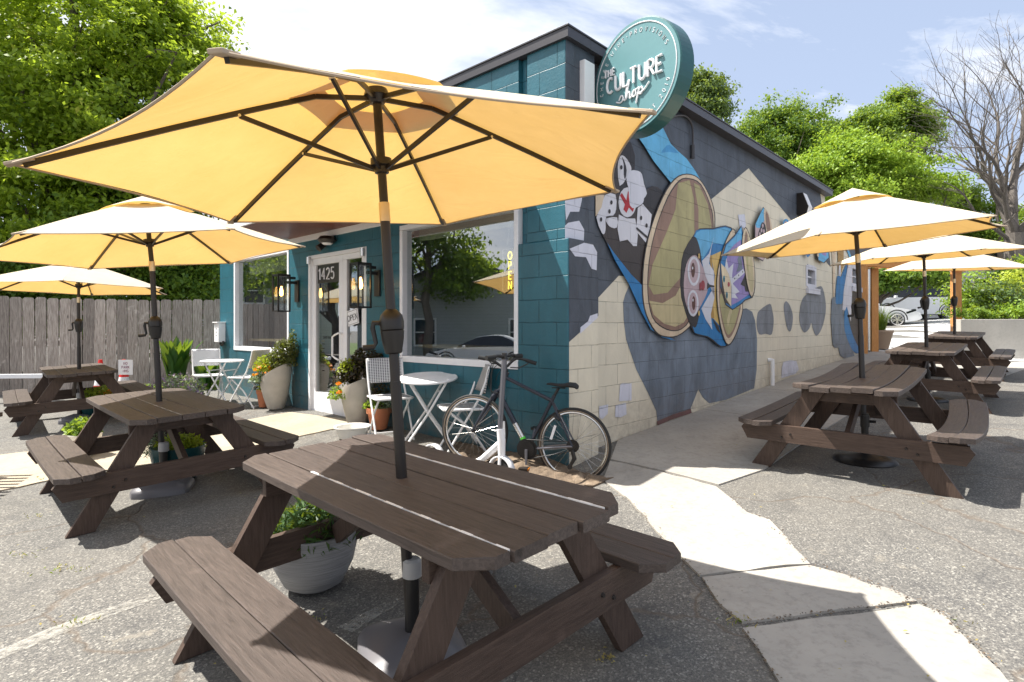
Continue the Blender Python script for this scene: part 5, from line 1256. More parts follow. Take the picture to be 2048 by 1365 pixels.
def bistro_chair(label, x, y, yaw, backmat, seatmat, z=None):
    """faces +x; folding frame"""
    f = tilt_frame(x, y, yaw, False); t = thing('bistro_chair', label, 'chair', f, 'white folding bistro chairs'); w = .20
    for s_ in (-1, 1):
        m_ = MB(); m_.tube([(.20, s_ * w, .0), (.02, s_ * w, .30), (-.14, s_ * w, .56), (-.20, s_ * w, .72), (-.235, s_ * w, .86)], .0115, 8); m_.build('back_leg', MT['white_metal'], t, smooth=True)
        m_ = MB(); m_.tube([(-.24, s_ * (w - .03), .0), (-.06, s_ * (w - .03), .26), (.15, s_ * (w - .03), .44)], .0115, 8); m_.build('front_leg', MT['white_metal'], t, smooth=True)
    for q, zz in ((.185, .03), (-.225, .03)):
        m_ = MB(); m_.tube([(q, -w, zz), (q, w, zz)], .008, 6); m_.build('stretcher', MT['white_metal'], t, smooth=True)
    m_ = MB(); ring_ = [(-.19, -w, .455), (.17, -w, .455), (.20, -w + .03, .455), (.20, w - .03, .455), (.17, w, .455), (-.19, w, .455)]; m_.tube(ring_, .0125, 8, closed=True); m_.build('seat_frame', MT['white_metal'], t, smooth=True)
    uvquad('seat', [[Vector((.195 - .385 * i / 6, -.19 + .38 * j / 6, .458 - .012 * math.sin(PI * i / 6) * math.sin(PI * j / 6))) for j in range(7)] for i in range(7)], seatmat, t)
    uvquad('backrest', [[Vector((-.185 - .052 * i / 6 - .03 * math.sin(PI * j / 6), -.205 + .41 * j / 6, .60 + .27 * i / 6)) for j in range(7)] for i in range(7)], backmat, t, .02)
    return t
def bistro_table(label, x, y, yaw, tip=(0, 0)):
    f = tilt_frame(x, y, yaw, False); t = thing('bistro_table', label, 'table', f, 'round white bistro tables'); w = .19; z = .70
    m_ = MB()
    nn = 40; ry = .30
    for k in range(7):                       # slatted round top
        a = -ry + k * (2 * ry / 7) + .002; b = a + 2 * ry / 7 - .004; poly = []
        for j in range(7): yy = a + (b - a) * j / 6; poly.append((math.sqrt(max(0, ry * ry - yy * yy)) - .004, yy))
        for j in range(6, -1, -1): yy = a + (b - a) * j / 6; poly.append((-math.sqrt(max(0, ry * ry - yy * yy)) + .004, yy))
        poly = [p for i, p in enumerate(poly) if i == 0 or (Vector(p) - Vector(poly[i - 1])).length > 1e-4]
        m_.prism(poly, lambda x_, y_, d: Vector((x_, y_, z + d + tip[0] * x_ + tip[1] * y_)), .012)
    m_.build('tabletop', MT['white_metal'], t)
    m_ = MB(); m_.tube([(ry * math.cos(2 * PI * k / nn), ry * math.sin(2 * PI * k / nn), z + .003 + tip[0] * ry * math.cos(2 * PI * k / nn) + tip[1] * ry * math.sin(2 * PI * k / nn)) for k in range(nn)], .0125, 8, closed=True); m_.build('rim', MT['white_metal'], t, smooth=True)
    for s_ in (-1, 1):
        m_ = MB(); m_.tube([(-.25, s_ * w, 0), (.0, s_ * w, .36), (.20, s_ * w, z + tip[0] * .2)], .012, 8); m_.build('leg', MT['white_metal'], t, smooth=True)
        m_ = MB(); m_.tube([(.25, s_ * (w - .03), 0), (.0, s_ * (w - .03), .36), (-.20, s_ * (w - .03), z - tip[0] * .2)], .012, 8); m_.build('leg', MT['white_metal'], t, smooth=True)
    for xx in (-.235, .235):
        m_ = MB(); m_.tube([(xx, -w, .025), (xx, w, .025)], .008, 6); m_.build('stretcher', MT['white_metal'], t, smooth=True)
    m_ = MB(); m_.tube([(.12, -w, .56), (.12, w, .56)], .010, 6); m_.tube([(-.12, -w, .56), (-.12, w, .56)], .010, 6); m_.build('cross_rod', MT['white_metal'], t, smooth=True)
    return t
bistro_table('round white bistro table under the corner window, behind the bicycle', -.875, 5.97, R(10), (.03, .10))
bistro_chair('white bistro chair with dotted woven back between planter and corner-window table', -1.33, 6.30, R(-62), MT['weave_dot'], MT['weave_dot'])
bistro_chair('white bistro chair with chevron woven back behind the bicycle front wheel', -.50, 5.66, R(196), MT['weave_chev'], MT['weave_chev'])
bistro_table('round white bistro table under the left window', -4.50, 8.95, R(-10))
bistro_chair('white bistro chair with white chevron back beside the fence end of the shop', -4.88, 9.25, R(-55), MT['weave_white'], MT['weave_white'])
bistro_chair('white bistro chair with tan woven back next to the left stone planter', -4.02, 8.75, R(168), MT['weave_tan'], MT['weave_white'])

# ================================================================ bicycle
BR = Vector((.526, 4.90, 0)); BF = Vector((-.34, 5.20, 0)); BX = (BF - BR).normalized(); BN = Vector((BX.y, -BX.x, 0)); BN = BN if BN.y < 0 else -BN
lean = .10
def bp(px, py, off=0):                       # photo pixel on the bicycle's plane
    r = Vector(((px - 1024) / F, 1, 0)); k = (BR.x * BX.y - BR.y * BX.x) / (r.x * BX.y - r.y * BX.x); p = r * k
    return Vector((p.x, p.y, CZ - (py - HY) / F * k)) + BN * off
bk = thing('bicycle', 'dark blue bicycle leaning against the corner of the shop', 'bicycle', (BR.x, BR.y, G(BR.x, BR.y)))
def wheel(c, r, cog):
    t_ = MB(); n = 64; ex = BX; ez = Vector((0, 0, 1))
    cp_ = lambda rr, a, o=0: c + ex * math.cos(a) * rr + ez * math.sin(a) * rr + BN * o
    t_.tube([cp_(r - .017, 2 * PI * k / n) for k in range(n)], .0175, 8, closed=True); ty = t_.build('tyre', MT['black_rubber'], bk, world=True, smooth=True)
    w_ = MB()
    for s_ in (-1, 1): w_.tube([cp_(r - .026, 2 * PI * k / n, s_ * .0135) for k in range(n)], .006, 5, closed=True)
    w_.build('sidewall', MT['tan_rubber'], ty, WM[bk.name], world=True, smooth=True)
    m_ = MB(); m_.tube([cp_(r - .043, 2 * PI * k / n) for k in range(n)], .0105, 6, closed=True); rm = m_.build('rim', MT['silver'], bk, world=True, smooth=True)
    m_ = MB()
    for k in range(28):
        s_ = 1 if k % 2 else -1; a = 2 * PI * k / 28; m_.tube([cp_(.02, a + (.9 if k % 4 < 2 else -.9), s_ * .03), cp_(r - .05, a)], .0011, 4)
    m_.build('spokes', MT['silver'], rm, WM[bk.name], world=True)
    m_ = MB(); m_.tube([c - BN * .055, c - BN * .035, c - BN * .03, c + BN * .03, c + BN * .035, c + BN * .055], [.01, .018, .014, .014, .018, .01], 12); m_.build('hub', MT['bronze_metal'], bk, world=True, smooth=True)
    if cog:
        m_ = MB()
        for q, rr in enumerate((.055, .048, .041, .034, .028)): m_.tube([c + BN * (.036 + q * .004), c + BN * (.0385 + q * .004)], rr, 24)
        m_.build('cassette', MT['bronze_metal'], bk, world=True)
RC = bp(1147.5, 891); FC = bp(948.8, 860); RW = .322
wheel(RC, RW, True); wheel(FC, RW, False)
BB = bp(1056.5, 897); ST = bp(1103.7, 802); HT = bp(1011, 753); HB = bp(998, 787); SDL = bp(1117, 774)
m_ = MB(); m_.tube([HT + Vector((0, 0, -.01)), ST], .0165, 12); m_.tube([HB, BB], .0235, 12); m_.tube([ST + (ST - BB).normalized() * .05, BB], .0165, 12); m_.tube([HT + (HT - HB).normalized() * .04, HB - (HT - HB).normalized() * .02], .022, 12)
for s_ in (-1, 1): m_.tube([ST + BN * .012 * s_, RC + BN * .055 * s_ + Vector((0, 0, .0))], .0095, 8)
m_.build('frame', MT['frame_blue'], bk, world=True, smooth=True)
m_ = MB()
for s_ in (-1, 1): m_.tube([BB + BN * .02 * s_, BB.lerp(RC, .3) + BN * .035 * s_, RC + BN * .055 * s_], .0105, 8)
m_.build('chain_stays', MT['frame_grey'], bk, world=True, smooth=True)
m_ = MB(); a = HB.lerp(BB, .55); b = HB.lerp(BB, .86); m_.tube([a, b], .0245, 12); m_.build('silver_decal', MT['silver'], bk, world=True, smooth=True)
m_ = MB(); a = HB.lerp(BB, .80); b = HB.lerp(BB, .9); m_.tube([a, b], .0252, 12); m_.build('green_decal', MT['green_paint'], bk, world=True, smooth=True)
m_ = MB(); cr_ = bp(995, 783)
for s_ in (-1, 1): m_.tube([cr_ + BN * .02 * s_, cr_.lerp(FC, .12) + BN * .05 * s_, cr_.lerp(FC, .6) + BN * .055 * s_, FC + BN * .05 * s_], [.016, .018, .014, .009], 8)
m_.tube([cr_ - BN * .05, cr_ + BN * .05], .018, 8); m_.build('fork', MT['frame_blue'], bk, world=True, smooth=True)
m_ = MB(); stem = bp(1010, 735); m_.tube([HT, bp(1013, 742), stem], [.016, .017, .016], 10); bar = [bp(968, 717, .02), bp(985, 715), bp(1009, 722), bp(1028, 717), bp(1045, 720)]
side_ = BN * 1
hb0 = stem + BN * .27 + BX * .02; hb1 = stem - BN * .27 + BX * .02
m_.tube(crom([bp(972, 716, .10), bp(990, 722, .04), stem, bp(1030, 718, -.04), bp(1062, 727, -.10)], 4, False), .0125, 8); m_.build('handlebar', MT['black_metal'], bk, world=True, smooth=True)
for a, b in (((1046, 722), (1066, 729)), ((965, 714), (978, 717))):
    m_ = MB(); m_.tube([bp(a[0], a[1], -.08 if a[0] > 1000 else .1), bp(b[0], b[1], -.10 if a[0] > 1000 else .08)], .0175, 10); m_.build('grip', MT['black_rubber'], bk, world=True, smooth=True)
m_ = MB()
for s_, q in ((0, [(1058, 727), (1040, 736), (1022, 735)]), (0, [(978, 720), (985, 727), (996, 728)])): m_.tube([bp(x, y, .02) for x, y in q], .006, 6)
m_.build('brake_lever', MT['black_metal'], bk, world=True, smooth=True)
m_ = MB()
for q in ([(1000, 728), (986, 745), (985, 775), (993, 790)], [(990, 724), (978, 750), (984, 778), (1000, 786)], [(1012, 732), (1000, 748), (996, 760)]): m_.tube(crom([bp(x, y, .05) for x, y in q], 4, False), .0028, 5)
m_.build('cable', MT['black_rubber'], bk, world=True, smooth=True)
# saddle
m_ = MB(); sx_ = (bp(1095, 768) - bp(1153, 775)); sl_ = sx_.length; sx_ = sx_.normalized(); rows = []
prof = [(-.5, .062, .0, .035), (-.42, .078, .012, .04), (-.25, .074, .012, .04), (-.05, .045, .0, .03), (.15, .026, -.003, .026), (.38, .02, .0, .022), (.5, .012, -.006, .012)]
for u_, hwid, dz_, dp in prof:
    c = bp(1124, 771) + sx_ * u_ * .27 + Vector((0, 0, dz_)); rows.append([c + BN * hwid * math.cos(a) + Vector((0, 0, 1)) * (dp * .55 * max(math.sin(a), -.9)) for a in np.linspace(0, 2 * PI, 13)[:-1]])
vs = [v for r_ in rows for v in r_]; fs = [(i * 12 + j, i * 12 + (j + 1) % 12, (i + 1) * 12 + (j + 1) % 12, (i + 1) * 12 + j) for i in range(len(rows) - 1) for j in range(12)] + [tuple(range(11, -1, -1)), tuple((len(rows) - 1) * 12 + j for j in range(12))]
m_.add(vs, fs); m_.build('saddle', MT['black_rubber'], bk, world=True, smooth=True, angle=60)
m_ = MB(); m_.tube([ST + (ST - BB).normalized() * .03, SDL - Vector((0, 0, .015))], .0125, 10); m_.tube([SDL + BX * .06 - Vector((0, 0, .01)), SDL - BX * .06 - Vector((0, 0, .01))], .006, 6); m_.build('seat_post', MT['black_metal'], bk, world=True, smooth=True)
# crank, pedals, chain, derailleur
m_ = MB(); m_.tube([BB + BN * .035, BB + BN * .04], .092, 36); m_.tube([BB + BN * .048, BB + BN * .052], .07, 30); m_.build('chainring', MT['black_metal'], bk, world=True)
p1 = bp(1057, 931, .07); p2 = BB + (BB - p1) ; p2 = BB + Vector((BB.x - p1.x, BB.y - p1.y, BB.z - p1.z)) * .9 - BN * .14
for p_, nm in ((p1, 1), (p2, 0)):
    m_ = MB(); m_.tube([BB + BN * (.06 if nm else -.06), p_], [.013, .009], 8); cr2 = m_.build('crank', MT['frame_grey'], bk, world=True, smooth=True)
    m_ = MB(); e = BN * (.05 if nm else -.05); m_.beam(p_, p_ + e * 2, .08, .022); m_.build('pedal', MT['bronze_metal'], cr2, WM[bk.name], world=True, bevel=.003)
    m_ = MB(); m_.beam(p_ + e * .3 + BX * -.042, p_ + e * 1.7 + BX * -.042, .006, .014); m_.build('reflector', MT['orange_plastic'], cr2, WM[bk.name], world=True)
m_ = MB()
for dz_ in (.085, -.085): m_.tube([BB + BN * .045 + Vector((0, 0, dz_)), RC + BN * .05 + Vector((0, 0, dz_ * .45))], .004, 5)
m_.build('chain', MT['black_metal'], bk, world=True)
m_ = MB(); d0 = RC + BN * .06; m_.tube([d0 + Vector((0, 0, -.03)), d0 + Vector((.02, 0, -.10)), d0 + Vector((-.02, 0, -.17))], [.016, .02, .012], 8); m_.tube([d0 + Vector((-.02, -.008, -.17)), d0 + Vector((-.02, .008, -.17))], .022, 14); m_.build('derailleur', MT['black_metal'], bk, world=True, smooth=True)
m_ = MB(); m_.tube([ST + BN * .02 + (RC - ST) * .33 - BX * -.03, ST + BN * .05 + (RC - ST) * .42], [.02, .012], 8); m_.tube([cr_ + BN * .05 + (FC - cr_) * .12, cr_ + BN * .055 + (FC - cr_) * .3], [.016, .01], 8); m_.build('brake', MT['black_metal'], bk, world=True, smooth=True)
m_ = MB(); q = bp(1108, 864, .03); m_.beam(q + Vector((-.02, 0, -.06)), q + Vector((.02, 0, .06)), .004, .022, BX); m_.build('reflector', MT['white_paint'], bk, world=True)
# ================================================================ kick scooter
SY = 4.72
def kp(px, py, Y=SY): return at(px, py, Y)
ft_ = Vector((-.085, SY, 0)); ft_.z = G(ft_.x, ft_.y)
kt = thing('kick_scooter', 'white and grey kick scooter standing in front of the bicycle', 'scooter', ft_)
wf = ft_ + Vector((0, 0, .10)); wr = kp(867, 905, 5.25); wr.z = G(wr.x, wr.y) + .09; fd = (wf - wr); fd.z = 0; fd.normalize(); fs_ = Vector((fd.y, -fd.x, 0))
for c in (wf, wr):
    m_ = MB(); m_.tube([c - fs_ * .017, c + fs_ * .017], .09, 32); ty = m_.build('wheel', MT['black_rubber'], kt, world=True, smooth=True)
    m_ = MB(); m_.tube([c - fs_ * .02, c + fs_ * .02], .05, 20); m_.build('wheel_disc', MT['silver'], ty, WM[kt.name], world=True, smooth=True)
    m_ = MB(); pts = [c + fd * math.cos(a) * .112 + Vector((0, 0, math.sin(a) * .112)) for a in np.linspace(.15, 2.9, 12)]
    vs = []
    for p_ in pts: vs += [p_ - fs_ * .03, p_ + fs_ * .03]
    m_.add(vs, [(2 * i, 2 * i + 1, 2 * i + 3, 2 * i + 2) for i in range(11)])
    o = m_.build('fender', MT['white_paint'], kt, world=True, smooth=True); so_ = o.modifiers.new('Solidify', 'SOLIDIFY'); so_.thickness = .012
m_ = MB(); hd = kp(1003, 880); m_.tube([wf + Vector((0, 0, .12)), hd, kp(1000, 858)], [.03, .034, .03], 14); m_.tube([wf + Vector((0, 0, .02)) + fs_ * .03, wf + Vector((0, 0, .14)) + fs_ * .02], .014, 8); m_.tube([wf + Vector((0, 0, .02)) - fs_ * .03, wf + Vector((0, 0, .14)) - fs_ * .02], .014, 8)
m_.build('steering_head', MT['white_paint'], kt, world=True, smooth=True)
m_ = MB(); dk0 = wf - fd * .28 + Vector((0, 0, .0)); m_.tube([hd - Vector((0, 0, .02)), wf - fd * .22 + Vector((0, 0, .06)), dk0 - fd * .05], [.03, .028, .03], 12); m_.build('neck', MT['white_paint'], kt, world=True, smooth=True)
m_ = MB(); m_.beam(dk0, wr + fd * .1 + Vector((0, 0, .0)), .13, .04); m_.build('deck', MT['white_paint'], kt, world=True, bevel=.01)
m_ = MB(); m_.beam(kp(1006, 843), kp(1007, 875), .018, .03, (1, 0, 0)); m_.tube([kp(996, 866), kp(1010, 868)], .014, 8); m_.build('folding_latch', MT['white_metal'], kt, world=True, bevel=.003)
m_ = MB(); tp = kp(1009, 714); m_.tube([kp(1000, 860), tp], .0225, 14); m_.build('steering_tube', MT['frame_grey'], kt, world=True, smooth=True)
m_ = MB(); m_.tube(crom([tp + fs_ * .20 + Vector((0, 0, .0)), tp + fs_ * .08 + Vector((0, 0, .01)), tp, tp - fs_ * .08 + Vector((0, 0, .01)), tp - fs_ * .2], 4, False), .013, 8); m_.tube([tp + Vector((0, 0, -.02)), tp + Vector((0, 0, .03))], [.026, .02], 12); m_.build('handlebar', MT['black_metal'], kt, world=True, smooth=True)
for s_ in (-1, 1):
    m_ = MB(); m_.tube([tp + fs_ * .12 * s_, tp + fs_ * .22 * s_], .019, 10); m_.build('grip', MT['black_rubber'], kt, world=True, smooth=True)
m_ = MB(); m_.tube(crom([tp, tp + Vector((-.09, 0, -.05)), tp + Vector((-.11, 0, -.3)), kp(985, 835), kp(997, 862)], 4, False), .003, 5); m_.build('cable', MT['black_rubber'], kt, world=True, smooth=True)

# ================================================================ planters and pots
def lp(base, r, h, n, lo=.15, seed=0, sq=.8):
    g = np.random.default_rng(seed); d = g.normal(size=(n, 3)); d[:, 2] = np.abs(d[:, 2]); d /= np.linalg.norm(d, axis=1)[:, None]
    k = (lo + (1 - lo) * g.uniform(0, 1, n) ** .5)[:, None]; return np.array(base) + d * k * np.array([r, r, h])
def stone_planter(label, c, r, h, slope, sdir, seed):
    c = Vector(c); c.z = G(c.x, c.y) + .01; t = thing('stone_planter', label, 'planter', c, 'tall slant-rimmed stone planters by the shop door')
    sd = Vector((math.cos(sdir), math.sin(sdir), 0))
    m_ = MB(); pr = [(r * .50, 0, 0), (r * .56, .02, 0), (r * .80, h * .35, .2), (r * .96, h * .7, .6), (r * 1.0, h * .95, 1), (r * .99, h, 1), (r * .92, h, 1), (r * .88, h * .8, .8), (0, h * .8, .8)]
    vs = []; n = 40
    for rr, z, k in pr:
        for j in range(n):
            a = 2 * PI * j / n; p = Vector((rr * math.cos(a), rr * math.sin(a), z)); p.z += k * slope * p.dot(sd) / r; vs.append(p)
    m_.add(vs, [(i * n + j, i * n + (j + 1) % n, (i + 1) * n + (j + 1) % n, (i + 1) * n + j) for i in range(len(pr) - 1) for j in range(n)]); m_.build('pot', MT['planter'], t, smooth=True, angle=50)
    m_ = MB(); m_.cyl((0, 0, h * .78), r * .87, .03, 24); m_.build('soil', MT['soil'], t); return t, c
t, c = stone_planter('stone planter with mottled shrub and yellow flowers left of the shop door', (-3.45, 8.42, 0), .215, .54, .13, R(-10), 1)
leafmesh('mottled_shrub', np.concatenate([lp(c + Vector((.10, .02, .62)), .20, .42, 1500, .1, 1), lp(c + Vector((.24, 0, .75)), .09, .42, 500, .1, 2), lp(c + Vector((-.03, 0, .6)), .14, .25, 500, .1, 3)]), .042, MT['leaf_coleus'], t, seed=2, up=.5)
leafmesh('lime_leaves', lp(c + Vector((-.15, -.03, .55)), .17, .24, 520, .1, 4), .045, MT['leaf_lime'], t, seed=3)
leafmesh('flowers', lp(c + Vector((-.14, -.12, .5)), .15, .17, 48, .6, 5), .04, MT['leaf_orange'], t, seed=4, asp=.9)
leafmesh('trailing_greenery', lp(c + Vector((-.22, -.1, .40)), .13, .14, 450, .2, 6), .035, MT['leaf_silver'], t, seed=5)
t, c = stone_planter('stone planter with dark glossy shrub and orange flowers right of the shop door', (-1.87, 6.98, 0), .20, .54, .08, R(0), 2)
leafmesh('glossy_shrub', np.concatenate([lp(c + Vector((.10, .0, .60)), .24, .36, 1300, .1, 7), lp(c + Vector((.26, .05, .55)), .18, .34, 700, .1, 8), lp(c + Vector((-.12, 0, .52)), .17, .27, 500, .1, 9)]), .055, MT['leaf_wine'], t, seed=6, up=.6)
leafmesh('lime_leaves', lp(c + Vector((-.10, -.05, .66)), .13, .16, 200, .1, 10), .045, MT['leaf_lime'], t, seed=7)
leafmesh('orange_flowers', np.concatenate([lp(c + Vector((-.17, -.20, .52)), .03, .03, 26, .4, 11), lp(c + Vector((-.16, -.21, .42)), .03, .03, 26, .4, 12)]), .03, MT['leaf_orange'], t, seed=8, asp=.9)
leafmesh('trailing_greenery', lp(c + Vector((-.20, -.08, .34)), .14, .18, 420, .2, 13), .032, MT['leaf_mid'], t, seed=9)
def pot(name, label, c, prof, mat, leaves, cat='plant pot', group=None):
    c = Vector(c); c.z = G(c.x, c.y) + .012; t = thing(name, label, cat, c, group); m_ = MB(); m_.lathe(prof, (0, 0, 0), 32); m_.build('pot', mat, t, smooth=True, angle=40)
    zt = max(p[1] for p in prof); rt = max(p[0] for p in prof); m_ = MB(); m_.cyl((0, 0, zt - .05), rt * .85, .015, 20); m_.build('soil', MT['soil'], t)
    for i, (nm, off, r, h, n, size, m) in enumerate(leaves): leafmesh(nm, lp(c + Vector(off), r, h, n, .1, 31 + i), size, MT[m], t, seed=i, up=.4, asp=.16 if 'grassy' in nm or 'silver' in nm else .55)
    return t
TER = lambda r, h: [(r * .62, 0), (r * .9, h * .74), (r, h * .75), (r * 1.03, h), (r * .94, h), (r * .85, h * .8), (0, h * .8)]
p = at(758, 858, 6.75); pot('terracotta_pot', 'terracotta pot with small plants behind the dotted-back chair', (p.x, p.y, 0), TER(.145, .25), MT['terracotta'], [('small_plant', (-.04, 0, .24), .15, .14, 420, .035, 'leaf_mid'), ('silver_plant', (.08, -.03, .24), .11, .12, 150, .05, 'leaf_silver'), ('dark_plant', (.0, .06, .22), .16, .42, 320, .045, 'leaf_wine')])
p = at(527, 806, 8.6); pot('terracotta_pot', 'narrow terracotta pot beside the left stone planter', (p.x, p.y, 0), TER(.10, .26), MT['terracotta'], [('dark_flowers', (.0, 0, .26), .13, .35, 420, .035, 'leaf_wine'), ('small_plant', (0, -.02, .24), .10, .12, 120, .03, 'leaf_lime')])
p = at(468, 800, 9.3); pot('flower_pot', 'grey bowl of small purple flowers in front of the broad-leaved plants', (-5.35 + .25, 8.95, 0), [(.12, 0), (.24, .1), (.28, .24), (.26, .24), (0, .2)], MT['grey_plastic'], [('purple_flowers', (-.1, -.05, .18), .48, .40, 420, .05, 'leaf_purple'), ('greenery', (-.1, 0, .12), .46, .40, 1500, .05, 'leaf_silver')])
# under the tables
pot('round_planter', 'ribbed grey and white round planter on the ground behind the near picnic table', (at(628, 1110, 3.02).x, 3.02, 0), [(.10, 0), (.15, .03), (.20, .13), (.225, .25), (.225, .30), (.205, .30), (.19, .25), (0, .24)],
    (lambda: (lambda m: m)(MT.setdefault('ribbed', plain('ribbed_grey_glaze', (.26, .26, .265), .75, 0, .6, 5.5, .8, sc=(1, 1, 34)))))(), [('grassy_plant', (0, 0, .25), .25, .20, 1500, .085, 'leaf_blade')])
pot('round_planter', 'dark teal planter under the middle left picnic table', (-2.93, 5.05, 0), [(.13, 0), (.17, .05), (.215, .25), (.22, .30), (.20, .30), (0, .26)], MT['pot_teal'], [('lime_plant', (0.02, 0, .27), .2, .14, 500, .05, 'leaf_lime'), ('silver_plant', (-.22, .0, .22), .2, .2, 700, .04, 'leaf_silver')])
pot('round_planter', 'white and black planter with green leaves left of the middle left table', (at(445 / 2.625 + 6, 893, 6.0).x - .05, 6.0, 0), [(.08, 0), (.14, .1), (.17, .24), (.15, .24), (0, .2)], MT['ceramic_white'], [('leafy_plant', (0, 0, .22), .17, .2, 420, .06, 'leaf_mid')])
pot('round_planter', 'dark planter with yellow flowers under the far left picnic table', (-6.0, 8.35, 0), [(.16, 0), (.2, .05), (.25, .24), (.24, .30), (0, .26)], MT['pot_teal'], [('flowering_plant', (0, 0, .26), .26, .2, 600, .05, 'leaf_lime'), ('orange_flowers', (.15, 0, .26), .15, .16, 100, .04, 'leaf_orange')])
# white bowl
p = at(707, 869, 6.5); c = Vector((p.x, 6.45, G(p.x, 6.45) + .002)); m_ = MB(); n = 40
pr = [(.11, 0), (.15, .004), (.185, .11), (.205, .12), (.203, .132), (.175, .125), (.14, .02), (0, .016)]
m_.lathe(pr, (0, 0, 0), 48); o = m_.build('ceramic_bowl', MT['ceramic_white'], None, Matrix.Translation(c), smooth=True); tag(o, 'oval white ribbed bowl on the ground in front of the right stone planter', 'bowl')
# broad leaved plants along the fence
def hosta(label, x, y, n, h, seed):
    t = thing('broad_leaved_plant', label, 'plant', (x, y, G(x, y)), 'broad-leaved plants at the fence'); g = random.Random(seed); m_ = MB()
    for i in range(n):
        a = g.uniform(0, 2 * PI); ll = h * g.uniform(.75, 1.15); w_ = ll * g.uniform(.085, .13); out = g.uniform(.05, .38); d = Vector((math.cos(a), math.sin(a), 0)); s_ = Vector((-d.y, d.x, 0)); b0 = d * g.uniform(0, .12); vs = []
        for k in range(7):
            u_ = k / 6; c_ = b0 + d * ll * out * u_ * u_ + Vector((0, 0, ll * (u_ - .18 * out * u_ ** 3))); ww = w_ * (math.sin(PI * min(1, u_ * .93 + .07)) ** .8) * (1 if u_ < .99 else 0)
            if u_ < .25: ww *= .35
            fold = Vector((0, 0, .25 * ww)); vs += [c_ - s_ * ww + fold, c_, c_ + s_ * ww + fold]
        m_.add(vs, [(3 * k, 3 * k + 1, 3 * k + 4, 3 * k + 3) for k in range(6)] + [(3 * k + 1, 3 * k + 2, 3 * k + 5, 3 * k + 4) for k in range(6)])
    m_.build('leaves', MT['leaf_hosta'], t, smooth=True, angle=80)
p = at(352, 775, 11.2); hosta('tall clump of broad upright green leaves at the fence behind the middle left umbrella', p.x, 11.2, 60, .95, 1)
hosta('lower clump of broad green leaves between the tall clump and the shop corner', -6.0, 11.3, 44, .66, 2)
hosta('broad green leaves nearest the shop corner', -5.75, 10.9, 30, .55, 3)
g_ = np.random.default_rng(5); n = 2600; xs = g_.uniform(-7.6, -5.1, n); ys = 10.4 + .25 * (xs + 7) + g_.uniform(0, 1.0, n); zs = np.array([G(a, b) for a, b in zip(xs, ys)]) + g_.uniform(0, .14, n)
o = leafmesh('ground_cover', np.stack([xs, ys, zs], 1), .06, MT['leaf_mid'], None, seed=4, up=.8); tag(o, 'low green ground cover at the foot of the fence', 'ground cover', kind='stuff')
# weeds in the cracks
wx = []
for (px, py), k in zip(((1476, 1247), (80, 963), (120, 1140), (60, 1112), (150, 1250), (1912, 1245), (640, 1245), (75, 1035)), (26, 20, 40, 18, 24, 8, 10, 12)):
    q = gp(px, py)
    for i in range(k): a = random.uniform(0, 2 * PI); rr = random.uniform(0, .07 if k < 30 else .13); wx.append((q.x + rr * math.cos(a) * 1.6, q.y + rr * math.sin(a), q.z + random.uniform(.005, .03)))
o = leafmesh('crack_weeds', np.array(wx), .022, MT['leaf_dry'], None, seed=9, asp=.25, mats=[MT['leaf_dry'], MT['leaf_dry'], MT['leaf_dry'], MT['leaf_mid']]); tag(o, 'small dry weeds growing in the asphalt cracks', 'weeds', kind='stuff')
lt = []
for i in range(110):
    px, py = random.uniform(0, 2048), random.uniform(870, 1365); q = gp(px, py); lt.append((q.x, q.y, q.z + .022))
for i in range(34): q = gp(1215 + random.gauss(0, 14), 1318 + random.gauss(0, 5)); lt.append((q.x, q.y, q.z + .012))
o = leafmesh('leaf_litter', np.array(lt), .014, MT['leaf_dry'], None, seed=10, up=3, svar=.7); tag(o, 'scattered dry leaf bits and grit on the paving', 'leaf litter', kind='stuff')
ed = []
for pts in ([(1434, 976), (1468, 1005), (1499, 1029), (1540, 1042), (1562, 1071), (1589, 1103), (1618, 1131), (1690, 1153), (1729, 1169), (1784, 1184), (1835, 1210), (1889, 1235), (1912, 1262), (1951, 1297), (1998, 1348)],
            [(1558, 1364), (1515, 1305), (1476, 1253), (1437, 1212), (1400, 1155), (1363, 1122), (1301, 1052), (1273, 1017), (1240, 990)], [(1484, 1252), (1835, 1208)], [(1218, 884), (1300, 852), (1400, 816), (1500, 780), (1600, 745), (1680, 718)]):
    for a, b in zip(pts[:-1], pts[1:]):
        for i in range(int(math.hypot(b[0] - a[0], b[1] - a[1]) / 2.2)):
            u_ = random.random(); q = gp(a[0] + (b[0] - a[0]) * u_ + random.gauss(0, 4), a[1] + (b[1] - a[1]) * u_ + random.gauss(0, 2.5)); ed.append((q.x, q.y, q.z + random.uniform(.012, .022)))
o = leafmesh('edge_grit', np.array(ed), .010, MT['dirt'], None, seed=12, up=2, svar=.8, mats=[MT['dirt'], MT['soil'], MT['dirt']]); tag(o, 'brown grit and crumbs gathered along the edges of the concrete path', 'grit', kind='stuff')
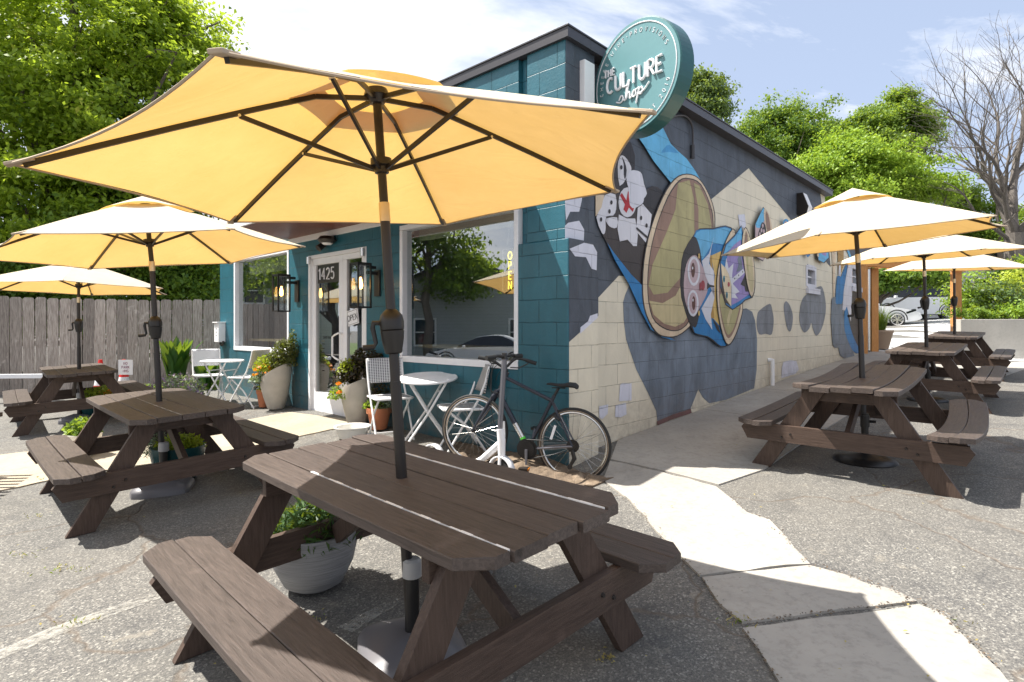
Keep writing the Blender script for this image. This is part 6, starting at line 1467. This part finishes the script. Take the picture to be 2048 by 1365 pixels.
# ================================================================ traffic cones and notice
def cone(px, Y, label, bz=None):
    x = (px - 1024) / F * Y; t = thing('traffic_cone', label, 'traffic cone', (x, Y, G(x, Y)), 'red and white traffic cones by the fence')
    m_ = MB(); m_.box((0, 0, .015), (.34, .34, .03)); m_.build('cone_base', MT['red_plastic'], t, bevel=.01)
    rr = lambda z: .135 - .105 * z / .70
    for a, b, m, nm in ((.03, .25, 'red_plastic', 'cone_body'), (.25, .40, 'white_paint', 'white_band'), (.40, .50, 'red_plastic', 'cone_body'), (.50, .59, 'white_paint', 'white_band'), (.59, .71, 'red_plastic', 'cone_top')):
        m_ = MB(); m_.tube([(0, 0, a), (0, 0, b)], [rr(a), rr(b)], 24, caps=(nm == 'cone_top')); m_.build(nm, MT[m], t, smooth=True)
    return t
cone(201, 10.3, 'red and white traffic cone behind the far left table, left of the notice'); cone(248, 10.2, 'red traffic cone holding the NO PARKING notice')
Y = 10.02; x = (251 - 1024) / F * Y; t = thing('paper_notice', 'white NO PARKING notice hung on the right traffic cone', 'notice', frame((x, Y, CZ - (735 - HY) / F * Y), Vector((1, 0, 0)), Vector((0, 1, 0))))
m_ = MB(); m_.bb((-.125, 0, -.13), (.125, .004, .13)); m_.build('sheet', MT['white_paint'], t)
m_ = MB()
for k, s_ in enumerate(('NO', 'PARK', '-ING')): text(m_, s_, (lambda kk: (lambda a, b: Vector((a, -.0015, .045 - .065 * kk + b))))(k), .042, .003, .3)
m_.build('lettering', plain('maroon_ink', (.25, .04, .12), .5), t)
# white rail in front of the fence
t = thing('white_rail', 'low white timber rail in front of the plank fence at far left', 'rail', (-9.3, 10.2, G(-9.3, 10.2)))
z = CZ - 100 / F * 10.1 ; m_ = MB(); m_.beam((-11.2, 9.9, z), (-8.0, 10.25, z), .10, .07); m_.build('rail', MT['white_paint'], t, world=True)
for x in (-10.8, -9.4, -8.3): m_ = MB(); m_.bb((x, 10.0 + (x + 11) * .1, -.1), (x + .08, 10.08 + (x + 11) * .1, z - .036)); m_.build('post', MT['white_paint'], t, world=True)
# unseen slatted frame, added just out of view to cast striped shade at far left
t = thing('slatted_shade_frame', 'unseen slatted frame added past the left edge to cast striped shade on the paving', 'shadow caster', (-5.1, 4.9, G(-5.1, 4.9)))
m_ = MB()
for k in range(10): y = 4.52 + k * .092; m_.bb((-6.2, y, .60), (-4.42 - k * .038, y + .038, .64))
m_.build('slats', MT['table_x'], t, world=True)
for x in (-6.1, -4.98):
    m_ = MB(); m_.bb((x, 4.55, -.2), (x + .06, 4.62, .598)); m_.bb((x, 5.25, -.2), (x + .06, 5.32, .598)); m_.bb((x, 4.62, .53), (x + .06, 5.25, .598)); m_.build('leg_frame', MT['table_z'], t, world=True)
# ================================================================ plank fence
FA = Vector((-11.6, 10.73, 0)); FB = Vector((-5.2, 13.0, 0)); fdv = (FB - FA).normalized(); FN = Vector((fdv.y, -fdv.x, 0))
t = thing('plank_fence', 'tall weathered grey dog-eared plank fence left of the shop', 'fence', (FA.x, FA.y, G(FA.x, FA.y)))
m_ = MB(); s_ = 0; g = random.Random(3); Lf = (FB - FA).length
while s_ < Lf:
    wv = g.uniform(.180, .205); a = FA + fdv * s_; z0 = G(a.x, a.y) - .02; zt = CZ + 56 / F * 11.9 + .012 * math.sin(s_ * 1.3) + g.uniform(-.012, .012); tw = g.uniform(-.004, .004)
    taper = .012 * g.random(); off = g.uniform(-.004, .004); ear = .035
    poly = [(0, z0), (wv, z0), (wv - .002, zt - ear), (wv - ear * .9, zt), (ear * .9, zt), (.002, zt - ear)]
    lean_ = g.uniform(-.006, .006)
    m_.prism(poly, lambda u_, v_, d: a + fdv * (u_ + lean_ * (v_ - z0)) + FN * (off + d + tw * u_) + Vector((0, 0, v_)), .019)
    s_ += wv + g.uniform(.002, .014)
m_.build('pickets', MT['fence'], t, world=True)
for zz in (.45, 1.05, 1.65):
    m_ = MB(); m_.beam(FA - FN * .025 + Vector((0, 0, zz)), FB - FN * .025 + Vector((0, 0, zz + .15)), .038, .09); m_.build('fence_rail', MT['fence'], t, world=True)
# ================================================================ pergola
def post(mb, x, y, z0, z1, w=.14): mb.bb((x - w / 2, y - w / 2, z0), (x + w / 2, y + w / 2, z1))
PX = [at(1724, 700, 13.4), at(1746, 700, 13.9), at(1912, 660, 14.6)]
t = thing('timber_pergola', 'orange cedar pergola over the passage behind the shop', 'pergola', (PX[1].x, PX[1].y, G(PX[1].x, PX[1].y)))
zt = CZ + (HY - 537) / F * 13.9
for p in PX:
    m_ = MB(); post(m_, p.x, p.y, G(p.x, p.y) - .1, zt - .002, .17); m_.build('post', MT['cedar'], t, world=True, bevel=.006)
m_ = MB(); a = Vector((PX[0].x - .4, PX[0].y - .1, zt + .08)); b = Vector((PX[2].x + .35, PX[2].y + .05, zt + .08)); m_.beam(a + Vector((0, -.1, 0)), b + Vector((0, -.1, 0)), .045, .16); m_.beam(a + Vector((0, .12, 0)), b + Vector((0, .12, 0)), .045, .16); m_.build('beam', MT['cedar'], t, world=True)
for k in range(9):
    m_ = MB(); x = a.x + (b.x - a.x) * (k + .5) / 9; y = a.y + (b.y - a.y) * (k + .5) / 9; m_.beam((x - .15, y - .35, zt + .22), (x + .35, y + 1.9, zt + .22), .045, .11); m_.build('rafter', MT['cedar'], t, world=True)
# downpipe between the posts
m_ = MB(); p = at(1736, 690, 13.7); m_.tube([(p.x, p.y, G(p.x, p.y) + .05), (p.x, p.y, 2.8)], .05, 12); o = m_.build('downpipe', MT['silver'], None, smooth=True); tag(o, 'grey metal downpipe between the two left pergola posts', 'pipe')
# planter with ornamental grass
c = Vector((at(1761, 688, 14.4).x, 14.4, 0)); c.z = G(c.x, c.y) + .02
t = thing('grass_planter', 'tan pot of long ornamental grass beside the pergola posts', 'planter', c)
m_ = MB(); m_.lathe([(.17, 0), (.27, .40), (.285, .42), (.285, .47), (.25, .47), (0, .42)], (0, 0, 0), 28); m_.build('pot', plain('tan_resin_pot', (.34, .25, .18), .7), t, smooth=True)
m_ = MB(); g = random.Random(4)
for i in range(260):
    a = g.uniform(0, 2 * PI); d = Vector((math.cos(a), math.sin(a), 0)); s_ = Vector((-d.y, d.x, 0)); ll = g.uniform(.45, .85); o_ = g.uniform(.1, .6); vs = []
    for k in range(6):
        u_ = k / 5; c_ = d * (.12 * g.random() + ll * o_ * u_ ** 1.5) + Vector((0, 0, .42 + ll * u_ - .7 * o_ * ll * u_ ** 3)); vs += [c_ - s_ * .007 * (1 - u_ * .9), c_ + s_ * .007 * (1 - u_ * .9)]
    m_.add(vs, [(2 * k, 2 * k + 1, 2 * k + 3, 2 * k + 2) for k in range(5)])
m_.build('grass_blades', MT['leaf_mid'], t)
# ================================================================ retaining wall, bed, shrubs
RA = Vector((8.9 + .0, 13.6, 0)); 
wa = at(1916, 690, 13.0); wb = Vector((13.5, 12.0, 0)); wtop = 1.60
t = thing('retaining_wall', 'low smooth concrete retaining wall at the right edge', 'wall', (wa.x, wa.y, G(wa.x, wa.y)))
m_ = MB(); m_.beam((wa.x, wa.y, (wtop + .3) / 2), (wb.x + 4, wb.y - .6, (wtop + .3) / 2), .22, wtop - .3); m_.beam((wa.x + .11, wa.y + .115, (wtop + .3) / 2), (wa.x + 8.6, wa.y + 9, (wtop + .3) / 2), .22, wtop - .31); m_.build('wall_face', MT['concrete_wall'], t, world=True, bevel=.008)
structure(drape('raised_soil_bed', [(wa.x + .3, wa.y + .2), (wb.x + 6, wb.y - .2), (34, 14), (32, 24), (wa.x + 8.8, wa.y + 9)], 0, MT['soil'], 0, 1.5))
bed = bpy.data.objects['raised_soil_bed']
for v in bed.data.vertices: v.co.z = 1.52 + .035 * (v.co.y - 12)
def shrub(name, label, c, r, h, n, size, mat, seed, stems=10):
    c = Vector(c); t = thing(name, label, 'shrub', c, 'shrubs above the retaining wall'); g = np.random.default_rng(seed)
    P, CC = cluster_points([((c.x, c.y, c.z + h * .5), (r, r * .8, h * .52), max(12, n // 60))], 60, .14 * max(r, h), seed, .35); P = P[P[:, 2] > c.z]
    leafmesh('foliage', P, size, mat, t, seed=seed, up=.4, out_c=P.mean(0)); m_ = MB(); rr = random.Random(seed)
    for i in range(stems): q = CC[rr.randrange(len(CC))]; limb(m_, c, q, .02, .006, 4, .1, seed + i)
    m_.build('stems', MT['bark'], t, world=True); return t
def bz(x, y): return 1.52 + .035 * (y - 12)
for i, (px, Y, r, h, n, s_, m, lab) in enumerate((
    (1938, 15.2, .42, 1.25, 2000, .085, 'leaf_bright', 'yellow-green leafy shrub twining round the right pergola post'),
    (1992, 15.0, .85, 1.0, 4200, .085, 'leaf_pine', 'large grey-green shrub in the middle of the raised bed'),
    (2050, 14.2, .7, .45, 2600, .07, 'leaf_bright', 'low bright green shrub at the right edge of the raised bed'),
    (1950, 13.8, .5, .30, 1800, .06, 'leaf_mid', 'low mounded shrub just above the retaining wall'),
    (2075, 17.5, 1.3, 1.9, 2600, .1, 'leaf_lime', 'tall yellowish shrub behind the grey-green one at the right edge'),
    (1945, 22.0, .8, 1.1, 2200, .1, 'leaf_mid', 'dark shrub at the left end of the raised bed'))):
    x = (px - 1024) / F * Y; shrub('garden_shrub', lab, (x, Y, bz(x, Y) - .03), r, h, n, s_, MT[m], 40 + i)
# ================================================================ cars
def car(label, frm, body, glass, roof, w, wheels, wr, lights, seed=0, cat='car', name='parked_car'):
    t = thing(name, label, cat, frm); m_ = MB(); rings = []
    ws = [(-w / 2, .94, .05), (-w / 2 + .04, .985, .02), (-w / 2 + .12, 1, 0), (w / 2 - .12, 1, 0), (w / 2 - .04, .985, .02), (w / 2, .94, .05)]
    cx_ = sum(p[0] for p in body) / len(body); cz_ = sum(p[1] for p in body) / len(body); B = crom(body, 3); n = len(B)
    vs = []
    for y, k, d in ws:
        for p in B: vs.append((cx_ + (p[0] - cx_) * (1 - d * .15), y, cz_ + (p[1] - cz_) * (1 - d * .9)))
    fs = [(i * n + j, i * n + (j + 1) % n, (i + 1) * n + (j + 1) % n, (i + 1) * n + j) for i in range(len(ws) - 1) for j in range(n)] + [tuple(range(n)), tuple((len(ws) - 1) * n + j for j in range(n - 1, -1, -1))]
    m_.add(vs, [f[::-1] for f in fs]); b = m_.build('body', MT['car_white'], t, smooth=True, angle=50)
    def house(poly, inset0, inset1, nm, mat, grow=0, zlo=None):
        m_ = MB(); P = crom(poly, 3); n = len(P); z0 = min(p[1] for p in P); z1 = max(p[1] for p in P); vs = []
        for s_ in (-1, 1):
            for p in P: k = (p[1] - z0) / (z1 - z0); vs.append((p[0], s_ * (w / 2 - inset0 - (inset1 - inset0) * k + grow), p[1]))
        m_.add(vs, [tuple(range(n)), tuple(range(2 * n - 1, n - 1, -1))] + [(j, n + j, n + (j + 1) % n, (j + 1) % n) for j in range(n)]); return m_.build(nm, mat, t, smooth=True, angle=40)
    house(glass, .05, .20, 'windows', MT['car_glass']); house(roof, .10, .22, 'roof', MT['car_white'], .01)
    for wx_ in wheels:
        for s_ in (-1, 1):
            m_ = MB(); yy = s_ * (w / 2 - .11); m_.tube([(wx_, yy - .11, wr), (wx_, yy - .085, wr), (wx_, yy + .085, wr), (wx_, yy + .11, wr)], [wr * .93, wr, wr, wr * .93], 32); wh = m_.build('wheel', MT['tyre'], t, smooth=True, angle=30)
            m_ = MB(); yo = s_ * (w / 2 + .005)
            for k in range(10): a = 2 * PI * k / 10 + (.12 if k % 2 else -.12); m_.beam((wx_ + .03 * math.cos(a), yo, wr + .03 * math.sin(a)), (wx_ + wr * .66 * math.cos(a), yo, wr + wr * .66 * math.sin(a)), .02, .035, (-math.sin(a), 0, math.cos(a)))
            m_.tube([(wx_ + wr * .68 * math.cos(2 * PI * k / 28), yo, wr + wr * .68 * math.sin(2 * PI * k / 28)) for k in range(28)], .022, 6, closed=True); m_.tube([(wx_, yo - .02, wr), (wx_, yo + .02, wr)], .05, 12)
            m_.build('alloy_rim', MT['silver'], wh, WM[t.name], smooth=True)
            m_ = MB(); pts = [(wx_ + (wr + .05) * math.cos(a), s_ * (w / 2 - .02), wr + .02 + (wr + .05) * math.sin(a)) for a in np.linspace(-.1, PI + .1, 16)]; m_.tube(pts, .035, 6); m_.build('wheel_arch', MT['black_rubber'], t, smooth=True)
    for (x, z, dx, dz) in lights:
        for s_ in (-1, 1): m_ = MB(); m_.box((x, s_ * (w / 2 - .12), z), (dx, .26, dz), Matrix.Rotation(.35, 3, 'Y')); m_.build('headlight', MT['car_glass'], t, bevel=.02)
    for s_ in (-1, 1): m_ = MB(); m_.box((glass[0][0] + .35, s_ * (w / 2 + .08), glass[0][1] + .06), (.12, .16, .12)); m_.build('wing_mirror', MT['car_white'], t, bevel=.02)
    return t
# front of the car at -x
van_body = [(0, .35), (.02, .75), (.35, .98), (1.1, 1.10), (3.2, 1.15), (5.1, 1.12), (5.17, .8), (5.12, .38), (4.2, .28), (1.0, .27)]
van_glass = [(.95, 1.08), (1.9, 1.62), (2.5, 1.70), (4.4, 1.68), (4.85, 1.55), (5.05, 1.12), (3, 1.10)]
van_roof = [(2.0, 1.66), (2.6, 1.74), (4.5, 1.74), (5.0, 1.60), (5.08, 1.40), (4.98, 1.40), (4.8, 1.60), (4.4, 1.69), (2.5, 1.69)]
vx, vy = at(1907, 640, 30).x, 30
vf = frame((vx, vy, G(vx, vy) + .02), Vector((-1, -.04, 0)).normalized(), Vector((.04, -1, 0)).normalized())
vf = vf @ Matrix.Rotation(PI, 4, 'Z') @ Matrix.Translation((-5.17, 0, 0))
zc_ = CZ + (HY - 640) / F * 29.3
vf[2][3] = zc_ + .0
car('white minivan parked in the gravel yard behind the pergola', vf, van_body, van_glass, van_roof, 1.98, (.95, 4.02), .37, [(.12, .82, .3, .12)], cat='minivan', name='parked_minivan')
sed_body = [(0, .32), (-.02, .55), (.15, .70), (.9, .86), (1.4, .92), (3.6, .98), (4.6, .95), (4.7, .6), (4.6, .3), (3.6, .22), (.9, .2)]
sed_glass = [(1.3, .90), (2.1, 1.30), (2.6, 1.40), (3.3, 1.38), (4.2, .98), (2.6, .92)]
sed_roof = [(2.1, 1.34), (2.6, 1.43), (3.3, 1.41), (4.0, 1.12), (3.9, 1.10), (3.3, 1.36), (2.6, 1.39)]
p = at(1824, 655, 25.5); sf = frame((p.x, p.y, G(p.x, p.y) + .02), Vector((-1, .28, 0)).normalized(), Vector((-.28, -1, 0)).normalized()); sf[2][3] = CZ - (655 - HY) / F * 25.2
car('white sedan nosing out in front of the minivan', sf, sed_body, sed_glass, sed_roof, 1.85, (.88, 3.75), .335, [(.35, .68, .4, .1)])
# the car mirrored in the shop window
mf = frame((-19, 3.4, G(-19, 3.4) + .03), Vector((.15, -1, 0)).normalized(), Vector((1, .15, 0)).normalized()) @ Matrix.Translation((-4.5, 0, 0))
car('white car parked on the street left of the yard, mirrored in the corner window', mf, sed_body, sed_glass, sed_roof, 1.85, (.88, 3.75), .335, [(.35, .68, .4, .1)])
# ================================================================ houses
def house_(name, label, frm, wx, wy, h, rise, wall, windows, chimney=False, eave=.4, ridge='x', z0=0):
    t = thing(name, label, 'house', frm); m_ = MB(); m_.bb((0, 0, -1), (wx, wy, h)); 
    if ridge == 'x': m_.add([(0, 0, h), (0, wy, h), (0, wy / 2, h + rise), (wx, 0, h), (wx, wy, h), (wx, wy / 2, h + rise)], [(0, 2, 1), (3, 4, 5)])
    else: m_.add([(0, 0, h), (wx, 0, h), (wx / 2, 0, h + rise), (0, wy, h), (wx, wy, h), (wx / 2, wy, h + rise)], [(0, 1, 2), (3, 5, 4)])
    m_.build('wall', wall, t)
    m_ = MB(); e = eave
    if ridge == 'x':
        k = rise / (wy / 2)
        for s_, y0 in ((1, -e), (-1, wy + e)):
            y1 = wy / 2; a = h - k * e; b = h + rise; m_.add([(-e, y0, a), (wx + e, y0, a), (wx + e, y1, b), (-e, y1, b), (-e, y0, a + .14), (wx + e, y0, a + .14), (wx + e, y1, b + .14), (-e, y1, b + .14)], [(0, 3, 2, 1), (4, 5, 6, 7), (0, 1, 5, 4), (1, 2, 6, 5), (3, 0, 4, 7)])
    else:
        k = rise / (wx / 2)
        for s_, x0 in ((1, -e), (-1, wx + e)):
            x1 = wx / 2; a = h - k * e; b = h + rise; m_.add([(x0, -e, a), (x0, wy + e, a), (x1, wy + e, b), (x1, -e, b), (x0, -e, a + .14), (x0, wy + e, a + .14), (x1, wy + e, b + .14), (x1, -e, b + .14)], [(0, 3, 2, 1), (4, 5, 6, 7), (0, 1, 5, 4), (1, 2, 6, 5), (3, 0, 4, 7)])
    rf = m_.build('roof', MT['shingle_dark'], t)
    if chimney: m_ = MB(); m_.bb((wx * .7, wy * .4, h), (wx * .7 + .7, wy * .4 + .6, h + rise + .8)); m_.build('chimney', plain('brick_chimney', (.2, .08, .06), .9), rf, WM[t.name])
    for (face, a, b, w_, h_) in windows:
        m_ = MB(); g2 = MB()
        if face == 'y': m_.bb((a - .1, -.05, b - .1), (a + w_ + .1, .0, b + h_ + .1)); g2.bb((a, -.065, b), (a + w_, -.055, b + h_)); m_.bb((a, -.08, b + h_ / 2 - .03), (a + w_, -.066, b + h_ / 2 + .03))
        else: m_.bb((wx, a - .1, b - .1), (wx + .05, a + w_ + .1, b + h_ + .1)); g2.bb((wx + .055, a, b), (wx + .065, a + w_, b + h_)); m_.bb((wx + .066, a, b + h_ / 2 - .03), (wx + .08, a + w_, b + h_ / 2 + .03))
        wn = m_.build('window', MT['white_paint'], t); g2.build('pane', MT['car_glass'], wn, WM[t.name])
    return t
p = at(1768, 640, 37); z0 = G(p.x, p.y)
hs = house_('grey_house', 'grey lap-sided house with white window trim behind the parked cars', frame((p.x, 37, z0), Vector((1, -.05, 0)).normalized(), Vector((.05, 1, 0)).normalized()), 7.2, 9, 3.6, 2.2, MT['lap_grey'], [('y', .45, 1.0, .85, 1.4), ('y', 3.6, 1.35, .7, 1.5), ('y', 5.6, .9, .9, 1.5)], True)
p = at(1968, 640, 39); house_('siding_house', 'pale sided house wing with a dark roof behind the bare tree', frame((p.x, 39, G(p.x, 39)), Vector((1, .1, 0)).normalized(), Vector((-.1, 1, 0)).normalized()), 7, 8, 4.4, 2.4, MT['lap_white'], [('y', .8, 1.6, .8, 1.3), ('y', 3.5, 1.6, .8, 1.3)])
p = at(378, 600, 20); house_('white_house', 'white house wall showing between tree and shop above the fence', frame((p.x, 20, G(p.x, 20)), Vector((1, .2, 0)).normalized(), Vector((-.2, 1, 0)).normalized()), 6, 8, 3.0, 1.6, MT['lap_white'], [])
house_('grey_house_across', 'dark grey shingle-roofed house across the lawn, mirrored in the shop window', frame((-34, 1.0, G(-34, 3)), Vector((1, 0, 0)), Vector((0, 1, 0))), 9, 11, 3.4, 2.6, MT['lap_grey'], [('x', 2.0, 1.3, 1.0, 1.3), ('x', 7.0, 1.3, 1.0, 1.3)], ridge='x')
# ================================================================ trees
def B(px, py, Y, rx, rz, n, ry=None): p = at(px, py, Y); return ((p.x, p.y, p.z), (rx, ry or rx, rz), n)
tree('leafy_maple', 'big leafy maple filling the sky left of the umbrellas behind the fence', (-12.5, 16.5, G(-12.5, 16.5)), 12,
     [B(120, 80, 16, 3.0, 2.2, 120), B(250, 160, 15.6, 2.3, 2.3, 120), B(60, 260, 15.2, 2.6, 2.4, 120), B(210, 330, 15.5, 2.8, 2.0, 120), B(-60, 120, 15.5, 3, 3, 80), B(340, 90, 16.5, 1.5, 1.6, 80), B(280, 30, 17, 1.6, 1.5, 70), B(90, 420, 15.5, 3.0, 1.4, 140), B(420, 130, 17, .45, .8, 12), B(0, -40, 16.5, 3.5, 2.2, 110)], 120, .25, .14, MT['leaf_maple'], .32, 11, limbs=40, shell=.35, up=.5)
tree('shade_tree', 'darker tree with hanging branches behind the fence next to the shop', (-8.0, 18.0, G(-8, 18)), 8,
     [B(340, 400, 17, 2.2, 2.0, 120), B(230, 500, 16, 2.4, 1.2, 120), B(370, 520, 15.5, 1.1, .75, 70), B(60, 520, 16, 2.6, 1.0, 90), B(330, 560, 16, 1.0, .4, 30)], 110, .24, .12, MT['leaf_mid'], .26, 12, limbs=16, shell=.45, up=.5)
tree('hedge_tree', 'dark undergrowth tree just behind the far left of the fence', (-14.5, 16.5, G(-14, 16)), 5,
     [B(0, 545, 15, 2.0, 1.0, 60), B(120, 560, 15, 2.0, .6, 50)], 60, .30, .15, MT['leaf_dark'], .2, 13, limbs=6)
tree('understorey_shrub', 'dark shrubby growth right behind the plank fence', (at(240, 600, 15.8).x, 15.8, G(-10, 15)), 3,
     [B(x_, 606, 15.2, 1.0, .55, 16) for x_ in range(-60, 440, 55)] + [B(x_, 650, 15.6, 1.0, .6, 10) for x_ in range(-60, 440, 70)], 70, .26, .13, MT['leaf_mid'], .08, 31, limbs=8, shell=.2, cat='shrub')
tree('roofline_tree', 'tall tree showing over the roof edge right of the round sign', (at(1412, 200, 30).x, 30, G(11, 30)), 12,
     [B(1405, 190, 30, 1.35, 1.3, 60), B(1420, 225, 29.5, 1.2, .9, 40), B(1385, 240, 30, 1.5, 1.5, 40)], 120, .28, .17, MT['leaf_pine'], .22, 14, limbs=10, shell=.2)
tree('round_dark_tree', 'rounded dark green tree above the mural wall', (at(1560, 300, 36).x, 36, G(17, 36)), 12,
     [B(1560, 290, 36, 3.0, 2.2, 190), B(1500, 300, 36, 1.8, 1.6, 90), B(1615, 310, 35.5, 1.9, 1.7, 100), B(1550, 240, 36, 1.4, .7, 40), B(1660, 275, 38, 1.4, .8, 50)], 140, .30, .17, MT['leaf_dark'], .3, 15, limbs=12, shell=.3)
tree('airy_tree', 'open-crowned green tree above the bright one, left of the bare tree', (at(1790, 300, 38).x, 38, G(25, 38)), 14,
     [B(1800, 225, 38, 1.7, 1.2, 75), B(1740, 255, 38, 1.7, 1.0, 65), B(1850, 255, 38, 1.1, 1.1, 42), B(1790, 300, 38, 2.6, 1.0, 70), B(1805, 195, 38, .7, .5, 16)], 140, .30, .18, MT['leaf_mid'], .22, 16, limbs=20, shell=.2)
tree('bright_tree', 'bright yellow-green tree above the end of the shop roof', (at(1730, 400, 31).x, 31, G(19, 31)), 10,
     [B(1680, 340, 31, 2.1, 1.5, 130), B(1760, 360, 31, 2.5, 1.4, 140), B(1850, 385, 31, 1.7, .9, 70), B(1620, 345, 31, 1.1, .8, 40), B(1700, 410, 30.5, 2.0, .9, 80), B(1700, 300, 31, 1.0, .6, 25)], 140, .27, .165, MT['leaf_bright'], .24, 17, limbs=12, shell=.3)
tree('yard_tree', 'low spreading dark tree hanging over the minivan', (at(1700, 500, 27).x, 27, G(17, 26)), 6,
     [B(1800, 545, 26, 1.5, .45, 60), B(1850, 556, 26, .7, .35, 24), B(1768, 560, 26, .6, .7, 28)], 70, .26, .19, MT['leaf_dark'], .18, 18, limbs=10, shell=.3)
tree('far_tree', 'green tree behind the bare tree at the right edge', (at(2010, 470, 36).x, 36, G(30, 36)), 9,
     [B(1960, 440, 38, 2.2, 1.3, 70), B(2040, 480, 36, 2.0, 1.6, 70), B(1930, 400, 38, 1.2, .8, 30), B(2060, 560, 28, 1.3, 1.0, 40)], 110, .32, .18, MT['leaf_mid'], .25, 19, limbs=8, shell=.3)
tree('street_tree', 'broad green tree across the lawn on the left, mirrored in the shop window', (-24, 8.2, G(-24, 8)), 10,
     [((-24, 8.4, 7.0), (2.4, 2.4, 2.2), 90), ((-23.5, 6.4, 4.2), (1.6, 1.6, 1.6), 60), ((-24, 10.5, 5.5), (2, 2, 2), 60)], 60, .36, .24, MT['leaf_mid'], .28, 20, limbs=10, shell=.3)
house_('tall_grey_house', 'tall grey two-storey house beyond the left fence end, mirrored in the left window', frame((-36, 15.5, G(-36, 16)), Vector((1, 0, 0)), Vector((0, 1, 0))), 9, 9, 5.2, 2.4, MT['lap_grey'], [('x', 2.0, 3.2, 1.0, 1.3), ('x', 5.5, 3.2, 1.0, 1.3), ('x', 2.0, .8, 1.0, 1.3)], ridge='x')
tree('corner_tree', 'dark tree beyond the fence end on the left, mirrored in the shop door', (-26, 13.2, G(-26, 13)), 9,
     [((-26, 13.4, 6.2), (2.2, 2.6, 2.4), 90), ((-25, 15.5, 4.2), (1.6, 1.8, 1.4), 50)], 60, .36, .24, MT['leaf_dark'], .26, 21, limbs=8, shell=.3)
# bare tree
def bare(label, base, seed):
    t = thing('bare_tree', label, 'tree', base); g = random.Random(seed); m_ = MB(); tw = MB()
    def grow(p, d, ln, r, depth):
        pts = [p]; rs = [r]; q = p; dd = d.normalized(); n = 6
        for i in range(n):
            dd = (dd + Vector((g.gauss(0, .13), g.gauss(0, .13), g.gauss(.03, .09)))).normalized(); q = q + dd * ln / n; pts.append(q); rs.append(r * (1 - .45 * (i + 1) / n))
        (m_ if r > .03 else tw).tube(pts, rs, 7 if r > .05 else 4, caps=False)
        if depth == 0 or r < .006: return
        for k in range(g.choice((2, 3, 3))):
            i = g.randint(3, n); ax = Vector((g.gauss(0, 1), g.gauss(0, 1), g.gauss(0, .4))); nd = (dd + ax.normalized() * g.uniform(.45, .95)); nd.z = abs(nd.z) * .8 + .12; grow(pts[i], nd, ln * g.uniform(.62, .85), rs[i] * g.uniform(.5, .72), depth - 1)
        grow(pts[-1], dd, ln * .75, rs[-1] * .9, depth - 1)
    b = Vector(base)
    # forked trunk
    trunk = [b + Vector((0, 0, -.3)), b + Vector((.1, 0, 2.2)), b + Vector((.05, 0, 4.3))]; m_.tube(trunk, [.62, .47, .40], 10)
    for (dx, dz, ln, r) in ((-.55, 1.5, 3.3, .17), (-.2, 1.6, 4.2, .22), (.15, 1.6, 4.6, .25), (.7, 1.3, 4.2, .2), (-.95, .9, 2.5, .11), (.0, 1.3, 4.0, .16), (1.2, .8, 3.4, .13)):
        grow(trunk[2] + Vector((0, 0, g.uniform(-.9, .2))), Vector((dx, g.uniform(-.3, .3), dz)), ln, r, 4)
    m_.build('trunk', MT['deadbark'], t, world=True, smooth=True); tw.build('twigs', MT['deadbark'], t, world=True); return t
p = at(2026, 560, 29); bare('tall leafless grey tree at the right edge', (p.x, 29, G(p.x, 29)), 5)
# overhead cable
t = thing('overhead_cable', 'black overhead cable crossing in front of the maple', 'cable', (-9, 14, 5)); m_ = MB()
a = at(-150, 75, 14.6); b = at(560, 262, 17.5); pts = [a.lerp(b, k / 16) - Vector((0, 0, .35 * math.sin(PI * k / 16))) for k in range(17)]; m_.tube(pts, .018, 6); m_.tube([q + Vector((0, 0, .03 + .01 * math.sin(i * 2))) for i, q in enumerate(pts)], .010, 5); m_.build('wire', MT['black_rubber'], t, world=True)
